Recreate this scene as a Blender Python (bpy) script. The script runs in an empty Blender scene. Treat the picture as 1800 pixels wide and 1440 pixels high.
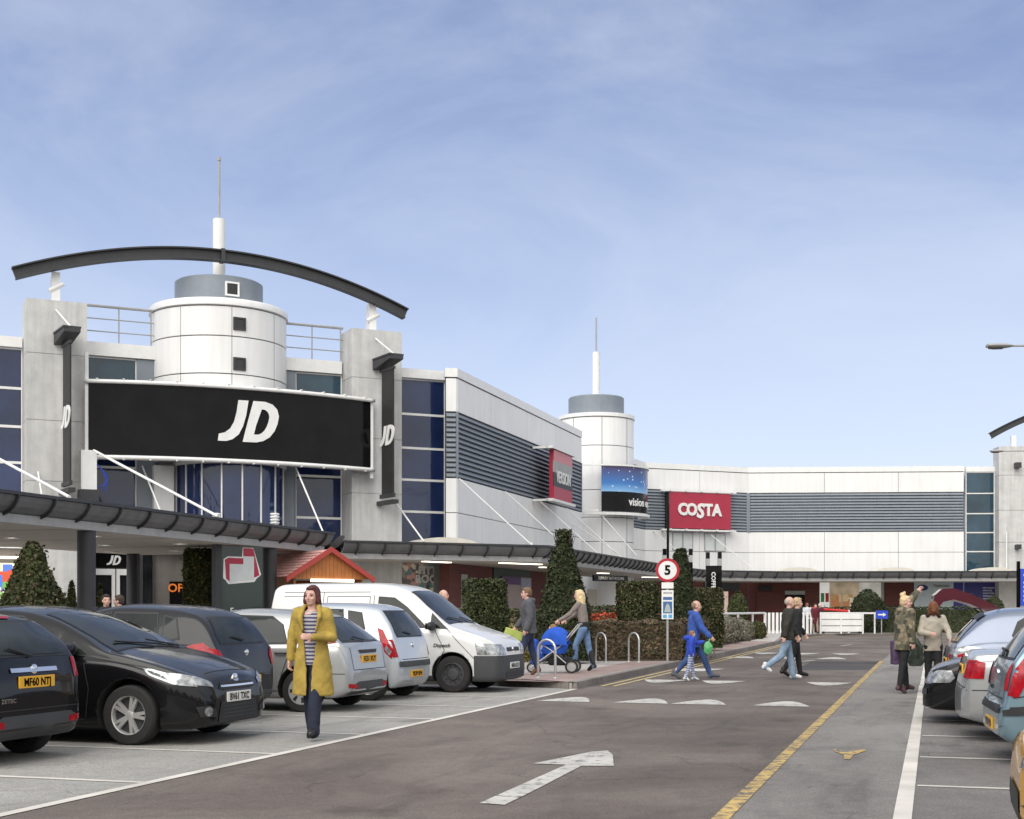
import bpy, bmesh, math, random
import numpy as np
from mathutils import Vector, Matrix
from mathutils.bvhtree import BVHTree
from mathutils.geometry import tessellate_polygon
R = math.radians
random.seed(7)
SC = bpy.context.scene
COL = SC.collection
# ------------------------------------------------------------------ camera, sky, sun, exposure
F = 2350.0          # focal length in photo pixels (photo 1800 wide)
H0 = 1.45           # camera height
cam = bpy.data.objects.new('camera', bpy.data.cameras.new('camera'))
COL.objects.link(cam); SC.camera = cam
cam.location = (0, 0, H0); cam.rotation_euler = (R(90), 0, 0)
cam.data.sensor_width = 36; cam.data.lens = 36 * F / 1800
cam.data.shift_y = (1073 - 720) / 1800
cam.data.clip_end = 3000; cam.data.clip_start = .1
SUN_AZ, SUN_EL = R(205), R(42)     # compass-like azimuth from +Y, clockwise
world = bpy.data.worlds.new("World"); SC.world = world; world.use_nodes = True
nt = world.node_tree; N = nt.nodes; Lk = nt.links
for n in list(N): N.remove(n)
out = N.new('ShaderNodeOutputWorld')
sky = N.new('ShaderNodeTexSky'); sky.sky_type = 'NISHITA'; sky.sun_disc = False
sky.sun_elevation = SUN_EL; sky.sun_rotation = SUN_AZ; sky.air_density = 1.2; sky.dust_density = 2.0
bg1 = N.new('ShaderNodeBackground'); bg1.inputs[1].default_value = .09
Lk.new(sky.outputs[0], bg1.inputs[0])
tc = N.new('ShaderNodeTexCoord'); sep = N.new('ShaderNodeSeparateXYZ')
Lk.new(tc.outputs['Generated'], sep.inputs[0])
ramp = N.new('ShaderNodeValToRGB'); Lk.new(sep.outputs[2], ramp.inputs[0])
cr = ramp.color_ramp; cr.interpolation = 'B_SPLINE'
stops = [(0, (.74, .81, .93)), (.10, (.60, .69, .87)), (.25, (.335, .42, .645)), (.40, (.17, .232, .42)), (.50, (.18, .25, .45)), (.72, (.62, .66, .74)), (1, (.8, .82, .86))]
cr.elements[0].position = 0; cr.elements[0].color = (*stops[0][1], 1)
cr.elements[1].position = 1; cr.elements[1].color = (*stops[-1][1], 1)
for p, c in stops[1:-1]:
    e = cr.elements.new(p); e.color = (*c, 1)
mp = N.new('ShaderNodeMapping'); mp.inputs['Scale'].default_value = (1.6, 1.6, 3.2)
mp.inputs['Rotation'].default_value = (0, R(-8), R(10))
Lk.new(tc.outputs['Generated'], mp.inputs[0])
nz = N.new('ShaderNodeTexNoise'); nz.inputs['Scale'].default_value = 2.0; nz.inputs['Detail'].default_value = 9; nz.inputs['Roughness'].default_value = .6
nz.inputs['Distortion'].default_value = .5
Lk.new(mp.outputs[0], nz.inputs[0])
cl = N.new('ShaderNodeMapRange'); cl.inputs[1].default_value = .40; cl.inputs[2].default_value = .80; cl.inputs[3].default_value = 0; cl.inputs[4].default_value = .62
Lk.new(nz.outputs[0], cl.inputs[0])
mixc = N.new('ShaderNodeMixRGB'); mixc.inputs[2].default_value = (.60, .66, .78, 1)
Lk.new(cl.outputs[0], mixc.inputs[0]); Lk.new(ramp.outputs[0], mixc.inputs[1])
# unseen white cloud added behind the camera and overhead to whiten the ambient light
bk = N.new('ShaderNodeMapRange'); bk.interpolation_type = 'SMOOTHSTEP'; bk.inputs[1].default_value = .35; bk.inputs[2].default_value = -.35; bk.inputs[3].default_value = 0; bk.inputs[4].default_value = .9
Lk.new(sep.outputs[1], bk.inputs[0])
mixd = N.new('ShaderNodeMixRGB'); mixd.inputs[2].default_value = (1.12, 1.1, 1.05, 1)
Lk.new(bk.outputs[0], mixd.inputs[0]); Lk.new(mixc.outputs[0], mixd.inputs[1]); mixc = mixd
bg2 = N.new('ShaderNodeBackground'); bg2.inputs[1].default_value = 1.0
Lk.new(mixc.outputs[0], bg2.inputs[0])
mx = N.new('ShaderNodeMixShader'); mx.inputs[0].default_value = .86
Lk.new(bg1.outputs[0], mx.inputs[1]); Lk.new(bg2.outputs[0], mx.inputs[2]); Lk.new(mx.outputs[0], out.inputs[0])
sun = bpy.data.objects.new('sun', bpy.data.lights.new('sun', 'SUN')); COL.objects.link(sun)
sun.data.energy = 1.8; sun.data.angle = R(55); sun.data.color = (1, .96, .9)
sdir = Vector((math.sin(SUN_AZ) * math.cos(SUN_EL), math.cos(SUN_AZ) * math.cos(SUN_EL), math.sin(SUN_EL)))
sun.rotation_euler = sdir.to_track_quat('Z', 'Y').to_euler()
SC.view_settings.view_transform = 'Standard'; SC.view_settings.look = 'None'
SC.view_settings.exposure = .42; SC.view_settings.gamma = 1
SC.cycles.max_bounces = 6; SC.cycles.diffuse_bounces = 3

# ------------------------------------------------------------------ plan helpers
def at(u, Y, v=None):
    X = (u - 900) / F * Y
    return Vector((X, Y, 0 if v is None else H0 + (1073 - v) / F * Y))
def G(u, v, z=0.0):
    Y = (H0 - z) * F / (v - 1073); return Vector(((u - 900) / F * Y, Y, z))
TH = R(17.52); CT, ST = math.cos(TH), math.sin(TH)
def RD(s, t, z=0.0):            # road frame: s along the road, t to its right
    return Vector((t * CT + s * ST, s * CT - t * ST, z))
def st(p): return (p[0] * ST + p[1] * CT, p[0] * CT - p[1] * ST)

# ------------------------------------------------------------------ object helpers
def tag(o, label=None, cat=None, group=None, kind=None):
    if label: o['label'] = label
    if cat: o['category'] = cat
    if group: o['group'] = group
    if kind: o['kind'] = kind
    return o
def thing(name, label, cat, loc=(0, 0, 0), rz=0, group=None):
    o = bpy.data.objects.new(name, None); COL.objects.link(o)
    o.empty_display_size = .3
    o.location = loc; o.rotation_euler = (0, 0, rz)
    return tag(o, label, cat, group)
def copy_tree(o, parent=None):
    c = o.copy(); COL.objects.link(c)
    if parent: c.parent = parent
    for ch in [x for x in bpy.data.objects if x.parent == o]:
        copy_tree(ch, c)
    return c
def I4(): return Matrix.Identity(4)
def _split(me, name, parent):
    bm = bmesh.new(); bm.from_mesh(me); bm.verts.ensure_lookup_table(); seen = set(); outs = []
    for v0 in bm.verts:
        if v0.index in seen: continue
        comp = []; st_ = [v0]; seen.add(v0.index)
        while st_:
            v = st_.pop(); comp.append(v)
            for e in v.link_edges:
                w = e.other_vert(v)
                if w.index not in seen: seen.add(w.index); st_.append(w)
        idx = {v.index: i for i, v in enumerate(comp)}
        fs = list({f for v in comp for f in v.link_faces})
        m2 = bpy.data.meshes.new(name); m2.from_pydata([v.co[:] for v in comp], [], [[idx[v.index] for v in f.verts] for f in fs])
        for m in me.materials: m2.materials.append(m)
        m2.polygons.foreach_set('material_index', [f.material_index for f in fs]); m2.polygons.foreach_set('use_smooth', [f.smooth for f in fs]); m2.update()
        o = bpy.data.objects.new(name, m2); COL.objects.link(o); o.parent = parent; outs.append(o)
    bm.free(); bpy.data.meshes.remove(me)
    return outs
class MB:
    def __init__(s): s.v = []; s.f = []; s.m = []; s.sm = []; s.M = I4()
    def at(s, loc=(0, 0, 0), rz=0, rx=0, ry=0, sc=1):
        s.M = Matrix.Translation(loc) @ Matrix.Rotation(rz, 4, 'Z') @ Matrix.Rotation(ry, 4, 'Y') @ Matrix.Rotation(rx, 4, 'X') @ Matrix.Scale(sc, 4); return s
    def add(s, vs, fs, mi=0, smooth=False):
        b = len(s.v); s.v += [tuple(s.M @ Vector(p)) for p in vs]
        s.f += [tuple(b + i for i in f) for f in fs]; s.m += [mi] * len(fs); s.sm += [smooth] * len(fs); return s
    def box(s, x0, x1, y0, y1, z0, z1, mi=0):
        vs = [(x, y, z) for x in (x0, x1) for y in (y0, y1) for z in (z0, z1)]
        return s.add(vs, [(0, 1, 3, 2), (4, 6, 7, 5), (0, 4, 5, 1), (2, 3, 7, 6), (0, 2, 6, 4), (1, 5, 7, 3)], mi)
    def bbox(s, x0, x1, y0, y1, z0, z1, b=.01, mi=0):
        # bevelled box
        bm = bmesh.new(); bmesh.ops.create_cube(bm, size=1)
        for q in bm.verts: q.co = Vector(((x0 + x1) / 2 + q.co.x * (x1 - x0), (y0 + y1) / 2 + q.co.y * (y1 - y0), (z0 + z1) / 2 + q.co.z * (z1 - z0)))
        bmesh.ops.bevel(bm, geom=bm.edges[:], offset=b, segments=2, affect='EDGES', profile=.5)
        bm.verts.index_update()
        s.add([q.co[:] for q in bm.verts], [[q.index for q in f.verts] for f in bm.faces], mi); bm.free(); return s
    def tube(s, pts, r, n=8, mi=0, caps=True, smooth=True):
        pts = [Vector(p) for p in pts]; rs = r if isinstance(r, (list, tuple)) else [r] * len(pts)
        vs = []; prev = None
        for i, p in enumerate(pts):
            d = (pts[min(i + 1, len(pts) - 1)] - pts[max(i - 1, 0)]).normalized()
            a = d.orthogonal().normalized() if prev is None else (prev - d * prev.dot(d)).normalized()
            prev = a; b = d.cross(a)
            for k in range(n):
                t = 2 * math.pi * k / n
                vs.append(p + (a * math.cos(t) + b * math.sin(t)) * rs[i])
        fs = [(i * n + k, i * n + (k + 1) % n, (i + 1) * n + (k + 1) % n, (i + 1) * n + k) for i in range(len(pts) - 1) for k in range(n)]
        s.add(vs, fs, mi, smooth)
        if caps: s.add([vs[k] for k in range(n)][::-1], [tuple(range(n))], mi); s.add(vs[-n:], [tuple(range(n))], mi)
        return s
    def lathe(s, prof, n=32, mi=0, a0=0, a1=2 * math.pi, smooth=True):    # prof (r,z)
        full = abs(a1 - a0 - 2 * math.pi) < 1e-6; m = n if full else n + 1
        vs = [(r * math.cos(a0 + (a1 - a0) * k / n), r * math.sin(a0 + (a1 - a0) * k / n), z) for r, z in prof for k in range(m)]
        fs = [(i * m + k, i * m + (k + 1) % m, (i + 1) * m + (k + 1) % m, (i + 1) * m + k) for i in range(len(prof) - 1) for k in range(n)]
        return s.add(vs, fs, mi, smooth)
    def prism(s, poly, z0, z1, mi=0):
        n = len(poly)
        tr = tessellate_polygon([[Vector((p[0], p[1], 0)) for p in poly]])
        vs = [(p[0], p[1], z0) for p in poly] + [(p[0], p[1], z1) for p in poly]
        fs = [tuple(t) for t in tr] + [tuple(i + n for i in t) for t in tr] + [(i, (i + 1) % n, n + (i + 1) % n, n + i) for i in range(n)]
        return s.add(vs, fs, mi)
    def flat(s, poly, mi=0):       # 3-D planar polygon list
        tr = tessellate_polygon([[Vector(p) for p in poly]])
        return s.add(poly, [tuple(t) for t in tr], mi)
    def text(s, txt, size, depth=.01, bold=0.0, mi=0, align='CENTER', shear=0, sx=1):
        cu = bpy.data.curves.new('t', 'FONT'); cu.body = txt; cu.size = size; cu.extrude = depth; cu.offset = bold; cu.resolution_u = 3
        cu.align_x = align; cu.align_y = 'CENTER'; cu.shear = shear
        o = bpy.data.objects.new('t', cu); COL.objects.link(o)
        dg = bpy.context.evaluated_depsgraph_get(); me = o.evaluated_get(dg).to_mesh()
        vs = [(q.co.x * sx, -q.co.z - depth, q.co.y) for q in me.vertices]; fs = [tuple(p.vertices) for p in me.polygons]
        o.evaluated_get(dg).to_mesh_clear(); bpy.data.objects.remove(o); bpy.data.curves.remove(cu)
        return s.add(vs, fs, mi)    # text in the xz plane, reading along +x, facing -y
    def warp(s, fn): s.v = [tuple(fn(Vector(p))) for p in s.v]; return s
    def build(s, name, mats, parent=None, split=False, **kw):
        me = bpy.data.meshes.new(name); me.from_pydata(s.v, [], s.f)
        for m in (mats if isinstance(mats, (list, tuple)) else [mats]): me.materials.append(m)
        me.polygons.foreach_set('material_index', s.m); me.polygons.foreach_set('use_smooth', s.sm)
        bm = bmesh.new(); bm.from_mesh(me); bmesh.ops.recalc_face_normals(bm, faces=bm.faces); bm.to_mesh(me); bm.free()
        me.update()
        if any(s.sm):
            bm = bmesh.new(); bm.from_mesh(me)
            for e in bm.edges:
                if len(e.link_faces) == 2 and e.calc_face_angle(0) > R(38): e.smooth = False
            bm.to_mesh(me); bm.free()
        if split: return _split(me, name, parent)
        o = bpy.data.objects.new(name, me); COL.objects.link(o)
        if parent: o.parent = parent
        if kw: tag(o, **kw)
        return o
# ------------------------------------------------------------------ materials
def _pos(nt, world_space):
    if world_space:
        g = nt.nodes.new('ShaderNodeNewGeometry'); return g.outputs['Position']
    t = nt.nodes.new('ShaderNodeTexCoord'); return t.outputs['Object']
def mat(name, col, rough=.6, metal=0, var=.08, scale=3, bump=0, bscale=40, coat=0, spec=.5, emit=0, island=0, ws=False, streak=0, trans=0, alpha=1):
    m = bpy.data.materials.new(name); m.use_nodes = True; nt = m.node_tree; b = nt.nodes['Principled BSDF']
    b.inputs['Roughness'].default_value = rough; b.inputs['Metallic'].default_value = metal
    b.inputs['Specular IOR Level'].default_value = spec; b.inputs['Coat Weight'].default_value = coat; b.inputs['Coat Roughness'].default_value = .04
    if trans: b.inputs['Transmission Weight'].default_value = trans; b.inputs['IOR'].default_value = 1.1
    pos = _pos(nt, ws)
    n = nt.nodes.new('ShaderNodeTexNoise'); n.inputs['Scale'].default_value = scale; n.inputs['Detail'].default_value = 5; n.inputs['Roughness'].default_value = .6
    nt.links.new(pos, n.inputs['Vector'])
    mr = nt.nodes.new('ShaderNodeMapRange'); mr.inputs[1].default_value = .3; mr.inputs[2].default_value = .7
    mr.inputs[3].default_value = 1 - var; mr.inputs[4].default_value = 1 + var
    nt.links.new(n.outputs[0], mr.inputs[0]); fac = mr.outputs[0]
    if streak:
        mp = nt.nodes.new('ShaderNodeMapping'); mp.inputs['Scale'].default_value = (5, 5, .35); nt.links.new(pos, mp.inputs[0])
        n2 = nt.nodes.new('ShaderNodeTexNoise'); n2.inputs['Scale'].default_value = 1; n2.inputs['Detail'].default_value = 4; nt.links.new(mp.outputs[0], n2.inputs['Vector'])
        r2 = nt.nodes.new('ShaderNodeMapRange'); r2.inputs[1].default_value = .35; r2.inputs[2].default_value = .75; r2.inputs[3].default_value = 1.0; r2.inputs[4].default_value = 1 - streak
        nt.links.new(n2.outputs[0], r2.inputs[0])
        mm = nt.nodes.new('ShaderNodeMath'); mm.operation = 'MULTIPLY'; nt.links.new(fac, mm.inputs[0]); nt.links.new(r2.outputs[0], mm.inputs[1]); fac = mm.outputs[0]
    if island:
        g = nt.nodes.new('ShaderNodeNewGeometry'); r3 = nt.nodes.new('ShaderNodeMapRange'); r3.inputs[3].default_value = 1 - island; r3.inputs[4].default_value = 1 + island
        nt.links.new(g.outputs['Random Per Island'], r3.inputs[0])
        mm = nt.nodes.new('ShaderNodeMath'); mm.operation = 'MULTIPLY'; nt.links.new(fac, mm.inputs[0]); nt.links.new(r3.outputs[0], mm.inputs[1]); fac = mm.outputs[0]
    vm = nt.nodes.new('ShaderNodeVectorMath'); vm.operation = 'SCALE'; vm.inputs[0].default_value = col; nt.links.new(fac, vm.inputs['Scale'])
    nt.links.new(vm.outputs[0], b.inputs['Base Color'])
    if emit: b.inputs['Emission Strength'].default_value = emit; nt.links.new(vm.outputs[0], b.inputs['Emission Color'])
    if bump:
        n3 = nt.nodes.new('ShaderNodeTexNoise'); n3.inputs['Scale'].default_value = bscale; n3.inputs['Detail'].default_value = 3; nt.links.new(pos, n3.inputs['Vector'])
        bp = nt.nodes.new('ShaderNodeBump'); bp.inputs['Strength'].default_value = bump; bp.inputs['Distance'].default_value = .02
        nt.links.new(n3.outputs[0], bp.inputs['Height']); nt.links.new(bp.outputs[0], b.inputs['Normal'])
    return m
def cells(name, cols, scale, rough=.4, emit=0, sc3=(1, 1, 1)):
    """busy merchandise / poster pattern: random cells of several colours"""
    m = bpy.data.materials.new(name); m.use_nodes = True; nt = m.node_tree; b = nt.nodes['Principled BSDF']
    b.inputs['Roughness'].default_value = rough
    mp = nt.nodes.new('ShaderNodeMapping'); mp.inputs['Scale'].default_value = sc3; nt.links.new(_pos(nt, False), mp.inputs[0])
    v = nt.nodes.new('ShaderNodeTexVoronoi'); v.distance = 'CHEBYCHEV'; v.inputs['Scale'].default_value = scale; v.inputs['Randomness'].default_value = .8
    nt.links.new(mp.outputs[0], v.inputs['Vector'])
    sp = nt.nodes.new('ShaderNodeSeparateColor'); nt.links.new(v.outputs['Color'], sp.inputs[0])
    r = nt.nodes.new('ShaderNodeValToRGB'); r.color_ramp.interpolation = 'CONSTANT'; nt.links.new(sp.outputs[0], r.inputs[0])
    e = r.color_ramp.elements; e[0].color = (*cols[0], 1); e[1].position = 1 / len(cols); e[1].color = (*cols[1], 1)
    for i, c in enumerate(cols[2:]): q = e.new((i + 2) / len(cols)); q.color = (*c, 1)
    nt.links.new(r.outputs[0], b.inputs['Base Color'])
    if emit: nt.links.new(r.outputs[0], b.inputs['Emission Color']); b.inputs['Emission Strength'].default_value = emit
    return m
def asphalt(name, c1, c2, rough=.88, stain=.35, speck=.35, streaky=True, warm=None):
    m = bpy.data.materials.new(name); m.use_nodes = True; nt = m.node_tree; b = nt.nodes['Principled BSDF']; L = nt.links.new
    b.inputs['Roughness'].default_value = rough; b.inputs['Specular IOR Level'].default_value = .35
    g = nt.nodes.new('ShaderNodeNewGeometry'); P = g.outputs['Position']
    rot = nt.nodes.new('ShaderNodeMapping'); rot.inputs['Rotation'].default_value = (0, 0, TH); L(P, rot.inputs[0])
    def noise(sc, det, vec, r=.6, dist=0):
        n = nt.nodes.new('ShaderNodeTexNoise'); n.inputs['Scale'].default_value = sc; n.inputs['Detail'].default_value = det; n.inputs['Roughness'].default_value = r; n.inputs['Distortion'].default_value = dist
        L(vec, n.inputs['Vector']); return n.outputs[0]
    def rng(x, a, bb, c, d):
        n = nt.nodes.new('ShaderNodeMapRange'); n.inputs[1].default_value = a; n.inputs[2].default_value = bb; n.inputs[3].default_value = c; n.inputs[4].default_value = d; L(x, n.inputs[0]); return n.outputs[0]
    def mul(a, bb):
        n = nt.nodes.new('ShaderNodeMath'); n.operation = 'MULTIPLY'; L(a, n.inputs[0]); L(bb, n.inputs[1]); return n.outputs[0]
    mx = nt.nodes.new('ShaderNodeMixRGB'); mx.inputs[1].default_value = (*c1, 1); mx.inputs[2].default_value = (*c2, 1)
    L(rng(noise(.35, 5, rot.outputs[0], .6, .6), .38, .62, 0, 1), mx.inputs[0])
    st_ = nt.nodes.new('ShaderNodeMapping'); st_.inputs['Scale'].default_value = (1.5, .35, 1); L(rot.outputs[0], st_.inputs[0])
    f = rng(noise(.8, 6, st_.outputs[0], .65, 1.2), .50, .72, 1, 1 - stain)
    f = mul(f, rng(noise(60, 3, P, .7), .3, .7, 1 - speck, 1 + speck))
    f = mul(f, rng(noise(6, 4, P, .7), .3, .7, .9, 1.1))
    # hairline cracks where the surface is oldest, oil drips, gravel flecks
    wp = nt.nodes.new('ShaderNodeVectorMath'); wp.operation = 'ADD'; n_ = nt.nodes.new('ShaderNodeTexNoise'); n_.inputs['Scale'].default_value = 1.6; n_.inputs['Detail'].default_value = 4; L(P, n_.inputs['Vector']); L(P, wp.inputs[0]); L(n_.outputs['Color'], wp.inputs[1])
    v = nt.nodes.new('ShaderNodeTexVoronoi'); v.feature = 'DISTANCE_TO_EDGE'; v.inputs['Scale'].default_value = .33; L(wp.outputs[0], v.inputs['Vector'])
    cm = rng(noise(.23, 2, P), .46, .54, 1, 0); ck = rng(v.outputs['Distance'], .002, .007, .72, 1)
    mxm = nt.nodes.new('ShaderNodeMath'); mxm.operation = 'MAXIMUM'; L(cm, mxm.inputs[0]); L(ck, mxm.inputs[1]); f = mul(f, mxm.outputs[0])
    v2 = nt.nodes.new('ShaderNodeTexVoronoi'); v2.inputs['Scale'].default_value = .55; L(wp.outputs[0], v2.inputs['Vector']); f = mul(f, rng(v2.outputs['Distance'], .04, .22, .62, 1))
    v3 = nt.nodes.new('ShaderNodeTexVoronoi'); v3.inputs['Scale'].default_value = 9; L(P, v3.inputs['Vector']); f = mul(f, rng(v3.outputs['Distance'], .03, .07, 1.5, 1))
    f = mul(f, rng(noise(.12, 3, st_.outputs[0], .5, .4), .4, .6, .86, 1.12))
    vm = nt.nodes.new('ShaderNodeVectorMath'); vm.operation = 'SCALE'; L(mx.outputs[0], vm.inputs[0]); L(f, vm.inputs['Scale']); L(vm.outputs[0], b.inputs['Base Color'])
    bp = nt.nodes.new('ShaderNodeBump'); bp.inputs['Strength'].default_value = .5; bp.inputs['Distance'].default_value = .012; L(noise(90, 3, P), bp.inputs['Height']); L(bp.outputs[0], b.inputs['Normal'])
    return m
def paint(name, col, wear=.35, under=(.1, .095, .09)):
    """road paint worn through to the asphalt"""
    m = bpy.data.materials.new(name); m.use_nodes = True; nt = m.node_tree; b = nt.nodes['Principled BSDF']; L = nt.links.new
    b.inputs['Roughness'].default_value = .8
    g = nt.nodes.new('ShaderNodeNewGeometry')
    n = nt.nodes.new('ShaderNodeTexNoise'); n.inputs['Scale'].default_value = 7; n.inputs['Detail'].default_value = 8; n.inputs['Roughness'].default_value = .75; L(g.outputs['Position'], n.inputs['Vector'])
    r = nt.nodes.new('ShaderNodeMapRange'); r.inputs[1].default_value = wear; r.inputs[2].default_value = wear + .12; L(n.outputs[0], r.inputs[0])
    n2 = nt.nodes.new('ShaderNodeTexNoise'); n2.inputs['Scale'].default_value = 1.5; n2.inputs['Detail'].default_value = 4; L(g.outputs['Position'], n2.inputs['Vector'])
    r2 = nt.nodes.new('ShaderNodeMapRange'); r2.inputs[1].default_value = .3; r2.inputs[2].default_value = .7; r2.inputs[3].default_value = .75; r2.inputs[4].default_value = 1.1; L(n2.outputs[0], r2.inputs[0])
    vm = nt.nodes.new('ShaderNodeVectorMath'); vm.operation = 'SCALE'; vm.inputs[0].default_value = col; L(r2.outputs[0], vm.inputs['Scale'])
    mx = nt.nodes.new('ShaderNodeMixRGB'); mx.inputs[1].default_value = (*under, 1); L(r.outputs[0], mx.inputs[0]); L(vm.outputs[0], mx.inputs[2]); L(mx.outputs[0], b.inputs['Base Color'])
    return m
def brickmat(name, c1, c2, cm, sc=1.0):
    m = bpy.data.materials.new(name); m.use_nodes = True; nt = m.node_tree; b = nt.nodes['Principled BSDF']; b.inputs['Roughness'].default_value = .85
    mp = nt.nodes.new('ShaderNodeMapping'); mp.inputs['Rotation'].default_value = (R(90), 0, 0); nt.links.new(_pos(nt, False), mp.inputs[0])
    k = nt.nodes.new('ShaderNodeTexBrick'); k.inputs['Scale'].default_value = sc; k.inputs['Brick Width'].default_value = .22; k.inputs['Row Height'].default_value = .075; k.inputs['Mortar Size'].default_value = .006
    k.inputs['Color1'].default_value = (*c1, 1); k.inputs['Color2'].default_value = (*c2, 1); k.inputs['Mortar'].default_value = (*cm, 1)
    nt.links.new(mp.outputs[0], k.inputs['Vector']); nt.links.new(k.outputs[0], b.inputs['Base Color']); return m
M = {}
M['clad'] = mat('white_cladding', (.79, .79, .785), .45, var=.03, scale=.6, streak=.09, island=.025)
M['white'] = mat('white_metal', (.78, .78, .77), .4, var=.05, streak=.06)
M['joint'] = mat('dark_joint', (.05, .05, .055), .8)
M['louvre'] = mat('slate_louvre', (.115, .135, .16), .45, var=.06)
M['louvre2'] = mat('slate_panel', (.20, .23, .265), .45, var=.06, streak=.1)
M['concrete'] = mat('stained_concrete', (.57, .57, .56), .85, var=.10, scale=2.2, streak=.2, bump=.3, bscale=30)
M['navy'] = mat('navy_glass', (.014, .026, .085), .05, var=.4, scale=.5, spec=.6, bump=.35, bscale=1.1)
M['teal'] = mat('teal_glass', (.02, .055, .085), .05, var=.4, scale=.5, spec=.6, bump=.35, bscale=1.1)
M['glassblack'] = mat('dark_shop_glass', (.015, .016, .018), .06, var=.4, scale=1.5)
M['carglass'] = mat('tinted_car_glass', (.016, .020, .019), .04, var=.5, scale=2.2, spec=.28)
M['charcoal'] = mat('charcoal_metal', (.035, .036, .04), .5, var=.15, streak=.15)
M['black'] = mat('black_plastic', (.018, .018, .019), .55, var=.2)
M['signblack'] = mat('gloss_black_sign', (.006, .006, .007), .06, var=.4, scale=1, spec=.14, bump=.4, bscale=.9)
M['fascia'] = mat('grey_fascia', (.13, .133, .14), .5, var=.15, streak=.2)
M['soffit'] = mat('soffit_board', (.46, .43, .39), .7, var=.08)
M['gutter'] = mat('grey_gutter', (.36, .36, .36), .6, var=.1, streak=.1)
M['stone'] = mat('grey_stone_wall', (.17, .155, .14), .75, var=.15, scale=1.2, streak=.2)
M['brick'] = brickmat('red_brick', (.15, .042, .035), (.11, .034, .030), (.10, .06, .055))
M['sheet'] = mat('steel_tube', (.55, .55, .54), .35, metal=.8)
M['redsign'] = mat('crimson_sign', (.38, .018, .05), .4, var=.06)
M['red'] = mat('bright_red', (.55, .02, .02), .45)
M['lamp'] = mat('lit_lamp', (1, .93, .75), .5, emit=2.2, var=0)
M['blue'] = mat('royal_blue', (.02, .06, .5), .5)
M['asphalt'] = asphalt('road_asphalt', (.172, .145, .125), (.112, .092, .080), stain=.32)
M['asphalt_grey'] = asphalt('worn_grey_asphalt', (.24, .225, .208), (.19, .176, .162), stain=.3)
M['bay'] = asphalt('pale_bay_asphalt', (.315, .305, .283), (.26, .25, .230), stain=.26)
M['bay2'] = asphalt('mid_bay_asphalt', (.20, .185, .173), (.155, .14, .13), stain=.3)
M['paving'] = asphalt('grey_paving', (.46, .43, .40), (.39, .365, .34), stain=.15, speck=.15)
M['pinkpave'] = asphalt('pink_paving', (.36, .27, .24), (.30, .22, .20), stain=.15, speck=.15)
M['kerb'] = asphalt('kerb_stone', (.25, .225, .205), (.18, .16, .145), stain=.3)
M['soil'] = mat('soil', (.05, .035, .025), .95, var=.4, scale=6, bump=1)
M['pwhite'] = paint('worn_white_paint', (.52, .50, .46), .36)
M['pline'] = paint('white_line_paint', (.62, .58, .52), .26, (.2, .2, .19))
M['pyellow'] = paint('worn_yellow_paint', (.52, .36, .12), .42)
M['pyel2'] = paint('yellow_line_paint', (.55, .43, .20), .3)
# ================================================================== GROUND
def sheet(name, poly, z, m, kind='structure'):
    return MB().flat([(p[0], p[1], z) for p in poly]).build(name, m, kind=kind)
sheet('ground', [(-400, -60), (400, -60), (400, 900), (-400, 900)], 0, M['asphalt_grey'])
KP = [RD(23.75, -6.35), RD(40, -6.38), RD(58, -6.45), (13.3, 66), (15.2, 71), (17.2, 75.2), (20, 77.2), (24, 77.6), (45, 76.8)]
KP = [(p[0], p[1]) for p in KP]
far = [(p[0], p[1]) for p in KP]
road = [RD(-5, -6.27), RD(23.75, -6.3)] + [Vector((x, y, 0)) for x, y in far[1:]] + [Vector((45, 60, 0)), RD(52, 6), RD(52, -1.41), RD(-5, -1.41)]
sheet('road', road, .004, M['asphalt'])
sheet('footway_strip', [RD(-5, -1.41), RD(52, -1.41), RD(52, -.15), RD(-5, -.15)], .0045, M['asphalt_grey'])
sheet('parking_bays', [RD(-5, -12.7), RD(24.6, -12.7), RD(23.9, -6.27), RD(-5, -6.27)], .005, M['bay'])
sheet('parking_bays', [RD(-5, -.15), RD(48, -.15), RD(48, 10), RD(-5, 10)], .005, M['bay2'])
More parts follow.
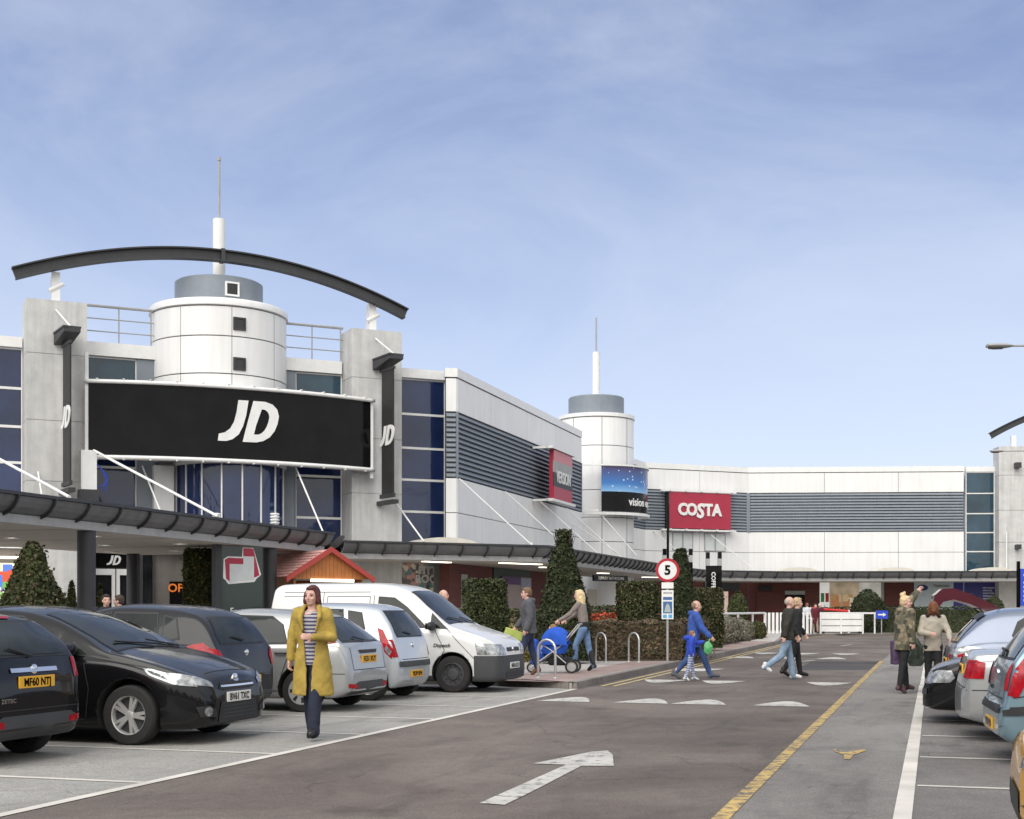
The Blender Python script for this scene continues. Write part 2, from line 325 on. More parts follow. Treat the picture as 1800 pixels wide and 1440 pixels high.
# raised pavement and its kerb
bays_edge = [RD(24.7, -12.8), RD(24.5, -7.5)]
pav = [(p[0], p[1]) for p in bays_edge] + KP + [(70, 100), (-60, 100), tuple(RD(24.7, -60)[:2])]
MB().prism(pav, -.05, .12).build('pavement', M['paving'], kind='structure')
sheet('pavement_strip', [RD(23.9, -6.5), RD(23.95, -7.6), RD(26.5, -10), RD(28.5, -9.6), RD(26.3, -7.7), RD(29, -7.4), RD(58, -7.9), RD(58, -6.62), RD(40, -6.56), RD(27.6, -6.55)], .124, M['pinkpave'])
sheet('verge_pavement', [RD(-5, -40), RD(24.6, -40), RD(24.6, -12.75), RD(-5, -12.75)], .02, M['paving'])
def strip(path, w, z, h, name, m, off=0.0, mi=0):
    """band of width w following a plan path (offset to its right by off), height h"""
    P = [Vector((p[0], p[1], 0)) for p in path]; L_, Rr = [], []
    for i, p in enumerate(P):
        d = (P[min(i + 1, len(P) - 1)] - P[max(i - 1, 0)]).normalized(); n = Vector((d.y, -d.x, 0))
        L_.append(p + n * (off - w / 2)); Rr.append(p + n * (off + w / 2))
    n = len(P); mb = MB()
    vs = [(*q[:2], z) for q in L_ + Rr]
    if h: vs += [(*q[:2], z + h) for q in L_ + Rr]
    fs = []
    for i in range(n - 1):
        if h:
            fs += [(2 * n + i, 2 * n + i + 1, 3 * n + i + 1, 3 * n + i), (i, i + 1, 2 * n + i + 1, 2 * n + i), (n + i, n + i + 1, 3 * n + i + 1, 3 * n + i)]
        else: fs.append((i, i + 1, n + i + 1, n + i))
    if h: fs += [(0, n, 3 * n, 2 * n), (n - 1, 2 * n - 1, 4 * n - 1, 3 * n - 1)]
    mb.add(vs, fs); return mb.build(name, m, kind='structure') if name else mb
kpath = [tuple(p[:2]) for p in bays_edge] + KP
def dense(path, step=1.0):
    o_ = []
    for a, b in zip(path, path[1:]):
        k = max(1, int(math.hypot(b[0] - a[0], b[1] - a[1]) / step))
        o_ += [(a[0] + (b[0] - a[0]) * i / k, a[1] + (b[1] - a[1]) * i / k) for i in range(k)]
    return o_ + [path[-1]]
strip(kpath, .16, -.04, .175, 'kerb', M['kerb'], off=.02)
# markings
def mark(name, quads, m, z=.010):
    mb = MB()
    for q in quads: mb.flat([(p[0], p[1], z) for p in q])
    return mb.build(name, m, kind='structure')
def line(s0, t0, s1, t1, w=.1):
    a, b = RD(s0, t0), RD(s1, t1); d = (b - a).normalized(); n = Vector((d.y, -d.x, 0)) * w / 2
    return [a - n, a + n, b + n, b - n]
mark('road_marking', [line(-4, -6.27, 23.72, -6.27, .11)], M['pline'])
mark('road_marking', [line(-4, -1.41, 39.5, -1.41, .12)], M['pyellow'])
mark('road_marking', [line(-4, -.21, 27, -.21, .125), line(27, -.21, 47, -.21, .1)], M['pline'], .0105)
mark('bay_marking', [line(s, -12.4, s, -6.33, .085) for s in (-1.9, .4, 2.7, 5.1, 7.4, 9.75, 12.1, 14.3, 16.6, 18.9, 21.2)], M['pline'], .0095)
mark('bay_marking', [line(s, -.13, s + .1, 4.8, .085) for s in (4.6, 6.9, 9.2, 11.5, 13.75, 16.1, 18.4, 20.7, 23, 25.3, 27.6, 29.9, 32.2)], M['pline'], .0095)
yl = dense(KP)
for off in (.32, .55):
    o = strip(yl[1:], .07, .0098 + off * .001, 0, 'road_marking', M['pyel2'], off=off)
def hump(s, ts, w, l, sgn, z=.0115):
    q = []
    for t in ts: q.append([RD(s + sgn * l * (1 - abs(x) ** 1.7), t + x * w / 2) for x in (-1, -.75, -.5, -.25, 0, .25, .5, .75, 1)])
    return q
mark('hump_marking', hump(20.4, (-5.6, -4.35, -3.45, -2.2), .86, 1.15, 1) + hump(27.4, (-5.3, -4.1, -2.0), .9, -1.2, 1), M['pwhite'])
mark('hump_marking', hump(40.5, (-5.6, -4.2, -2.9), .9, 1.6, 1) + hump(46, (-5.4, -4.1, -2.8), .9, -1.6, 1) + [[RD(31.5, -5.9), RD(31.5, -5.2), RD(33, -4.9), RD(33, -5.9)], line(37, -3.9, 39.5, -3.3, .12), line(56, -3.6, 58, -3.3, .15)], M['pwhite'])
mark('arrow_marking', [[G(u, v) for u, v in [(843, 1414), (887, 1417), (940, 1391), (1022, 1348), (1079, 1348), (1077, 1328), (1068, 1321), (1040, 1323), (937, 1344), (995, 1346)]]], M['pwhite'])
mark('arrow_marking', [[G(u, v) for u, v in [(1466, 1318), (1488, 1324), (1520, 1318), (1522, 1321), (1500, 1329), (1494, 1337), (1484, 1336), (1483, 1329), (1466, 1322)]]], M['pyellow'])
MB().flat([RD(33, -3.2, .0065), RD(33.3, -1.5, .0065), RD(39, -1.5, .0065), RD(38.6, -3.3, .0065)]).build('road_patch', asphalt('patched_asphalt', (.08, .072, .07), (.06, .055, .052)), kind='structure')

# unseen wooded rise added behind the viewpoint, so paint and glass reflect something darker
b = MB(); n = 90; vs = []
for i in range(n + 1):
    a = R(95 + 170 * i / n); h = 9 + 3.5 * math.sin(i * .7) + 2 * math.sin(i * 1.9 + 1) + random.uniform(-.8, .8)
    for r_, z_ in ((62, 0), (66, h * .6), (72, h), (95, 0)): vs.append((math.sin(a) * r_, math.cos(a) * r_, z_))
b.add(vs, [(4 * i + k, 4 * i + k + 1, 4 * i + 5 + k, 4 * i + 4 + k) for i in range(n) for k in range(3)], 0, True)
b.build('added_reflection_ridge', mat('reflection_ridge_green', (.05, .06, .04), .95, var=.5, scale=.4), kind='structure')

# ================================================================== BUILDINGS
def wallframe(p, q):
    """matrix: x along the wall p->q, y into the building (to the left of travel), z up"""
    d = (Vector((q[0] - p[0], q[1] - p[1], 0))).normalized(); ang = math.atan2(d.y, d.x)
    return Matrix.Translation((p[0], p[1], 0)) @ Matrix.Rotation(ang, 4, 'Z'), (Vector((q[0] - p[0], q[1] - p[1], 0))).length
def upos(mt, u, y=0.0):
    """local x on the plane y of a wall frame that the photo column u looks at"""
    r = (u - 900) / F; o = mt @ Vector((0, y, 0)); d = (mt.to_3x3() @ Vector((1, 0, 0)))
    return (r * o.y - o.x) / (d.x - r * d.y)
def louvres(mb, x0, x1, z0, z1, y=0, pitch=.195, m1=0, m2=1):
    n = int(round((z1 - z0) / pitch)); p = (z1 - z0) / n
    mb.box(x0, x1, y + .03, y + .1, z0, z1, m2)
    for i in range(n):
        z = z0 + i * p
        vs = [(x, yy, zz) for x in (x0, x1) for yy, zz in ((y + .03, z + p * .95), (y - .06, z + p * .24), (y - .06, z + p * .12), (y + .03, z + p * .08))]
        mb.add(vs, [(0, 1, 5, 4), (1, 2, 6, 5), (2, 3, 7, 6), (0, 3, 2, 1), (4, 5, 6, 7)], m1)
def clad_wall(par, mt, Lw, seams, lv=None, inset=()):
    """three storey-high bands of panels with recessed joints on a wall of length Lw"""
    mb = MB(); mb.M = mt.copy(); mb.box(0, Lw, .02, .25, 3.6, 10.98, 0)
    mb.build('wall_core', M['joint'], par)
    cb = MB(); cb.M = mt.copy(); xs = [0] + list(seams) + [Lw]; g = .012
    for a, b in zip(xs, xs[1:]):
        for z0, z1 in ((3.6, 5.29), (5.32, 6.66), (9.3, 10.6)):
            cb.box(a + g, b - g, -.04, .015, z0, z1)
    cb.build('cladding', M['clad'], par, split=True)
    pb = MB(); pb.M = mt.copy(); pb.box(-.03, Lw + .03, -.07, .3, 10.65, 11.0); pb.build('parapet', M['white'], par)
    for a, b in (lv or [(0, Lw)]):
        lb = MB(); lb.M = mt.copy(); louvres(lb, a + .03, b - .03, 6.7, 9.27); lb.build('louvre_panel', [M['louvre2'], M['joint']], par)
    return mt
# ---- corner building with the 45 degree entrance front
T1 = Vector((-10.83, 49.5, 0)); EA = math.atan2(.418, .908)
corner = thing('retail_building', 'corner store with round white tower, two concrete pylons and an arched roof beam', 'building', T1, EA)
JM = Matrix.Translation(T1) @ Matrix.Rotation(EA, 4, 'Z')
def ju(u, y=0.0): return upos(JM, u, y)
def jpart(name, m, fn, par=None, **kw):
    mb = MB(); fn(mb); return mb.build(name, m, par or corner, **kw)
# glazing strips: panes as single windows with mullions
def pane(x0, x1, z0, z1, y, m, par=corner, fr=.045):
    w = MB().box(x0 + fr, x1 - fr, y, y + .02, z0 + fr, z1 - fr).build('window', m, par)
    f = MB(); f.box(x0, x0 + fr, y - .03, y + .03, z0, z1); f.box(x1 - fr, x1, y - .03, y + .03, z0, z1)
    f.box(x0 + fr, x1 - fr, y - .025, y + .03, z0, z0 + fr); f.box(x0 + fr, x1 - fr, y - .025, y + .03, z1 - fr, z1)
    f.build('window_frame', M['white'], w)
zs = [3.62, 5.36, 6.62, 7.88, 9.22, 10.62]
for sgn in (-1, 1):
    xa, xb = (6.85, 9.1) if sgn > 0 else (-9.1, -6.85)
    for z0, z1 in zip(zs, zs[1:]): pane(xa, xb, z0, z1, .3, M['navy'])
    xa, xb = (2.95, 4.8) if sgn > 0 else (-4.8, -2.95)
    for z0, z1 in ((3.62, 5.0), (5.0, 6.6), (6.6, 9.2), (9.2, 10.55)): pane(xa, xb, z0, z1, .3, M['teal'] if z0 > 7 else M['navy'])
jpart('pier', M['louvre2'], lambda b: (b.box(2.3, 2.95, .2, .4, 3.6, 10.55), b.box(-2.95, -2.3, .2, .4, 3.6, 10.55)), split=True)
jpart('parapet', M['white'], lambda b: (b.box(6.87, 9.35, .12, .5, 10.64, 11.0), b.box(-9.35, -6.87, .12, .5, 10.64, 11.0), b.box(2.2, 4.76, .12, .5, 10.57, 11.05), b.box(-4.76, -2.2, .12, .5, 10.57, 11.05)), split=True)
jpart('wall', M['clad'], lambda b: (b.box(-9.3, 9.2, .45, .8, 3.6, 10.6), b.box(9.1, 9.32, .1, .44, 3.6, 10.63), b.box(-9.32, -9.1, .1, .44, 3.6, 10.63)))
jpart('roof', M['gutter'], lambda b: b.box(-9.2, 9.0, .8, 14, 10.2, 10.4))
# ground floor
jpart('ground_wall', M['stone'], lambda b: b.box(-9.3, 9.3, .32, .7, .1, 3.6))
for sgn in (-1, 1):
    x0, x1 = (4.82, 6.83) if sgn > 0 else (-6.83, -4.82)
    def pyl(b):
        g = .012
        for z0, z1 in ((.1, 3.9), (3.92, 5.9), (5.92, 8.0), (8.02, 10.3), (10.32, 12.17)): b.box(x0, x1, -.9, .6, z0, z1)
        b.box(x0 + .03, x1 - .03, -.87, .57, .1, 12.1)
    p = jpart('pylon', M['concrete'], pyl)
    xc = (x0 + x1) / 2 + .12
    # banner with brackets
    bx = ju(109, -.95) if sgn < 0 else ju(667, -.95)
    nvx, nvy = .148, -1.21
    def ban(b, z0, z1, w0, w1, th):
        L_ = math.hypot(nvx, nvy); px_, py_ = nvy / L_ * th, -nvx / L_ * th
        pts = [(bx + nvx * w0 + px_, -.93 + nvy * w0 + py_), (bx + nvx * w1 + px_, -.93 + nvy * w1 + py_), (bx + nvx * w1 - px_, -.93 + nvy * w1 - py_), (bx + nvx * w0 - px_, -.93 + nvy * w0 - py_)]
        b.prism(pts, z0, z1)
    jpart('banner', M['black'], lambda b: ban(b, 5.85, 10.5, .22, 1.0, .03))
    def brk(b):
        ban(b, 10.98, 11.04, -.0, 1.2, .30)
        vs = [(bx + nvx * w + dx, -.93 + nvy * w, z) for dx in (-.27, .27) for w, z in ((0, 10.98), (1.2, 10.98), (1.2, 10.84), (0, 10.62))]
        b.add(vs, [(0, 1, 2, 3), (7, 6, 5, 4), (0, 4, 5, 1), (1, 5, 6, 2), (2, 6, 7, 3), (3, 7, 4, 0)])
        ban(b, 10.5, 10.6, .1, 1.05, .05); ban(b, 5.45, 5.6, 0, 1.15, .12)
        ban(b, 5.7, 5.85, .1, 1.05, .05)
    jpart('banner_bracket', M['charcoal'], brk, split=True)
    jpart('stay_rod', M['white'], lambda b: b.tube([(bx + .15, -2.2, 11.04), (xc - .3, -.3, 12.2)], .03, 6))
    # pylon saddle carrying the arch
    jpart('beam_support', M['white'], lambda b: (b.at((xc - .1, -.1, 12.17)), b.box(-.28, .28, -.25, .25, 0, .1), b.box(-.13, .15, -.22, .2, .1, 1.12), b.at(), b.tube([(xc - .32, -.3, 12.62), (xc + .16, -.3, 12.9)], .08)))
    # railings between pylon and tower
    xr0, xr1 = (2.35, 4.82) if sgn > 0 else (-4.82, -2.35)
    jpart('railing', M['gutter'], lambda b: [b.tube([(xr0, .2, z), (xr1, .2, z)], r, 6) for z, r in ((12.35, .05), (11.9, .022), (11.45, .022))] + [b.tube([(x, .2, 11.0), (x, .2, 12.35)], .025, 6) for x in (xr0 + .1, (xr0 + xr1) / 2, xr1 - .1)] and None)
# JD lettering ------------------------------------------------------
JL = [(52, 0), (0, 0), (-10, 62), (-22, 112), (-45, 148), (-72, 170), (-100, 176), (-105, 214), (-60, 214), (-25, 205), (5, 180), (25, 140), (40, 80)]
def jd(mb, h, fn, mi=0, depth=.04):
    """white italic J and D about 215 units tall scaled to height h; fn maps (x, z, lift) to a point"""
    k = h / 214
    J = [(x * k, -(y - 107) * k) for x, y in [(0, 0), (52, 0), (40, 75), (24, 132), (2, 176), (-30, 203), (-62, 214), (-105, 214), (-100, 178), (-70, 170), (-42, 148), (-22, 112), (-9, 62)]]
    Do = [(78, 0), (140, 0), (180, 12), (205, 36), (214, 72), (206, 112), (190, 150), (165, 182), (130, 204), (95, 213), (60, 214), (22, 214), (38, 150), (58, 75)]
    Di = [(122, 40), (140, 42), (152, 50), (160, 62), (163, 80), (158, 105), (150, 126), (138, 148), (122, 164), (105, 172), (94, 173), (80, 173), (92, 125), (108, 80)]
    off = 55 * k
    def pt(p, l): return fn(p[0] - off, p[1], l)
    tri = tessellate_polygon([[Vector((p[0], p[1], 0)) for p in J]]); n = len(J)
    vs = [pt(p, depth) for p in J] + [pt(p, 0) for p in J]
    mb.add(vs, [tuple(t) for t in tri] + [(i, (i + 1) % n, n + (i + 1) % n, n + i) for i in range(n)], mi)
    Do = [(x * k, -(y - 107) * k) for x, y in Do]; Di = [(x * k, -(y - 107) * k) for x, y in Di]; n = len(Do)
    vs = [pt(p, depth) for p in Do] + [pt(p, depth) for p in Di] + [pt(p, 0) for p in Do] + [pt(p, 0) for p in Di]
    fs = []
    for i in range(n):
        j = (i + 1) % n; fs += [(i, j, n + j, n + i), (i, j, 2 * n + j, 2 * n + i), (n + i, n + j, 3 * n + j, 3 * n + i)]
    mb.add(vs, fs, mi)
for sgn, u in ((-1, 109), (1, 667)):
    bx = ju(u, -.95)
    def fn(x, z, l):
        w = .61 + x / 1.22 * 1.15; return (bx + .148 * w - .034 - l, -.93 - 1.21 * w - l * .12, 8.05 + z)
    jpart('banner_lettering', M['white'], lambda b: jd(b, .74, fn, depth=.03))
# tower
def pie(b, r, z0, z1, n=64, smooth=True, mi=0): b.lathe([(0, z0), (r, z0), (r, z1), (0, z1)], n, mi, smooth=False)
def drum(b, r, bands, n=72):
    for z0, z1 in bands:
        b.lathe([(r - .05, z0), (r, z0 + .012), (r, z1 - .012), (r - .05, z1)], n)
tw = jpart('tower', M['clad'], lambda b: (drum(b, 2.49, [(6.86, 7.9), (7.92, 9.9), (9.92, 11.25), (11.27, 12.32)]), b.lathe([(2.44, 12.34), (2.55, 12.37), (2.55, 12.55), (2.50, 12.62), (0, 12.66)], 72)))
jpart('tower_core', M['joint'], lambda b: b.lathe([(2.46, 6.9), (2.46, 12.4)], 64), tw)
cap = jpart('tower_cap', M['louvre2'], lambda b: b.lathe([(1.62, 12.62), (1.62, 13.62), (1.56, 13.66), (0, 13.7)], 40), tw)
# seams of the drum
jpart('tower_seam', M['joint'], lambda b: [b.at(rz=R(a)).box(2.485, 2.493, -.008, .008, 6.9, 12.3) for a in (-50, -92, -135, -10, 178)] and None, tw)
def twin(zc, r, w, m2='white'):
    a = math.atan2(-1, .35)
    a = R(-69 - 24.7 + 8)
    fr = MB().at((0, 0, 0), rz=a); 
    for y0, y1, z0, z1 in ((-w, w, w - .06, w), (-w, w, -w, -w + .06), (-w, -w + .06, -w + .06, w - .06), (w - .06, w, -w + .06, w - .06)): fr.box(r - .1, r + .05, y0, y1, zc + z0, zc + z1)
    f = fr.build('window', M[m2], tw)
for z, r, w, fm in ((13.15, 1.62, .26, 'clad'), (11.72, 2.49, .23, 'charcoal'), (10.28, 2.49, .23, 'charcoal')):
    twin(z, r, w, fm)
    MB().at(rz=R(-85.7)).box(r - .08, r + .012, -w + .06, w - .06, z - w + .06, z + w - .06).build('window_glass', M['glassblack'], tw)
tw.location = (.12, .62, 0)
jpart('mast', M['white'], lambda b: b.lathe([(.3, 13.66), (.3, 13.74), (.23, 13.78), (.23, 16.1), (0, 16.16)], 20), tw)
jpart('mast_spike', M['gutter'], lambda b: b.tube([(0, 0, 16.1), (0, 0, 18.3)], .045, 8).tube([(0, 0, 18.3), (0, 0, 18.42)], .07, 8), tw)
# bulging blue glazed bay under the sign
cb_ = Vector((.42, .22, 0))
for k in range(8):
    a0, a1 = R(-172 + k * 20.5), R(-172 + (k + 1) * 20.5)
    w = MB().at(cb_).lathe([(2.02, 3.6), (2.02, 6.75)], 4, a0=a0 + .012, a1=a1 - .012).build('window', M['navy'], corner)
    MB().at(cb_, rz=a0).box(1.99, 2.06, -.025, .025, 3.6, 6.75).build('window_frame', M['white'], w)
jpart('bay_cap', M['clad'], lambda b: (b.at(cb_), b.lathe([(0, 6.72), (2.1, 6.72), (2.1, 6.86), (0, 6.86)], 48)))
jpart('pier', M['clad'], lambda b: b.box(ju(271, -.2), ju(306, -.2), -.2, .25, 3.6, 6.7))
jpart('pier', M['louvre2'], lambda b: b.box(ju(499, -.1), ju(517, -.1), -.1, .25, 3.6, 6.7))
# arch beam: I-section bent to a shallow arc, standing forward of the drum
ya = -.45
xl, xr = ju(24, ya), ju(713, ya)
def arch(b, xl, xr, zl, zm, zr, y, dep=.42, wid=.36, n=40, mi=0):
    xm = (xl + xr) / 2
    def pt(t):  # circle-like parabola
        x = xl + (xr - xl) * t; s_ = 2 * t - 1
        z = zm - (zm - (zl + (zr - zl) * t)) * s_ * s_
        return x, z
    prof = [(-wid / 2, 0), (wid / 2, 0), (wid / 2, .05), (.05, .06), (.05, dep - .06), (wid / 2, dep - .05), (wid / 2, dep), (-wid / 2, dep), (-wid / 2, dep - .05), (-.05, dep - .06), (-.05, .06), (-wid / 2, .05)]
    vs = []
    for i in range(n + 1):
        t = i / n; x, z = pt(t); x2, z2 = pt(min(1, t + .01)); x1, z1 = pt(max(0, t - .01)); d = Vector((x2 - x1, 0, z2 - z1)).normalized(); nn = Vector((-d.z, 0, d.x))
        for py, pz in prof: vs.append(Vector((x, y + py, z)) + nn * (pz - dep / 2))
    m = len(prof)
    b.add(vs, [(i * m + k, i * m + (k + 1) % m, (i + 1) * m + (k + 1) % m, (i + 1) * m + k) for i in range(n) for k in range(m)], mi)
    b.add(vs[:m], [tuple(range(m))], mi); b.add(vs[-m:], [tuple(range(m))], mi)
zl = H0 + (1073 - 486) / F * (JM @ Vector((xl, ya, 0))).y; zr_ = H0 + (1073 - 557) / F * (JM @ Vector((xr, ya, 0))).y
jpart('arch_beam', M['charcoal'], lambda b: (arch(b, xl, xr, zl + .1, 14.46, zr_ + .1, ya), b.box(-.07, .07, ya - .2, ya + .2, 14.22, 14.70)))
print('arch', xl, xr, zl, zr_)
# ---- big convex store sign
SGN = thing('shop_sign', 'large convex black sign with white italic initials across the round tower', 'sign', T1, EA)
Rs = 16.6; half = math.asin(5.13 / Rs); yc = -2.12 + Rs; KX = .30
def arcpt(x, z, l=0):
    a = x / Rs; return Vector((KX + math.sin(a) * (Rs + l), yc - math.cos(a) * (Rs + l), z))
def arcband(b, x0, x1, z0, z1, l0, l1, n=60, mi=0):
    vs = []
    for i in range(n + 1):
        x = x0 + (x1 - x0) * i / n
        vs += [arcpt(x, z0, l0), arcpt(x, z0, l1), arcpt(x, z1, l1), arcpt(x, z1, l0)]
    fs = [(4 * i + k, 4 * i + (k + 1) % 4, 4 * i + 4 + (k + 1) % 4, 4 * i + 4 + k) for i in range(n) for k in range(4)] + [(0, 1, 2, 3), (4 * n, 4 * n + 1, 4 * n + 2, 4 * n + 3)]
    b.add(vs, fs, mi, True)
hs = Rs * half
b = MB(); arcband(b, -hs, hs, 6.86, 9.32, -.12, .0); b.build('sign_panel', M['signblack'], SGN)
b = MB(); arcband(b, -hs - .15, hs + .15, 9.325, 9.45, -.25, .1); arcband(b, -hs - .15, hs + .15, 6.7, 6.83, -.25, .1)
for x in np.linspace(-hs + .3, hs - .3, 12): arcband(b, x - .03, x + .03, 9.45, 9.49, -.1, .12, 1); arcband(b, x - .03, x + .03, 6.67, 6.7, -.1, .12, 1)
for s_ in (-1, 1):
    p = arcpt(s_ * (hs + .07), 0, -.05); b.at(); b.box(p.x - .06, p.x + .06, p.y - .06, p.y + .06, 6.45, 10.4 if s_ < 0 else 9.3)
    for z in (6.9, 9.2): b.box(p.x - .05, p.x + .05, p.y + .06, .2, z - .05, z + .05)
b.build('sign_frame', M['white'], SGN, split=True)
b = MB(); jd(b, 1.48, lambda x, z, l: arcpt(x * 1.0 + .28, 8.20 + z, .02 + l)); b.build('lettering', M['white'], SGN)
p = arcpt(-hs - .05, 0, -.05)
b = MB().box(p.x - .26, p.x + .26, p.y - .5, p.y, 5.6, 6.95); b.build('floodlight_box', M['white'], SGN)
b = MB().box(p.x - .32, p.x + .32, p.y - .55, p.y + .05, 5.0, 5.6); b.build('bracket_box', M['charcoal'], SGN)
b = MB()
for k in range(3): b.tube([(p.x + .3, p.y - .3, 6.5), (p.x + .45 + .1 * k, p.y - .32, 6.3 - .1 * k), (p.x + .6, p.y - .32, 5.95 - .2 * k), (p.x + .5 - .1 * k, p.y - .32, 5.75)], .018, 5)
b.build('loose_cable', M['blue'], SGN)

# ---- ground floor of the corner store: entrance seen behind the canopy
dx0, dx1 = ju(158, .2), ju(243, .2)
ds = thing('shop_sign', 'black fascia sign with small white italic initials above the white double doors', 'sign', T1, EA)
MB().box(dx0, dx1, .16, .24, 3.0, 3.5).build('sign_panel', M['signblack'], ds)
b = MB(); jd(b, .34, lambda x, z, l: ((dx0 + dx1) / 2 - .02 + x, .155 - l * .4, 3.25 + z)); b.build('lettering', M['white'], ds)
door = MB()
xm = (dx0 + dx1) / 2 + .05
for a, c in ((dx0, xm), (xm, dx1)):
    door.box(a + .02, a + .14, .16, .24, .12, 2.94); door.box(c - .14, c - .02, .16, .24, .12, 2.94); door.box(a + .14, c - .14, .165, .235, 2.72, 2.94); door.box(a + .14, c - .14, .165, .235, .12, .3)
do = door.build('entrance_door', M['white'], corner)
MB().box(dx0, dx1, .26, .3, .12, 2.94).build('door_glass', M['glassblack'], do)
jpart('shop_front', M['charcoal'], lambda b: (b.box(dx1 + .05, dx1 + .16, .15, .3, .12, 3.55), b.box(dx1 + .5, dx1 + .56, .15, .3, .12, 3.55)))
jpart('shop_window', M['glassblack'], lambda b: b.box(dx1 + .18, dx1 + .48, .2, .26, .12, 3.5))
off = thing('shop_sign', 'black sale board with orange lettering leaning by the store wall beside the square clipped tree', 'sign', JM @ Vector((ju(313, -.2), -.2, 0)), EA)
MB().box(-.3, .3, 0, .05, .13, 2.5).build('board', M['signblack'], off); MB().at((0, -.006, 2.25)).text('OFF', .42, .004, .008).build('lettering', mat('orange', (.8, .2, .02), .5), off)
MB().box(-.25, .2, -.012, 0, .9, 1.3).build('label', M['white'], off)
# colourful shop window at far left
shopL = cells('toy_shop_display', [(.6, .1, .05), (.15, .4, .08), (.8, .7, .5), (.1, .2, .6), (.8, .75, .6), (.5, .35, .1)], 3.2, emit=.35)
jpart('display_window', shopL, lambda b: b.box(-9.0, ju(42, .2), .2, .28, .3, 3.1))
jpart('shop_light', M['lamp'], lambda b: b.box(-9.0, ju(52, .2), .1, .18, 3.25, 3.33))
b = MB().at(JM @ Vector((ju(103, .1), .1, 0)), EA); b.box(-.35, .35, 0, .06, .9, 2.4); ow = b.build('opening_times_board', M['gutter'], None)
tag(ow, 'pale notice board with blue lettering on the grey stone wall behind the conical tree', 'notice')
b = MB().at(JM @ Vector((ju(103, .1), .095, 0)), EA)
for i in range(7): b.box(-.22, .2 - .07 * (i % 3), -.004, 0, 2.15 - .18 * i, 2.23 - .18 * i)
b.build('notice_print', M['blue'], ow)
# display window and letters right of the kiosk
wx0, wx1 = ju(702, .2), ju(778, .2)
shopF = cells('clothes_display', [(.25, .22, .18), (.45, .4, .33), (.12, .1, .1), (.5, .25, .2), (.1, .2, .22), (.6, .55, .4), (.08, .07, .07)], 5.5, emit=.1)
jpart('display_window', shopF, lambda b: b.box(wx0, wx1 - .4, .2, .28, .3, 3.4))
jpart('shop_front', M['gutter'], lambda b: (b.box(wx0 - .08, wx0, .12, .3, .12, 3.5), b.box(wx1 - .4, wx1, .14, .3, .12, 3.5), b.box(wx0, wx1 - .4, .13, .3, 3.4, 3.5)))
fs_ = thing('shop_sign', 'white window lettering reading FITTE ROOM in the clothes shop window', 'sign', JM @ Vector((ju(756, .17), .17, 0)), EA)
MB().at((0, 0, 3.02)).text('FITTE', .42, .01, .014).build('lettering', M['lamp'] if False else M['white'], fs_); MB().at((0, 0, 2.68)).text('ROOM', .42, .01, .014).build('lettering', M['white'], fs_)

# ---- side wing along the road
P1, P2 = Vector((-2.62, 52.72, 0)), Vector((-2.2, 52.78, 0)); P3 = Vector((3.67, 71.25, 0))
side = thing('retail_building', 'white clad wing with slate louvres running back along the road from the corner store', 'building', P2, 0)
side.location = (0, 0, 0)
mt, lw = wallframe(P1, P2)
clad_wall(side, mt, lw, [])
mt2, lw2 = wallframe(P2, P3)
x_l2 = upos(mt2, 962)
clad_wall(side, mt2, lw2, [upos(mt2, u) for u in (862, 925, 975)])
b = MB(); b.M = mt2.copy(); b.box(.0, .07, -.075, .02, 6.68, 9.29); b.box(lw2 - .07, lw2, -.075, .02, 6.68, 9.29); b.build('louvre_trim', M['louvre2'], side, split=True)
b = MB(); b.M = mt2.copy(); b.box(12, lw2, .26, 11, 10.2, 10.4); b.build('roof', M['gutter'], side)
b = MB(); b.M = mt2.copy(); b.box(-.5, lw2, .1, .5, .1, 3.6); b.build('ground_wall', M['brick'], side)
mt3, lw3 = wallframe(P3, P3 + Vector((-6, 2.0, 0))); b = MB(); b.M = mt3.copy(); b.box(.3, 5, -.2, -.02, .1, 10.6); b.build('end_wall', M['clad'], side)
# tower two
T2 = Vector((4.85, 77.0, 0)); RT = 2.15
t2 = thing('tower', 'round white tower with slate cap and thin spike at the inner corner of the mall', 'tower', T2, 0)
MB().lathe([(RT - .03, .1), (RT - .03, 12.4)], 64).build('tower_core', M['joint'], t2)
b = MB(); drum(b, RT, [(.1, 3.6), (3.62, 5.3), (5.32, 6.66), (6.68, 8.2), (8.22, 10.7), (10.72, 12.3)], 64); b.lathe([(RT - .05, 12.32), (RT + .06, 12.35), (RT + .06, 12.55), (0, 12.64)], 64); b.build('drum', M['clad'], t2)
MB().lathe([(1.6, 12.6), (1.6, 13.6), (1.54, 13.66), (0, 13.7)], 40).build('tower_cap', M['louvre2'], t2)
b = MB(); [b.at(rz=R(a)).box(RT - .02, RT + .006, -.014, .014, 3.7, 12.3) for a in (-40, -85, -130)]; b.build('tower_seam', M['joint'], t2)
MB().lathe([(.3, 13.66), (.3, 13.8), (.22, 13.84), (.22, 16.3), (0, 16.36)], 16).build('mast', M['white'], t2)
MB().tube([(0, 0, 16.3), (0, 0, 18.3)], .05, 6).build('mast_spike', M['gutter'], t2)
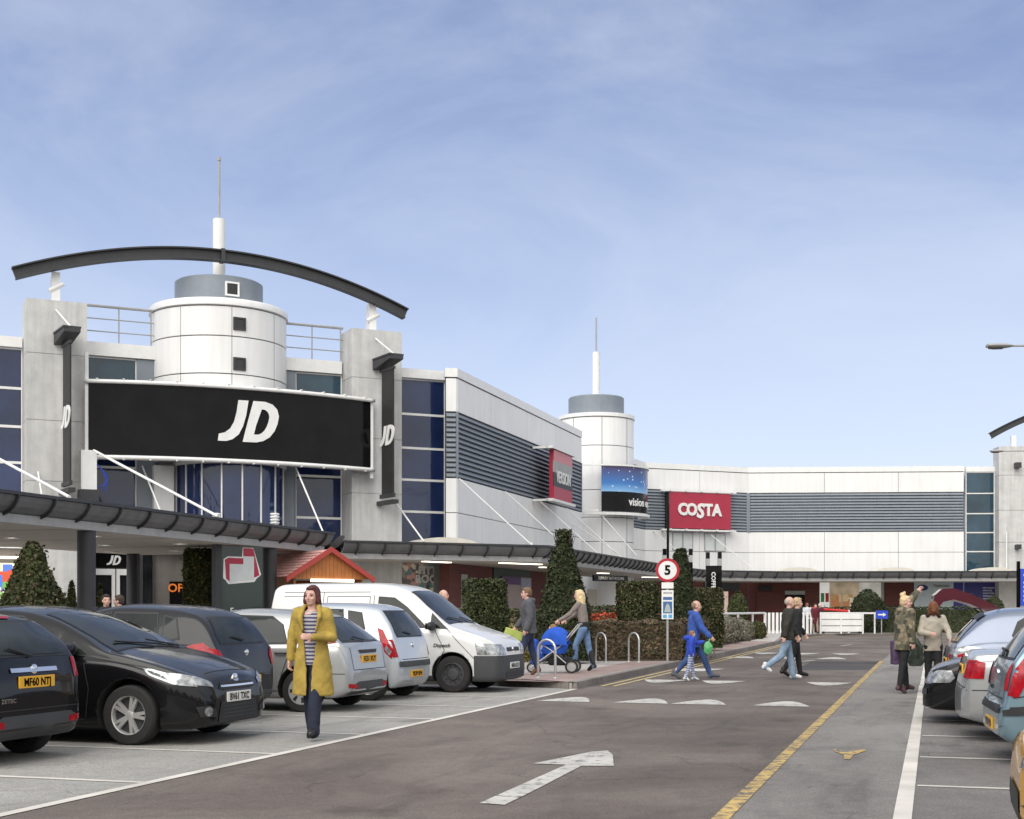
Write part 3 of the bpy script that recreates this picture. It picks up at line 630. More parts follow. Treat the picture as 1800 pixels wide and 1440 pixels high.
# curved opticians sign
r2 = 2.95
cs = thing('shop_sign', 'curved blue and black opticians sign wrapped round the far tower above the canopy', 'sign', T2, 0)
a0, a1 = R(-88), R(18)
def skym():
    m = bpy.data.materials.new('night_blue_print'); m.use_nodes = True; nt_ = m.node_tree; bb = nt_.nodes['Principled BSDF']; bb.inputs['Roughness'].default_value = .3
    t = nt_.nodes.new('ShaderNodeTexCoord'); s2 = nt_.nodes.new('ShaderNodeSeparateXYZ'); nt_.links.new(t.outputs['Object'], s2.inputs[0])
    mr = nt_.nodes.new('ShaderNodeMapRange'); mr.inputs[1].default_value = 8.0; mr.inputs[2].default_value = 9.45; nt_.links.new(s2.outputs[2], mr.inputs[0])
    r = nt_.nodes.new('ShaderNodeValToRGB'); nt_.links.new(mr.outputs[0], r.inputs[0]); e = r.color_ramp.elements
    e[0].color = (.25, .5, .8, 1); e[1].color = (.06, .04, .12, 1); q = e.new(.35); q.color = (.04, .18, .5, 1)
    v = nt_.nodes.new('ShaderNodeTexVoronoi'); v.inputs['Scale'].default_value = 3.4; nt_.links.new(t.outputs['Object'], v.inputs['Vector'])
    lt = nt_.nodes.new('ShaderNodeMath'); lt.operation = 'LESS_THAN'; lt.inputs[1].default_value = .16; nt_.links.new(v.outputs['Distance'], lt.inputs[0])
    mxx = nt_.nodes.new('ShaderNodeMixRGB'); mxx.inputs[2].default_value = (.6, .72, .85, 1); nt_.links.new(lt.outputs[0], mxx.inputs[0]); nt_.links.new(r.outputs[0], mxx.inputs[1]); nt_.links.new(mxx.outputs[0], bb.inputs['Base Color']); return m
b = MB(); b.lathe([(r2 - .1, 8.05), (r2, 8.05), (r2, 9.45), (r2 - .1, 9.45)], 24, 0, a0, a1, smooth=False); b.lathe([(r2 - .1, 6.95), (r2, 6.95), (r2, 8.05), (r2 - .1, 8.04)], 24, 1, a0, a1, smooth=False)
b.build('sign_panel', [skym(), M['signblack']], cs)
b = MB().lathe([(r2 - .3, 6.75), (r2 + .12, 6.75), (r2 + .12, 6.9), (r2 - .3, 6.9), (r2 - .3, 6.75)], 24, 0, a0 - .35, a1 + .05, smooth=False).lathe([(r2 - .2, 9.47), (r2 + .08, 9.47), (r2 + .08, 9.56), (r2 - .2, 9.56)], 24, 0, a0 - .05, a1 + .05, smooth=False)
for z in (7.0, 9.5): b.box(-2.4, -.05, -r2 - .03, -r2 + .06, z - .05, z + .05)
b.build('sign_frame', M['white'], cs, split=True)
def ring2(p): a = R(-40) + p.x / r2; return Vector((math.cos(a) * (r2 + .012 - p.y), math.sin(a) * (r2 + .012 - p.y), p.z))
MB().at((.95, 0, 7.5)).text('vision express', .62, .01, .012).warp(ring2).build('lettering', M['white'], cs)
b = MB(); n = 24
for rr in (.36,):
    vs = [(1.35 + math.cos(2 * math.pi * k / n) * q * .8, 0, 8.75 + math.sin(2 * math.pi * k / n) * q) for q in (rr, rr - .07) for k in range(n)]
    b.add(vs, [(k, (k + 1) % n, n + (k + 1) % n, n + k) for k in range(n)])
b.warp(ring2).build('ring_logo', M['white'], cs)

# ---- coffee shop bay and long far wing
Q = [Vector((6.9, 82.6, 0)), Vector((8.56, 86.3, 0)), Vector((15.8, 89.4, 0)), Vector((29.9, 88.5, 0))]
farb = thing('retail_building', 'white clad far wing with slate louvre band closing the end of the car park', 'building')
FW = []
for i in range(3):
    mtq, lq = wallframe(Q[i], Q[i + 1]); FW.append((mtq, lq))
    clad_wall(farb, mtq, lq, [[], [lq * .52], [upos(mtq, u) for u in (1449, 1579)]][i])
    b = MB(); b.M = mtq.copy(); b.box(0, lq, .1, .5, .1, 3.6); b.build('ground_wall', M['brick'], farb)
    b = MB(); b.M = mtq.copy(); b.box(0, lq, .27, 12, 10.2 + .01 * i, 10.35 + .01 * i); b.build('roof', M['gutter'], farb)
b = MB(); b.M = FW[2][0].copy(); b.box(-.12, .1, -.12, .02, 6.68, 9.29); b.build('louvre_trim', M['louvre2'], farb)
# glazed strip and pylon at the far right, with the start of its arch beam
mt4, _ = wallframe(Q[3], Q[3] + (Q[3] - Q[2]))
gl0, gl1 = upos(mt4, 1697, .3), upos(mt4, 1748, .3)
ent = thing('retail_building', 'far right store front with concrete pylon, blue glass strip and arched beam tip', 'building')
for z0, z1 in zip(zs, zs[1:]):
    w = MB(); w.M = mt4.copy(); w.box(gl0 + .06, gl1 - .05, .3, .33, z0 + .05, z1 - .05); w = w.build('window', M['teal'], ent)
    f = MB(); f.M = mt4.copy(); f.box(gl0, gl0 + .06, .25, .34, z0, z1); f.box(gl1 - .05, gl1, .25, .34, z0, z1); f.box(gl0, gl1, .26, .34, z1 - .05, z1 + .02); f.build('window_frame', M['white'], w)
b = MB(); b.M = mt4.copy(); b.box(gl0, gl1, .2, .6, 10.64, 10.98); b.box(gl0, gl1 + 12, .4, .8, 3.6, 10.6); b.build('wall', M['white'], ent)
b = MB(); b.M = mt4.copy(); b.box(gl0, gl1 + 12, .3, .7, .1, 3.6); b.build('ground_wall', M['stone'], ent)
def ypart(name, m, fn):
    b = MB(); b.M = mt4.copy(); fn(b); b.build(name, m, ent)
ypart('pylon', M['concrete'], lambda b: [b.box(gl1, gl1 + 2.3, -.7, .6, z0, z1) for z0, z1 in ((.1, 3.9), (3.92, 5.9), (5.92, 8.0), (8.02, 10.3), (10.32, 12.2))] and None)
ypart('pylon', M['concrete'], lambda b: [b.box(gl1 + 10.6, gl1 + 12.8, -.7, .6, z0, z1) for z0, z1 in ((.1, 3.9), (3.92, 8.0), (8.02, 12.2))] and None)
ypart('arch_beam', M['charcoal'], lambda b: arch(b, upos(mt4, 1741, -.3), upos(mt4, 1741, -.3) + 14, 12.95, 15.0, 12.95, -.3))
ypart('beam_support', M['white'], lambda b: b.box(gl1 + .9, gl1 + 1.2, -.4, -.1, 12.2, 12.95))
ypart('floodlight', M['charcoal'], lambda b: (b.box(gl1 + .95, gl1 + 1.3, -1.2, -.72, 10.75, 11.1), b.box(gl1 + 1.0, gl1 + 1.3, -1.2, -.72, 5.45, 5.75)))
ypart('sign_frame', M['white'], lambda b: (b.box(gl1 + 2.4, gl1 + 8, -1.2, -1.0, 9.2, 9.4), b.box(gl1 + 2.4, gl1 + 8, -1.2, -1.0, 6.75, 6.95), b.tube([(gl1 + .45, -.85, 3.9), (gl1 + .45, -.85, 6.6)], .05, 6)))
ypart('sign_panel', M['signblack'], lambda b: b.box(gl1 + 2.9, gl1 + 8, -1.1, -1.05, 6.95, 9.2))
# red coffee sign
mtc, lc = FW[1]
cx0, cx1 = upos(mtc, 1176, -.45), upos(mtc, 1284, -.45)
co = thing('shop_sign', 'crimson rectangular coffee shop sign with white lettering on the slate louvres', 'sign')
b = MB(); b.M = mtc.copy(); b.box(cx0, cx1, -.5, -.3, 6.78, 9.12); b.build('sign_panel', M['redsign'], co)
b = MB(); b.M = mtc.copy(); b.box(cx0 - .08, cx0 - .005, -.52, -.02, 6.75, 9.15); b.build('sign_edge', M['black'], co)
b = MB(); b.M = mtc.copy()
for z in (6.62, 9.15): b.box(cx0 - .55, cx1 + .4, -.55, -.3, z, z + .1); [b.box(x - .05, x + .05, -.75, -.55, z + .02, z + .12) for x in np.linspace(cx0, cx1, 5)]; [b.box(x - .05, x + .05, -.3, -.05, z, z + .1) for x in (cx0 - .3, cx1 + .2)]
b.build('sign_frame', M['white'], co, split=True)
b = MB(); b.M = mtc.copy() @ Matrix.Translation(((cx0 + cx1) / 2 - .02, -.505, 7.98))
MC = b.M.copy()
for ch, x_, z_, k_, sh in (('C', -1.35, 0, 1.05, 0), ('O', -.66, 0, 1.05, 0), ('S', -.04, -.08, 1.28, .12), ('T', .60, 0, 1.05, 0), ('A', 1.24, 0, 1.05, 0)):
    b.M = MC @ Matrix.Translation((x_, 0, z_)); b.text(ch, k_, .04, .045, sx=.92, shear=sh)
b.build('lettering', M['white'], co)
for xa, xb in ((1182, 1200), (1200, 1218), (1238, 1257), (1257, 1275)):
    x0, x1 = upos(mtc, xa, -.05), upos(mtc, xb, -.05)
    w = MB(); w.M = mtc.copy(); w.box(x0 + .05, x1 - .05, -.07, -.045, 5.4, 6.5); w = w.build('window', mat('frosted_white_film', (.6, .63, .62), .25), farb)
    f = MB(); f.M = mtc.copy(); f.box(x0, x0 + .05, -.09, -.045, 5.35, 6.55); f.box(x1 - .05, x1, -.09, -.045, 5.35, 6.55); f.box(x0 + .05, x1 - .05, -.085, -.045, 6.5, 6.55); f.box(x0 + .05, x1 - .05, -.085, -.045, 5.35, 5.4)
    f.build('window_frame', M['gutter'], w)
# red projecting sign on the side wing
sx0, sx1 = upos(mt2, 972, -.9), upos(mt2, 1004, -.9)
rs_ = thing('shop_sign', 'tall red, black and grey shop sign projecting from the side wing louvres', 'sign')
b = MB(); b.M = mt2.copy(); b.box(sx0, sx1, -.95, -.72, 6.72, 9.0); b.build('sign_panel', M['redsign'], rs_)
b = MB(); b.M = mt2.copy(); b.box(sx0 - .002, sx1 + .002, -.96, -.9, 7.3, 7.95, 0); b.box(sx0 - .002, sx1 + .002, -.96, -.9, 7.95, 8.5, 1); b.build('sign_face', [M['charcoal'], M['gutter']], rs_)
b = MB(); b.M = mt2.copy(); b.box(sx0 - .01, sx1 + .01, -.955, -.9, 8.5, 9.0); b.build('sign_face', mat('pale_red', (.55, .12, .12), .35), rs_)
b = MB(); b.M = mt2.copy()
for z in (6.56, 9.02): b.box(sx0 - .5, sx1 + .3, -1.05, -.7, z, z + .12); b.box(sx0 - .5, sx0 - .35, -.8, -.05, z, z + .1)
b.build('sign_frame', M['white'], rs_, split=True)
b = MB(); b.M = mt2.copy() @ Matrix.Translation(((sx0 + sx1) / 2, -.965, 7.75)); b.text('VERSION', .78, .01, .01, sx=.8); b.build('lettering', M['white'], rs_)

# ---- ground-floor shopfronts of the wings
def front(par, mtx, u0, u1, z0, z1, m, y=.04, name='shop_front', th=.05, **kw):
    b = MB(); b.M = mtx.copy(); b.box(upos(mtx, u0, y), upos(mtx, u1, y), y, y + th, z0, z1); return b.build(name, m, par, **kw)
pale = mat('pale_render', (.5, .46, .40), .7)
front(side, mt2, 812, 822, .12, 2.9, M['gutter'])
front(side, mt2, 868, 932, .12, 3.4, mat('dark_green_front', (.02, .05, .035), .5), name='recess')
po = thing('advert_poster', 'purple topped advertising poster of a seated couple behind the walking man', 'poster')
front(po, mt2, 884, 934, .9, 2.95, mat('poster_skin', (.36, .28, .27), .5), y=-.04, name='poster_face'); front(po, mt2, 884, 916, 2.6, 2.95, mat('purple', (.10, .04, .16), .5), y=-.06, th=.018, name='poster_header')
front(po, mt2, 916, 933, 2.45, 2.92, mat('pale_blue', (.35, .37, .5), .5), y=-.06, th=.018, name='poster_logo'); front(po, mt2, 889, 912, .95, 1.5, mat('navy_cloth', (.01, .02, .12), .7), y=-.06, th=.018, name='poster_figure')
front(side, mt2, 1034, 1056, .12, 2.6, pale); front(side, mt2, 1056, 1066, .12, 2.6, M['charcoal']); front(side, mt2, 1066, 1074, .12, 2.6, pale)
bs = thing('shop_sign', 'narrow black shop sign with white lettering under the canopy behind the conical tree', 'sign')
x0, x1 = upos(mt2, 1046, -.1), upos(mt2, 1103, -.1)
mtS, lS = wallframe(at(1044, 66), at(1104, 68))
b = MB(); b.M = mtS.copy(); b.box(0, lS, 0, .1, 2.9, 3.2); b.build('sign_panel', M['signblack'], bs)
b = MB(); b.M = mtS.copy() @ Matrix.Translation((lS / 2, -.005, 3.05)); b.text('LUXURY BATHROOMS', .2, .004, .003); b.build('lettering', M['white'], bs)
m3 = FW[2][0]
front(farb, m3, 1330, 1372, .12, 2.7, M['brick'], y=.02)
front(farb, mtc, 1240, 1280, 1.0, 2.7, mat('pink_lit_window', (.8, .6, .52), .5, emit=.3), name='shop_window'); front(farb, mtc, 1238, 1300, 2.75, 3.3, M['charcoal'])
w = front(farb, m3, 1381, 1414, .5, 2.5, M['glassblack'], name='shop_window'); front(farb, m3, 1380, 1415, 2.5, 2.75, M['gutter'], y=.0)
front(farb, m3, 1338, 1352, .6, 2.0, M['charcoal'], name='cash_machine'); front(farb, m3, 1334, 1357, 2.75, 3.1, M['black'], name='notice')
food = cells('food_poster_print', [(.45, .28, .1), (.6, .45, .25), (.5, .2, .08), (.7, .65, .5), (.3, .18, .08)], 1.6, emit=.2, sc3=(1, 1, .5))
front(farb, m3, 1441, 1458, .7, 3.4, mat('white_lit_window', (.75, .75, .72), .4, emit=.35), name='shop_window')
front(farb, m3, 1443, 1449, 2.0, 2.6, mat('flag_green', (.05, .35, .12), .5), y=.02, name='poster'); front(farb, m3, 1451, 1457, 2.0, 2.6, M['red'], y=.02, name='poster')
for a, c in ((1461, 1478), (1482, 1499)): front(farb, m3, a, c, .5, 2.5, food, y=.01, name='poster')
front(farb, m3, 1458, 1510, .3, 3.4, mat('shop_interior_glow', (.42, .34, .24), .5, emit=.25, var=.4, scale=1.2), name='shop_window')
front(farb, m3, 1510, 1550, .3, 3.4, mat('shop_interior_pale', (.55, .55, .5), .5, emit=.25, var=.35, scale=.9), name='shop_window')
front(farb, m3, 1549, 1554, .2, 3.5, M['gutter'], y=0)
ops = thing('shop_sign', 'pale shop panel with dark blue oval badge under the far canopy', 'sign')
front(ops, m3, 1607, 1676, .3, 3.45, mat('pale_cyan_panel', (.50, .60, .64), .5), name='sign_panel')
b = MB(); b.M = m3.copy() @ Matrix.Translation((upos(m3, 1622, 0), .03, 2.95)); n = 24
b.add([(math.cos(6.283 * k / n) * .36, 0, math.sin(6.283 * k / n) * .2) for k in range(n)], [tuple(range(n))]); b.build('badge', mat('badge_blue', (.02, .03, .15), .4), ops)
b = MB(); b.M = m3.copy() @ Matrix.Translation((upos(m3, 1655, 0), .03, 3.08)); b.text('Opticians', .28, .004, .004); b.build('lettering', M['louvre'], ops)
m4w = mt4
front(farb, m3, 1676, 1694, .3, 3.45, mat('deep_blue_front', (.03, .03, .22), .4)); front(ent, m4w, 1695, 1752, .3, 3.45, mat('deep_blue_front2', (.035, .035, .20), .4), y=.2)
b = MB(); b.M = m4w.copy(); [b.box(upos(m4w, 1728, .15), upos(m4w, 1748 - 4 * (k % 2), .15), .17, .19, 2.9 - .18 * k, 2.98 - .18 * k) for k in range(6)]; b.build('window_print', mat('white_vinyl', (.5, .5, .7), .5), ent)

# ================================================================== CANOPIES
def canopy(name, label, path, depth, ztop=3.9, pitch=.95, drop=.56, dirside=1, extra=None, big=False):
    """walkway roof: thin top edge, concave grey fascia with fins, pale gutter board and soffit; path = outer edge, building on its left"""
    root = thing(name, label, 'canopy')
    P = [Vector((p[0], p[1], 0)) for p in path]; nrm = []
    for i in range(len(P)):
        ds_ = []
        if i > 0: ds_.append((P[i] - P[i - 1]).normalized())
        if i < len(P) - 1: ds_.append((P[i + 1] - P[i]).normalized())
        ns = [Vector((-d.y, d.x, 0)) for d in ds_]; a = sum(ns, Vector()) / len(ns); nrm.append(a / a.length_squared)
    def sweep(mb, prof, mi=0, closed=True):
        m = len(prof); vs = [(P[i] + nrm[i] * y + Vector((0, 0, ztop + z))) for i in range(len(P)) for y, z in prof]
        fs = [(i * m + k, i * m + (k + 1) % m, (i + 1) * m + (k + 1) % m, (i + 1) * m + k) for i in range(len(P) - 1) for k in range(m if closed else m - 1)]
        if closed: fs += [tuple(range(m)), tuple(range((len(P) - 1) * m, len(P) * m))]
        mb.add(vs, fs, mi)
    b = MB(); sweep(b, [(-.03, -.04), (-.03, .03), (depth, .03), (depth, -.04)]); b.build('roof_sheet', M['charcoal'], root)
    arc = [(.02, -.05), (.06, -.16), (.14, -.27), (.26, -.36), (.40, -.41)]
    b = MB(); sweep(b, arc + [(.42, -.37), (.3, -.3), (.2, -.22), (.12, -.13), (.08, -.05)]); b.build('fascia', M['fascia'], root)
    b = MB(); sweep(b, [(.36, -.60), (.36, -.41), (.50, -.39), (.50, -.60)]); b.build('gutter_board', M['gutter'], root)
    b = MB(); sweep(b, [(.50, -.60), (.50, -.57), (depth, -.57), (depth, -.60)]); b.build('soffit', M['soffit'], root)
    b = MB(); q = MB()
    for i in range(len(P) - 1):
        d = P[i + 1] - P[i]; L = d.length; d.normalize(); nn = Vector((-d.y, d.x, 0)); k = int(L / pitch)
        for j in range(k + (1 if i == len(P) - 2 else 0)):
            o_ = P[i] + d * (j + .5) * L / max(k, 1)
            prof = [(-.05, -.03), (-.05, -.09), (.0, -.2), (.08, -.31), (.2, -.41), (.36, -.47), (.5, -.43), (.3, -.2), (.1, -.03)]
            vs = [o_ + d * e + nn * y + Vector((0, 0, ztop + z)) for e in (-.018, .018) for y, z in prof]; m = len(prof)
            b.add(vs, [tuple(range(m)), tuple(range(m, 2 * m))] + [(a, (a + 1) % m, m + (a + 1) % m, m + a) for a in range(m)])
            c = o_ + nn * -.05 + Vector((0, 0, ztop + .02)); q.at(c).box(-.03, .03, -.03, .03, -.05, .04); q.at()
    b.build('fascia_fin', M['charcoal'], root, split=True)
    return root
c1 = canopy('walkway_canopy', 'covered walkway roof with pale lit soffit crossing in front of the corner store', [RD(8, -18.2), RD(38.9, -18.2)], 7.4, pitch=1.2)
# posts of canopy one
for s_, t_ in ((30.0 - 3.2, -18.8), (34.5 + .2, -18.8)): pass
def post(par, p, r=.21, z1=3.33, m='charcoal'): MB().at(p).lathe([(r * 1.25, .1), (r * 1.25, .2), (r, .22), (r, z1)], 20).build('post', M[m], par)
for p in (at(152, 31.1), at(474, 39.7), RD(17.5, -18.8), RD(17.5, -25), RD(28, -25), RD(38, -25)): post(c1, p)
def downlight(par, s_, t_):
    f = MB().at(RD(s_, t_, 3.29)).lathe([(0, 0), (.16, 0), (.17, .02)], 16).build('downlight', M['lamp'], par)
    MB().at(RD(s_, t_, 3.285)).lathe([(.17, 0), (.21, -.01), (.21, .02)], 16).build('trim_ring', M['white'], f)
for s_ in (20.5, 24.5, 28.5, 32.5, 36.2):
    for t_ in (-19.9, -22.3, -24.6): downlight(c1, s_, t_)
b = MB()
for s_ in (22, 26, 30, 34): b.at(RD(s_, -22.0, 3.297), -TH).box(-3.2, 3.2, -.02, .02, 0, .002)
b.build('soffit_joint', M['joint'], c1)
b = MB()
for u_, v_ in ((380, 905), (483, 905)):
    Y_ = 41.5; p = at(u_, Y_)
    for k in range(6): b.at((p.x, p.y, 3.95 + .09 * k)).lathe([(.12, 0), (.15, .02), (.15, .05), (.12, .065)], 12)
b.build('roof_vent', M['white'], c1)
c2 = canopy('walkway_canopy', 'long grey canopy running round the shopfronts below the white cladding', [(-5.9, 47.25), (1.4, 50.9), (10.0, 77.2), (12.2, 82.3), (17.3, 84.75), (34.5, 83.7)], 4.45, pitch=.95)
for p in ((2.2, 54.6), (9.0, 75.5)): post(c2, (*p, 0), .12)
dm = mat('ivory_dome', (.66, .63, .55), .4)
b = MB()
for u_, Y_, w_ in ((775, 51.5, 2.0), (1400, 87, 1.9), (1570, 87, 1.9), (1740, 87, 1.9)):
    p = at(u_, Y_); b.at((p.x, p.y, 3.93), EA if u_ < 900 else 0).add([(math.cos(math.pi * k / 12) * w_ / 1.5, y, math.sin(math.pi * k / 12) * .30) for y in (-.7, .7) for k in range(13)], [(k, k + 1, 14 + k, 13 + k) for k in range(12)] + [tuple(range(13)), tuple(range(13, 26))])
b.build('rooflight', dm, c2, split=True)
b = MB()
for p, q, z in ((at(745, 50.2), at(790, 51.4), 3.27), (at(880, 51.8), at(950, 53.5), 3.27), (at(950, 57), at(975, 57.5), 3.27), (at(1052, 66), at(1068, 66.5), 3.27), (at(1130, 74), at(1155, 74.5), 3.27)):
    d = (q - p).normalized(); b.add([(*(p + Vector((-d.y, d.x, 0)) * a)[:2], z + e) for a in (-.12, .12) for e in (0, .05)] + [(*(q + Vector((-d.y, d.x, 0)) * a)[:2], z + e) for a in (-.12, .12) for e in (0, .05)], [(0, 2, 6, 4), (0, 1, 5, 4), (2, 3, 7, 6), (0, 1, 3, 2), (4, 5, 7, 6)])
b.build('strip_light', M['lamp'], c2, split=True)
# tie rods
b = MB()
for u_ in (803, 884, 945, 993):
    x = upos(mt2, u_); a = mt2 @ Vector((x, -.1, 6.65)); c = mt2 @ Vector((x + .3, -3.0, 4.0)); b.tube([a, c], .028, 6); b.at(c).lathe([(.06, -.1), (.06, .1)], 8); b.at()
mq = FW[0][0]
for x in (2.2, 6.3): a = FW[1][0] @ Vector((x - 1.6, -.05, 6.6)); c = FW[1][0] @ Vector((x, -3.2, 4.0)); b.tube([a, c], .028, 6)
for a, c in ((at(1057, 74.2, 905), at(1120, 70.5, 978)), (at(985, 70.5, 905), at(1085, 66.5, 972))): b.tube([a, c], .025, 6)
for (ua, ya_, za), (uc, yc_, zc) in (((695, -1.0, 5.6), (745, -3.2, 4.0)), ((520, -1.5, 6.7), (572, -4.2, 4.0)), ((250, -.6, 6.6), (300, -2.5, 4.0)), ((67, -1.0, 6.2), (84, -3.4, 4.0))):
    b.tube([JM @ Vector((ju(ua, ya_), ya_, za)), JM @ Vector((ju(uc, yc_), yc_, zc))], .032, 6)
b.build('tie_rod', M['white'], c2, split=True)
b = MB()
for (ua, ya_, va), (uc, Yc_, vc) in (((165, 45.8, 792), (383, 40.9, 908)), ((-60, 44, 775), (122, 33.5, 874))): b.tube([at(ua, ya_, va), at(uc, Yc_, vc)], .045, 8)
b.build('tie_rod', M['white'], c1, split=True)
# ================================================================== VEHICLES
def pchip(xs, ys):
    xs = np.array(xs, float); ys = np.array(ys, float); h = np.diff(xs); d = np.diff(ys) / h; m = np.zeros_like(ys)
    m[0], m[-1] = d[0], d[-1]
    for i in range(1, len(xs) - 1):
        if d[i - 1] * d[i] > 0: w1 = 2 * h[i] + h[i - 1]; w2 = h[i] + 2 * h[i - 1]; m[i] = (w1 + w2) / (w1 / d[i - 1] + w2 / d[i])
    def f(x):
        x = np.clip(x, xs[0], xs[-1]); i = np.clip(np.searchsorted(xs, x) - 1, 0, len(h) - 1); t = (x - xs[i]) / h[i]
        return (2 * t**3 - 3 * t**2 + 1) * ys[i] + (t**3 - 2 * t**2 + t) * h[i] * m[i] + (-2 * t**3 + 3 * t**2) * ys[i + 1] + (t**3 - t**2) * h[i] * m[i + 1]
    return f
def carpaint(name, col, metal=.35, rough=.28, coat=.7, spec=.4):
    return mat(name, col, rough, metal=metal, var=.04, scale=2, coat=coat, spec=spec)
LENS_RED = mat('red_lens', (.33, .004, .012), .16, var=.4, scale=14, spec=.35)
LENS_CLR = mat('clear_lamp_lens', (.34, .35, .36), .12, metal=.5, var=.6, scale=16)
CHROME = mat('chrome', (.75, .75, .76), .12, metal=1, var=.05)
RIM = mat('alloy_rim', (.62, .61, .59), .3, metal=.5, var=.08)
RIMDARK = mat('steel_rim', (.05, .05, .055), .5, var=.2)
TYRE = mat('tyre_rubber', (.022, .021, .021), .85, var=.2, scale=20)
GREYTRIM = mat('grey_bumper_plastic', (.045, .047, .05), .6, var=.15)
PLY = mat('yellow_plate', (.75, .40, .03), .5, var=.06); PLW = mat('white_plate', (.72, .72, .70), .5, var=.06)
CABIN = mat('dark_interior', (.02, .02, .02), .9)
class Car:
    """body grown from profiles measured from the front bumper (d) backwards; local x forward, origin on the ground at mid length"""
    def __init__(c, name, label, L, W, top, belt, width, bottom, paint, wheels, rw, tumble=.34, crown=.035, cladding=None, cat='car', group=None, roofr=.06):
        c.L, c.W, c.paint = L, W, paint
        c.root = thing(name, label, cat, (0, 0, 0), 0, group)
        ft, fb, fw, fz = pchip(*zip(*top)), pchip(*zip(*belt)), pchip(*zip(*width)), pchip(*zip(*bottom))
        c.ft, c.fb, c.fw = ft, fb, fw
        u = np.linspace(0, 1, 110); d = L * (u + .0) 
        ends = np.array([0, .006, .015, .03, .05, .075, .1, .14]); d = np.unique(np.concatenate([d, ends, L - ends, np.array([t[0] for t in top])]))
        ring = []
        for x in d:
            t, bl, w, zb = float(ft(x)), float(fb(x)), float(fw(x)), float(fz(x)); bl = min(bl, t - .02); g = max(t - bl, .02)
            s = min(1, g / .35); wr = w * .965 - tumble * g - roofr * s
            ct = [(0, zb), (.7 * w, zb), (.93 * w, zb + .015), (.985 * w, zb + .10), (w, zb + .45 * (bl - zb)), (.998 * w, zb + .72 * (bl - zb)), (.988 * w, bl - .05), (.965 * w, bl), (.95 * w - tumble * g * .12 * s, bl + .10 * g),
                  ((.95 * w - tumble * g * .12 * s + wr) / 2 + .012 * s, bl + .52 * g), (wr + .018 * s, bl + .86 * g), (wr - .03, bl + .955 * g), (wr * .82, t - .004), (wr * .4, t + crown * .85), (0, t + crown)]
            k = np.linspace(0, 1, len(ct)); fy, fzz = pchip(k, [p[0] for p in ct]), pchip(k, [p[1] for p in ct]); kk = np.linspace(0, 1, 43)
            ring.append(np.stack([fy(kk), fzz(kk)], 1))
        A = np.array(ring); n, m = A.shape[:2]; vs = []; idx = np.zeros((n, 2 * m - 2), int)
        for i in range(n):
            for j in range(m): idx[i, j] = len(vs); vs.append((L / 2 - d[i], A[i, j, 0], A[i, j, 1]))
            for j in range(m - 2, 0, -1): idx[i, m + (m - 2 - j)] = len(vs); vs.append((L / 2 - d[i], -A[i, j, 0], A[i, j, 1]))
        q = 2 * m - 2; fs = [(idx[i, j], idx[i, (j + 1) % q], idx[i + 1, (j + 1) % q], idx[i + 1, j]) for i in range(n - 1) for j in range(q)]
        fs += [tuple(idx[0]), tuple(idx[-1])]
        me = bpy.data.meshes.new('body'); me.from_pydata(vs, [], [tuple(int(a) for a in f) for f in fs]); 
        for mm in (paint, cladding or paint, CABIN): me.materials.append(mm)
        bm = bmesh.new(); bm.from_mesh(me); bmesh.ops.recalc_face_normals(bm, faces=bm.faces); bm.to_mesh(me); bm.free()
        me.polygons.foreach_set('use_smooth', [len(p.vertices) == 4 for p in me.polygons])
        c.bvh = BVHTree.FromPolygons(vs, fs); c.vs = vs
        o = bpy.data.objects.new('body', me); COL.objects.link(o)
        # wheel arches
        cb = MB()
        for x in wheels[:2]:
            for s_ in (1, -1):
                n2 = 40; r = wheels[2] + .055; xx = L / 2 - x; y0, y1 = s_ * (W / 2 + .2), s_ * (W / 2 - .30)
                va = [(xx + r * math.cos(2 * math.pi * k / n2), y, wheels[2] + .015 + r * math.sin(2 * math.pi * k / n2)) for y in (y0, y1) for k in range(n2)]
                cb.add(va, [(k, (k + 1) % n2, n2 + (k + 1) % n2, n2 + k) for k in range(n2)] + [tuple(range(n2)), tuple(range(n2, 2 * n2))], 2)
        cut = cb.build('cut', [paint, paint, CABIN])
        bo = o.modifiers.new('b', 'BOOLEAN'); bo.operation = 'DIFFERENCE'; bo.solver = 'EXACT'; bo.object = cut; bo.material_mode = 'TRANSFER' if hasattr(bo, 'material_mode') else 'INDEX'
        dg = bpy.context.evaluated_depsgraph_get(); m2 = bpy.data.meshes.new_from_object(o.evaluated_get(dg)); bpy.data.objects.remove(o); bpy.data.objects.remove(cut)
        if cladding:
            bm = bmesh.new(); bm.from_mesh(m2)
            for zc_ in (.655, .30, .55): bmesh.ops.bisect_plane(bm, geom=bm.verts[:] + bm.edges[:] + bm.faces[:], plane_co=(0, 0, zc_), plane_no=(0, 0, 1))
            bm.to_mesh(m2); bm.free()
            for p in m2.polygons:
                if p.material_index == 0 and p.center.z < c_h(cladding_h, L / 2 - p.center.x, L): p.material_index = 1
        m2.name = 'body'; o = bpy.data.objects.new('body', m2); COL.objects.link(o); o.parent = c.root; c.body = o
        for x in wheels[:2]:
            for s_ in (1, -1): c.wheel(L / 2 - x, s_, wheels[2], rw, W)
    def wheel(c, x, s_, r, kind, W):
        y = s_ * (W / 2 - .115); w = .10
        hub = thing('wheel', None, None, (x, y, r), 0); hub.parent = c.root
        pr = [(r * .62, -w), (r * .92, -w), (r * .985, -w * .8), (r, -w * .55), (r, w * .55), (r * .985, w * .8), (r * .92, w), (r * .66, w), (r * .64, w * .7)]
        Mx = Matrix.Rotation(R(-90) if s_ > 0 else R(90), 4, 'X')
        b = MB(); b.M = Mx; b.lathe(pr, 40); b.build('tyre', TYRE, hub)
        b = MB(); b.M = Mx; dark = MB(); dark.M = Mx
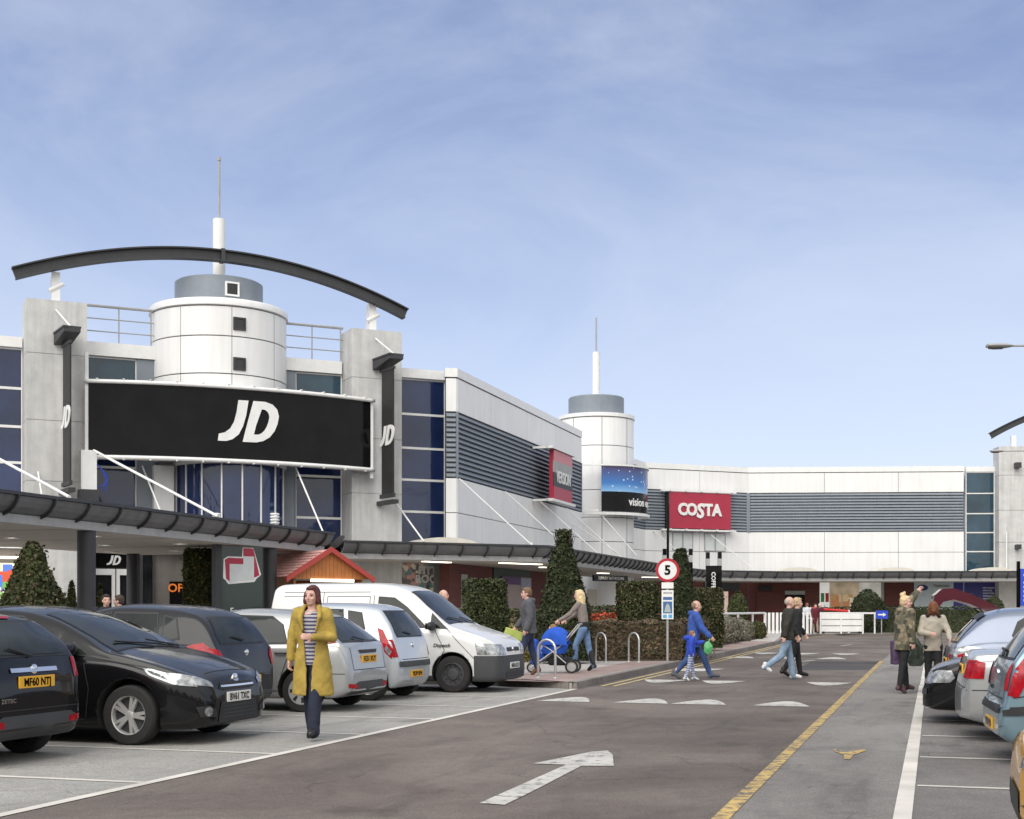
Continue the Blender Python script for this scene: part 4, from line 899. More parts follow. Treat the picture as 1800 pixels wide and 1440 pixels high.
        if kind == 'alloy':
            b.lathe([(r * .655, w * .9), (r * .64, w * .98), (r * .61, w * .85), (r * .6, w * .2)], 40)
            for k in range(5):
                for e in (-.16, .16):
                    a = 2 * math.pi * k / 5; a2 = a + e
                    p0 = Vector((math.cos(a + e * .7) * r * .12, math.sin(a + e * .7) * r * .12, w * .72)); p1 = Vector((math.cos(a2) * r * .61, math.sin(a2) * r * .61, w * .84))
                    dd = (p1 - p0).normalized(); sd = Vector((-dd.y, dd.x, 0)) * r * .062; dn = Vector((0, 0, -.03))
                    b.add([p0 - sd, p0 + sd, p1 + sd * .8, p1 - sd * .8, p0 - sd + dn, p0 + sd + dn, p1 + sd + dn, p1 - sd + dn], [(0, 1, 2, 3), (0, 1, 5, 4), (1, 2, 6, 5), (2, 3, 7, 6), (3, 0, 4, 7)])
            b.lathe([(0, w * .82), (r * .1, w * .8), (r * .17, w * .7), (r * .17, w * .4)], 20)
            dark.lathe([(0, w * .3), (r * .62, w * .3)], 32)
            b.build('rim', RIM, hub); dark.build('brake_disc', GREYTRIM, hub)
        elif kind == 'steel':
            b.lathe([(r * .655, w * .9), (r * .60, w * .95), (r * .55, w * .55), (r * .36, w * .5), (r * .30, w * .75), (r * .16, w * .85), (0, w * .8)], 32)
            for k in range(10): a = k * .628; b.at(); b.M = Mx @ Matrix.Translation((math.cos(a) * r * .46, math.sin(a) * r * .46, w * .56)); b.lathe([(0, .003), (.016, .003), (.016, -.01)], 8, 1)
            b.build('rim', [RIMDARK, CABIN], hub)
        else:
            b.lathe([(r * .655, w * .9), (r * .62, w * 1.0), (r * .5, w * .98), (r * .2, w * .92), (0, w * .9)], 32)
            for k in range(7):
                a = k * .8976; b.M = Mx @ Matrix.Rotation(a, 4, 'Z'); b.add([(r * .3, -r * .05, w * .99), (r * .56, -r * .09, w * 1.0), (r * .56, r * .09, w * 1.0), (r * .3, r * .05, w * .99)], [(0, 1, 2, 3)], 1)
            b.build('wheel_cover', [RIM, CABIN], hub)
    def patch(c, mode, poly, off, res=.06):
        """project a flat polygon on to the body; mode L/R side (d,z), T top (d,y), F front (y,z), B back (y,z)"""
        bm = bmesh.new(); tri = tessellate_polygon([[Vector((p[0], p[1], 0)) for p in poly]])
        V = [bm.verts.new((p[0], p[1], 0)) for p in poly]
        for t_ in tri:
            try: bm.faces.new([V[i] for i in t_])
            except Exception: pass
        xs = [p[0] for p in poly]; ys = [p[1] for p in poly]
        for ax, (lo, hi) in ((0, (min(xs), max(xs))), (1, (min(ys), max(ys)))):
            k = int((hi - lo) / res)
            for i in range(1, k + 1):
                co = [0, 0, 0]; no = [0, 0, 0]; co[ax] = lo + (hi - lo) * i / (k + 1); no[ax] = 1
                bmesh.ops.bisect_plane(bm, geom=bm.verts[:] + bm.edges[:] + bm.faces[:], plane_co=co, plane_no=no)
        bmesh.ops.triangulate(bm, faces=bm.faces[:]); vs = []; bad = set()
        bm.verts.index_update()
        for v in bm.verts:
            a, z = v.co.x, v.co.y
            if mode in 'LR': s_ = 1 if mode == 'L' else -1; o_ = Vector((c.L / 2 - a, s_ * 3, z)); d_ = Vector((0, -s_, 0))
            elif mode == 'T': o_ = Vector((c.L / 2 - a, z, 4)); d_ = Vector((0, 0, -1))
            elif mode == 'F': o_ = Vector((5, a, z)); d_ = Vector((-1, 0, 0))
            else: o_ = Vector((-5, a, z)); d_ = Vector((1, 0, 0))
            h = c.bvh.ray_cast(o_, d_)
            if h[0] is None or (mode in 'LR' and (h[0].y * s_ < .3 or abs(h[1].y) < .30)) or (mode in 'FB' and abs(h[1].x) < .16):
                bad.add(len(vs)); h = c.bvh.find_nearest(o_ + d_ * 2.4)
            n_ = h[1] if h[1].dot(d_) < 0 else -h[1]
            vs.append(h[0] + n_ * off)
        fs = [[v.index for v in f.verts] for f in bm.faces]; fs = [f for f in fs if not any(i in bad for i in f)]; bm.free()
        # rim turned back on to the body so the patch has a visible edge
        return vs, fs
    def part(c, name, m, items, off=.006, par=None, res=.06, **kw):
        b = MB(); res = .03 if ('light' in name or 'lamp' in name or 'indicator' in name) else res
        for mode, poly in items:
            vs, fs = c.patch(mode, poly, off, res); b.add(vs, fs, 0, True)
        me_ = b.build(name, m, par or c.root, **kw); return me_
    def both(c, name, m, poly, off=.006, par=None, **kw):
        return [c.part(name, m, [(s_, poly)], off, par, **kw) for s_ in 'LR']
    def glass(c, name, mode, poly, seal=.022):
        # dark rubber surround then glass
        cx = sum(p[0] for p in poly) / len(poly); cy = sum(p[1] for p in poly) / len(poly)
        ex = max(p[0] for p in poly) - min(p[0] for p in poly); ey = max(p[1] for p in poly) - min(p[1] for p in poly)
        big = [(cx + (p[0] - cx) * (1 + 2 * seal / ex), cy + (p[1] - cy) * (1 + 2 * seal / ey)) for p in poly]
        g = c.part(name, M['carglass'], [(mode, poly)], .007)
        c.part('window_seal', M['black'], [(mode, big)], .004, g); return g
    def seam(c, mode, pts, w=.011, m=None, name='panel_gap'):
        b = MB()
        for a, e in zip(pts, pts[1:]):
            a, e = Vector(a), Vector(e); d_ = (e - a).normalized(); n_ = Vector((-d_.y, d_.x)) * w / 2
            vs, fs = c.patch(mode, [a - n_, e - n_, e + n_, a + n_], .0035, .08); b.add(vs, fs)
        return b
    def hit(c, mode, a, z):
        return c.patch(mode, [(a, z), (a + .01, z), (a, z + .01)], 0)[0][0]
    def plate(c, mode, z, txt, m, y=0, w=.52, h=.11):
        p = c.hit('F' if mode == 'F' else 'B', y, z); s_ = 1 if mode == 'F' else -1
        P = thing('number_plate', None, None, (p.x + s_ * .012, y, z), R(90) if s_ > 0 else R(-90)); P.parent = c.root
        MB().bbox(-w / 2, w / 2, -.006, .012, -h / 2, h / 2, .004).build('plate', m, P)
        if txt: MB().at((0, -.008, -.004)).text(txt, .105, .001, .002, sx=.92).build('characters', M['signblack'], P)
    def badge(c, mode, z, r=.045, y=0):
        p = c.hit(mode, y, z); s_ = 1 if mode == 'F' else -1; b = MB(); b.M = Matrix.Translation((p.x + s_ * .004, y, z)) @ Matrix.Rotation(R(90) * s_, 4, 'Y')
        b.lathe([(0, .012), (r * .8, .01), (r, .004), (r, -.01)], 20); b.build('badge', CHROME, c.root)
    def mirror(c, d, z, m):
        for s_ in (1, -1):
            p = c.hit('L' if s_ > 0 else 'R', d, z); b = MB(); b.M = Matrix.Translation((p.x, p.y + s_ * .13, z + .03)) @ Matrix.Diagonal((.55, 1.05, .62, 1)); n = 12
            b.lathe([(.13 * math.sin(math.pi * k / n), .13 * -math.cos(math.pi * k / n)) for k in range(n + 1)], 16)
            o = b.build('mirror', m, c.root); MB().tube([(p.x, p.y - s_ * .02, z), (p.x, p.y + s_ * .07, z + .02)], .022, 6).build('mirror_arm', M['black'], o)
            b = MB(); b.at((p.x - .072, p.y + s_ * .13, z + .03)).box(-.004, .0, -.1, .1, -.055, .055); b.build('mirror_glass', CHROME, o)
    def wiper(c, mode, pts, r=.011):
        b = MB(); P_ = [c.hit(mode, *p) for p in pts]; n_ = Vector((0, 0, .02)) + (Vector((-.02, 0, 0)) if mode == 'B' else Vector((.02, 0, 0)))
        b.tube([p + n_ for p in P_], r, 5); b.build('wiper', M['black'], c.root)
    def handle(c, ds, z, m, sides='LR'):
        for s_ in sides:
            for d in ds:
                p = c.hit(s_, d, z); k = 1 if s_ == 'L' else -1; b = MB().at(p)
                b.tube([(-.10, 0, 0), (-.08, k * .035, 0), (.07, k * .035, 0), (.09, 0, 0)], .014, 6); b.build('door_handle', m, c.root)
    def place(c, s, t, sgn, rot=0):
        """sgn +1: nose to the right; local x along +t"""
        p = RD(s, t); c.root.location = p; c.root.rotation_euler = (0, 0, -TH + (0 if sgn > 0 else math.pi) + R(rot)); return c
def c_h(f, d, L): return f(d, L)
def cladding_h(d, L):      # van: dark bumper ahead, thin sill
    return .655 if d < .46 else (.30 if d < L - .25 else .55)
P_BLACK = carpaint('black_paint', (.006, .006, .007), .0, .2, .45, .2)
P_GREY = carpaint('anthracite_paint', (.012, .013, .016), .1, .25, .4, .2)
P_SILVER = carpaint('silver_paint', (.42, .43, .43), .55, .34)
P_SILVER2 = carpaint('pale_silver_paint', (.52, .55, .58), .5, .34)
P_WHITE = carpaint('white_paint', (.66, .66, .65), 0, .35)
P_LBLUE = carpaint('light_blue_paint', (.20, .30, .355), .45, .3)
P_GBLUE = carpaint('grey_blue_paint', (.17, .20, .265), .5, .3)
P_ORANGE = carpaint('amber_paint', (.68, .34, .03), .1, .25)
P_MAROON = carpaint('maroon_paint', (.085, .010, .02), .35, .3)
P_DGREY = carpaint('charcoal_paint', (.02, .021, .024), .2, .25, .5, .3)
def side_windows(c, lower, pts_list):
    for pl in pts_list:
        for s_ in 'LR': c.glass('side_window', s_, pl)
def shuts(c, lines, sides='LR'):
    for s_ in sides:
        b = MB()
        for ln in lines: q = c.seam(s_, ln); b.add(q.v, q.f)
        b.build('panel_gap', M['black'], c.root)
def hatch(name, label, L, W, H, paint, rw='cover', hood=1.0, tail='round', wr=.305, wb=None, group=None, cowl=None, **kw):
    """generic small hatchback; H roof height"""
    cowl = cowl or L * .255; k = H / 1.48; f0, r0 = wb or (.80, L - .72)
    top = [(0, .50), (.02, .62), (.09, .70 * hood), (.35, .80 * hood), (cowl - .1, .97 * hood), (cowl, 1.01 * hood), (cowl + .35, 1.19 * k), (cowl + .75, 1.36 * k), (cowl + 1.1, 1.44 * k), (L * .56, H - .035), (L * .72, H - .05), (L - .50, H - .12), (L - .36, H - .22), (L - .10, .99 * hood + .02), (L - .06, .90), (L - .02, .78), (L, .62)]
    belt = [(0, .45), (.1, .62), (.4, .73 * hood), (cowl, .90 * hood), (L * .6, .94 * hood), (L - .3, .98 * hood), (L - .08, .86), (L, .55)]
    w = W / 2
    width = [(0, w * .60), (.03, w * .72), (.12, w * .84), (.35, w * .94), (.9, w), (L - .9, w), (L - .35, w * .965), (L - .12, w * .90), (L - .03, w * .80), (L, w * .72)]
    bottom = [(0, .27), (.15, .19), (.6, .17), (L - .7, .18), (L - .15, .23), (L, .34)]
    return Car(name, label, L, W, top, belt, width, bottom, paint, (f0, r0, wr), rw, group=group, **kw)
GRP = 'cars parked in the bays'
# ---- 1 black hatch, tail to the road, nearest left
c = hatch('parked_car', 'black hatchback cut by the left edge, amber rear plate facing the road', 3.95, 1.72, 1.48, P_BLACK, 'alloy', group=GRP)
c.glass('rear_window', 'B', [(-.56, 1.03), (-.50, 1.33), (.50, 1.33), (.56, 1.03)])
side_windows(c, 0, [[(1.35, .98), (1.95, 1.34), (2.25, 1.36), (2.28, .99)], [(2.36, .99), (2.33, 1.36), (3.2, 1.31), (3.42, 1.02)]])
c.glass('windscreen', 'T', [(1.03, -.60), (1.68, -.50), (1.68, .50), (1.03, .60)])
for s_ in (1, -1):
    sd = 'L' if s_ > 0 else 'R'
    c.part('tail_light', LENS_RED, [(sd, [(3.62, .80), (3.60, 1.0), (3.78, 1.10), (3.93, .98), (3.93, .78)]), ('B', [(s_ * .60, .80), (s_ * .70, .80), (s_ * .69, .99), (s_ * .62, .99)])], .008)
    c.part('reflector', LENS_RED, [('B', [(s_ * .48, .36), (s_ * .72, .38), (s_ * .72, .44), (s_ * .48, .42)])], .008)
c.part('tailgate_trim', CHROME, [('B', [(-.34, .865), (.34, .865), (.34, .905), (-.34, .905)])], .014)
c.part('lower_bumper', GREYTRIM, [('B', [(-.66, .24), (.66, .24), (.66, .40), (.5, .47), (-.5, .47), (-.66, .40)])], .006)
c.plate('B', .775, 'MF60 NTJ', PLY); c.badge('B', .89, .05); c.wiper('B', [(0, 1.0), (.30, 1.08)]); c.handle((2.2, ), .86, P_BLACK)
c.part('spoiler_light', LENS_RED, [('B', [(-.16, 1.365), (.16, 1.365), (.16, 1.385), (-.16, 1.385)])], .01)
shuts(c, [[(1.2, .35), (1.15, .9)], [(2.33, .3), (2.35, .95)], [(1.25, .3), (2.33, .3)]])
b = c.seam('B', [(-.6, .52), (.6, .52)]); b2 = c.seam('B', [(-.62, .55), (-.6, .9)]); b3 = c.seam('B', [(.62, .55), (.6, .9)]); b.add(b2.v, b2.f); b.add(b3.v, b3.f); b.build('panel_gap', M['black'], c.root)
b = MB(); p = c.hit('B', -.38, .60); b.M = Matrix.Translation((p.x - .008, .42, .61)) @ Matrix.Rotation(R(-90), 4, 'Z'); b.text('ZETEC', .055, .001, .001, sx=1.3); b.build('trim_script', CHROME, c.root)
c.place(10.75, -8.12 - 3.95 / 2, -1)
# ---- 2 black five door, nose to the road
L = 4.36
c = Car('parked_car', 'black family hatchback with white front plate and five spoke alloys nosing towards the road', L, 1.84,
        [(0, .48), (.02, .60), (.08, .70), (.3, .80), (.95, .97), (1.1, 1.00), (1.5, 1.19), (2.0, 1.385), (2.35, 1.455), (2.7, 1.475), (3.2, 1.45), (3.8, 1.36), (4.0, 1.25), (4.25, 1.02), (4.32, .85), (4.36, .6)],
        [(0, .44), (.1, .60), (.4, .735), (1.1, .90), (2.5, .96), (4.0, 1.02), (4.28, .85), (4.36, .52)],
        [(0, .52), (.03, .64), (.12, .76), (.38, .875), (.9, .92), (3.4, .92), (4.0, .88), (4.25, .80), (4.36, .62)],
        [(0, .22), (.2, .17), (.7, .16), (3.6, .17), (4.2, .24), (4.36, .36)], P_BLACK, (.82, 3.47, .325), 'alloy', group=GRP)
c.glass('windscreen', 'T', [(1.13, -.66), (1.55, -.63), (2.08, -.55), (2.08, .55), (1.55, .63), (1.13, .66)])
c.glass('rear_window', 'B', [(-.55, 1.06), (-.48, 1.32), (.48, 1.32), (.55, 1.06)])
side_windows(c, 0, [[(1.62, 1.0), (2.05, 1.25), (2.32, 1.37), (2.62, 1.385), (2.62, 1.0)], [(2.70, 1.0), (2.70, 1.385), (3.2, 1.36), (3.6, 1.26), (3.66, 1.05)], [(1.36, .965), (1.56, 1.09), (1.56, .975)]])
for s_ in (1, -1):
    sd = 'L' if s_ > 0 else 'R'
    h = c.part('headlight', LENS_CLR, [(sd, [(.10, .63), (.16, .72), (.55, .82), (.66, .83), (.58, .76), (.3, .66)]), ('F', [(s_ * .50, .62), (s_ * .74, .655), (s_ * .86, .76), (s_ * .84, .79), (s_ * .62, .72), (s_ * .50, .67)])], .008)
    c.part('headlight_reflector', mat('dark_lamp_grey', (.06, .06, .06), .2) if s_ > 0 else bpy.data.materials['dark_lamp_grey'], [(sd, [(.35, .70), (.55, .77), (.62, .81), (.45, .76)])], .010, h)  # dark grey patch laid over the headlight lens
    f = c.part('fog_lamp_surround', M['black'], [('F', [(s_ * .48, .30), (s_ * .70, .31), (s_ * .74, .42), (s_ * .60, .43), (s_ * .48, .37)])], .007)
    c.part('fog_lamp', LENS_CLR, [('F', [(s_ * (.61 + .055 * math.cos(a)), .365 + .05 * math.sin(a)) for a in np.linspace(0, 6.28, 13)[:-1]])], .014, f, res=.03)
    c.part('tail_light', LENS_RED, [(sd, [(3.95, .85), (4.0, 1.0), (4.25, .98), (4.3, .8)])], .008)
c.part('grille', M['black'], [('F', [(-.40, .60), (-.34, .66), (.34, .66), (.40, .60), (.3, .575), (-.3, .575)])], .007)
c.part('lower_grille', M['black'], [('F', [(-.44, .24), (-.38, .46), (.38, .46), (.44, .24)])], .007)
b = MB()
for z in (.28, .32, .36, .40, .44):
    q = c.patch('F', [(-.36, z), (.36, z), (.36, z + .012), (-.36, z + .012)], .012); b.add(*q)
b.build('grille_bar', GREYTRIM, c.root)
c.part('chrome_strip', CHROME, [('F', [(-.36, .61), (.36, .61), (.36, .63), (-.36, .63)])], .014)
c.both('chrome_strip', CHROME, [(1.62, .962), (3.7, 1.00), (3.7, 1.015), (1.62, .978)], .012)
c.plate('F', .50, 'BV61 TXC', PLW); c.badge('F', .69, .06); c.mirror(1.52, .99, P_BLACK); c.handle((2.45, 3.4), .86, P_BLACK)
shuts(c, [[(1.34, .30), (1.30, .6), (1.38, .93)], [(2.66, .28), (2.66, .98)], [(1.36, .27), (3.1, .27)], [(.62, .84), (1.36, .955)]])
b = c.seam('T', [(.16, -.45), (.16, .45)]); b2 = c.seam('T', [(.2, .6), (1.08, .70)]); b3 = c.seam('T', [(.2, -.6), (1.08, -.70)]); b.add(b2.v, b2.f); b.add(b3.v, b3.f); b.build('panel_gap', M['black'], c.root)
c.wiper('T', [(1.16, .1), (1.28, -.5)]); c.wiper('T', [(1.14, .6), (1.26, .08)])
c.part('bonnet_badge', CHROME, [('F', [(.06 * math.cos(a), .69 + .03 * math.sin(a)) for a in np.linspace(0, 6.28, 13)[:-1]])], .012)
c.place(13.3, -7.40 - L / 2, 1)
# ---- 3 dark grey small hatch, tail to the road
L = 3.75
c = Car('parked_car', 'dark grey small hatchback with big round red tail lights behind the black family hatchback', L, 1.69,
        [(0, .5), (.03, .65), (.12, .76), (.8, .97), (.95, 1.0), (1.4, 1.28), (1.8, 1.455), (2.2, 1.505), (2.9, 1.48), (3.25, 1.42), (3.38, 1.36), (3.64, 1.0), (3.71, .8), (3.75, .6)],
        [(0, .45), (.15, .68), (1.0, .90), (3.3, .99), (3.66, .92), (3.75, .55)],
        [(0, .5), (.05, .65), (.2, .78), (.6, .845), (3.0, .845), (3.5, .80), (3.68, .74), (3.75, .60)],
        [(0, .25), (.2, .18), (3.5, .2), (3.75, .33)], P_GREY, (.75, 3.13, .30), 'alloy', group=GRP)
c.glass('rear_window', 'B', [(-.55, 1.03), (-.56, 1.14), (-.46, 1.34), (.46, 1.34), (.56, 1.14), (.55, 1.03)])
side_windows(c, 0, [[(1.15, .99), (1.62, 1.34), (2.05, 1.41), (2.05, 1.0)], [(2.13, 1.0), (2.13, 1.41), (2.75, 1.40), (2.85, 1.03)], [(2.93, 1.06), (2.88, 1.37), (3.05, 1.33), (3.14, 1.10)]])
c.glass('windscreen', 'T', [(1.0, -.58), (1.62, -.5), (1.62, .5), (1.0, .58)])
for s_ in (1, -1):
    sd = 'L' if s_ > 0 else 'R'
    c.part('tail_light', LENS_RED, [(sd, [(3.22, .90), (3.30, 1.0), (3.48, 1.04), (3.62, .95), (3.70, .74), (3.55, .72), (3.38, .80)]), ('B', [(s_ * .62, .72), (s_ * .76, .74), (s_ * .76, .98), (s_ * .66, .94), (s_ * .60, .84)])], .010)
c.plate('B', .55, 'MK58 YTD', PLY); c.badge('B', .90, .045); c.wiper('B', [(0, 1.05), (.28, 1.10)])
b = c.seam('B', [(-.58, .62), (.58, .62)]); b.build('panel_gap', M['black'], c.root); shuts(c, [[(2.09, .3), (2.09, .98)], [(3.25, .75), (3.3, 1.0)], [(1.1, .3), (2.9, .3)]]); c.handle((2.0, 2.8), .88, P_GREY)
c.part('rear_bumper_trim', GREYTRIM, [('B', [(-.62, .27), (.62, .27), (.62, .40), (-.62, .40)])], .006)
c.place(15.6, -8.5 - L / 2, -1)
# ---- 4 silver hatch behind the woman
L = 4.17
c = Car('parked_car', 'silver hatchback with high triangular red tail lights behind the woman in the mustard coat', L, 1.70,
        [(0, .5), (.03, .62), (.15, .72), (.85, .92), (1.0, .97), (1.5, 1.22), (1.95, 1.40), (2.4, 1.445), (3.1, 1.42), (3.45, 1.37), (3.75, 1.19), (4.02, .98), (4.10, .93), (4.14, .72), (4.17, .55)],
        [(0, .45), (.15, .64), (1.0, .86), (3.3, .95), (4.0, .93), (4.17, .52)],
        [(0, .5), (.05, .66), (.2, .78), (.6, .85), (3.4, .85), (3.9, .81), (4.10, .74), (4.17, .62)],
        [(0, .25), (.2, .18), (3.9, .2), (4.17, .30)], P_SILVER, (.85, 3.46, .305), 'cover', group=GRP)
c.glass('rear_window', 'B', [(-.60, 1.01), (-.44, 1.33), (.44, 1.33), (.60, 1.01)])
side_windows(c, 0, [[(1.3, .96), (1.8, 1.29), (2.2, 1.36), (2.25, .97)], [(2.33, .97), (2.3, 1.365), (2.9, 1.35), (3.1, 1.24), (3.22, .99)]])
c.glass('windscreen', 'T', [(1.05, -.6), (1.75, -.5), (1.75, .5), (1.05, .6)])
for s_ in (1, -1):
    sd = 'L' if s_ > 0 else 'R'
    c.part('tail_light', LENS_RED, [(sd, [(3.36, 1.33), (3.52, 1.29), (3.98, .99), (3.80, .97), (3.62, 1.08)])], .010)
    c.part('reflector', LENS_RED, [('B', [(s_ * .45, .33), (s_ * .68, .35), (s_ * .68, .41), (s_ * .45, .39)])], .008)
c.part('number_plate_recess', M['black'], [('B', [(-.28, .83), (.28, .83), (.32, .88), (-.32, .88)])], .012)
c.plate('B', .75, 'FG51 XUY', PLY); c.wiper('B', [(0, 1.0), (.25, 1.05)]); c.handle((2.15, 3.15), .84, M['black'])
c.part('lower_bumper', GREYTRIM, [('B', [(-.62, .25), (.62, .25), (.62, .38), (.4, .43), (-.4, .43), (-.62, .38)])], .006)
b = c.seam('B', [(-.56, .60), (.56, .60)]); b2 = c.seam('B', [(-.56, .6), (-.58, .92)]); b3 = c.seam('B', [(.56, .6), (.58, .92)]); b.add(b2.v, b2.f); b.add(b3.v, b3.f); b.build('panel_gap', M['black'], c.root)
shuts(c, [[(2.29, .3), (2.29, .96)], [(1.15, .3), (3.1, .3)], [(3.1, .35), (3.3, .9)], [(3.45, .56), (4.1, .55)]])
c.place(18.0, -7.85 - L / 2, -1)
# ---- 5 small silver tall hatch
L = 3.57
c = Car('parked_car', 'small tall pale silver hatchback with long red and clear tail lights beside the white van', L, 1.60,
        [(0, .5), (.03, .68), (.15, .80), (.6, .98), (.8, 1.04), (1.2, 1.3), (1.6, 1.50), (2.0, 1.545), (2.8, 1.53), (3.12, 1.48), (3.28, 1.32), (3.45, 1.02), (3.51, .8), (3.57, .58)],
        [(0, .45), (.15, .68), (.9, .93), (3.0, 1.0), (3.42, .95), (3.57, .52)],
        [(0, .5), (.05, .64), (.2, .74), (.6, .80), (3.0, .80), (3.36, .77), (3.52, .70), (3.57, .60)],
        [(0, .25), (.2, .18), (3.4, .2), (3.57, .33)], P_SILVER2, (.68, 3.05, .285), 'alloy', group=GRP)
c.glass('rear_window', 'B', [(-.53, 1.03), (-.55, 1.1), (-.46, 1.42), (.46, 1.42), (.55, 1.1), (.53, 1.03)])
side_windows(c, 0, [[(1.1, 1.02), (1.5, 1.38), (1.85, 1.46), (1.88, 1.03)], [(1.96, 1.03), (1.94, 1.46), (2.5, 1.45), (2.62, 1.07)], [(2.70, 1.10), (2.62, 1.43), (2.85, 1.40), (2.95, 1.16)]])
c.glass('windscreen', 'T', [(.9, -.56), (1.42, -.48), (1.42, .48), (.9, .56)])
for s_ in (1, -1):
    sd = 'L' if s_ > 0 else 'R'
    t = c.part('tail_light', LENS_RED, [(sd, [(3.17, 1.17), (3.27, 1.13), (3.49, .78), (3.44, .68), (3.30, .82)]), ('B', [(s_ * .67, .70), (s_ * .735, .70), (s_ * .73, .98), (s_ * .70, .98)])], .012)
    c.part('indicator', LENS_CLR, [(sd, [(3.33, .83), (3.36, .90), (3.44, .79), (3.41, .73)])], .016, t)
c.part('bumper_strip', GREYTRIM, [('B', [(-.66, .54), (.66, .54), (.66, .63), (-.66, .63)])], .018)
c.plate('B', .42, 'YK09 RFN', PLY); c.badge('B', .88, .045); c.wiper('B', [(0, 1.04), (.26, 1.09)]); c.handle((1.8, 2.6), .9, P_SILVER2)
shuts(c, [[(1.92, .3), (1.92, 1.0)], [(1.1, .3), (2.6, .3)]]); b = c.seam('B', [(-.56, .66), (.56, .66)]); b.build('panel_gap', M['black'], c.root)
c.place(20.45, -8.1 - L / 2, -1)
# ---- 6 white van, nose to the road
L = 4.55
c = Car('white_van', 'white panel van with grey plastic bumper parked last in the row, nose to the road', L, 1.84,
        [(0, .5), (.02, .70), (.08, .84), (.25, .95), (.75, 1.12), (.95, 1.19), (1.35, 1.50), (1.72, 1.78), (2.1, 1.90), (2.5, 1.935), (3.6, 1.94), (4.3, 1.92), (4.42, 1.86), (4.50, 1.2), (4.55, .6)],
        [(0, .46), (.08, .70), (.3, .86), (1.0, 1.06), (2.2, 1.12), (4.4, 1.12), (4.52, 1.0), (4.55, .55)],
        [(0, .60), (.03, .72), (.12, .82), (.4, .90), (.8, .92), (4.2, .92), (4.5, .88), (4.55, .84)],
        [(0, .24), (.2, .19), (4.3, .22), (4.55, .32)], P_WHITE, (.86, 3.69, .325), 'steel', tumble=.16, crown=.02, cladding=GREYTRIM, cat='van')
c.glass('windscreen', 'T', [(1.0, -.70), (1.4, -.69), (1.72, -.62), (1.72, .62), (1.4, .69), (1.0, .70)])
side_windows(c, 0, [[(1.36, 1.16), (1.75, 1.50), (2.0, 1.66), (2.3, 1.68), (2.3, 1.16)], [(.98, 1.135), (1.27, 1.38), (1.27, 1.145)]])
for s_ in (1, -1):
    sd = 'L' if s_ > 0 else 'R'
    c.part('headlight', LENS_CLR, [(sd, [(.04, .67), (.08, .86), (.44, .87), (.40, .67)]), ('F', [(s_ * .44, .67), (s_ * .80, .67), (s_ * .80, .85), (s_ * .50, .85)])], .008)
    c.part('tail_light', LENS_RED, [('B', [(s_ * .72, .8), (s_ * .82, .8), (s_ * .80, 1.2), (s_ * .72, 1.2)])], .008)
c.part('grille', M['black'], [('F', [(-.36, .72), (-.06, .72), (-.06, .79), (-.36, .79)]), ('F', [(.06, .72), (.36, .72), (.36, .79), (.06, .79)])], .008); c.badge('F', .755, .04)
c.part('lower_grille', M['black'], [('F', [(-.5, .27), (.5, .27), (.5, .36), (-.5, .36)])], .008)
c.plate('F', .47, 'NA56 KLO', PLW); c.mirror(1.22, 1.14, M['black']); c.handle((2.1,), 1.0, M['black'])
shuts(c, [[(1.22, .35), (1.0, .75), (1.2, 1.12)], [(2.4, .3), (2.4, 1.72)], [(1.3, .3), (2.4, .3)], [(2.48, 1.14), (4.3, 1.14)], [(2.48, 1.78), (4.2, 1.78)], [(3.4, .4), (3.4, 1.78)], [(2.48, 1.2), (2.48, 1.70), (3.32, 1.70), (3.32, 1.2), (2.48, 1.2)], [(3.5, 1.2), (3.5, 1.7), (4.2, 1.7)], [(.45, .60), (1.0, 1.15)]])
c.wiper('T', [(1.02, .1), (1.12, -.5)]); c.wiper('T', [(1.0, .6), (1.1, .08)])
for s_, sg in (('R', 1), ('L', -1)):
    p = c.hit(s_, 1.05, .83); b = MB(); b.M = Matrix.Translation((p.x, p.y + (-.006 if s_ == 'R' else .006), .83)) @ (I4() if s_ == 'R' else Matrix.Rotation(math.pi, 4, 'Z')); b.text('Dispatch', .09, .001, .002, sx=1.0, shear=.2); b.build('trim_script', M['black'], c.root)
c.place(22.95, -7.2 - L / 2, 1)
# ------------------------------------------------------------------ right-hand row
def place_r(c, s, tnear, tail=True, rot=0):
    # tail at low t: nose points +t
    c.place(s, tnear + c.L / 2, 1 if tail else -1, rot)
# amber car at the bottom corner, nose to the road
c = hatch('parked_car', 'amber yellow car, only its nose corner showing at the bottom right', 3.9, 1.68, 1.46, P_ORANGE, 'alloy', hood=1.0, group=GRP)
for s_ in (1, -1): c.part('headlight', LENS_CLR, [('F', [(s_ * .45, .56), (s_ * .66, .58), (s_ * .68, .68), (s_ * .50, .66)])], .008)
c.glass('windscreen', 'T', [(1.0, -.60), (1.68, -.50), (1.68, .50), (1.0, .60)])
side_windows(c, 0, [[(1.35, .98), (1.95, 1.34), (2.25, 1.36), (2.28, .99)], [(2.36, .99), (2.33, 1.36), (3.2, 1.31), (3.35, 1.02)]])
c.part('lower_grille', M['black'], [('F', [(-.5, .27), (.5, .27), (.4, .42), (-.4, .42)])], .008); c.mirror(1.3, .97, P_ORANGE)
place_r(c, 8.5, .46, False)
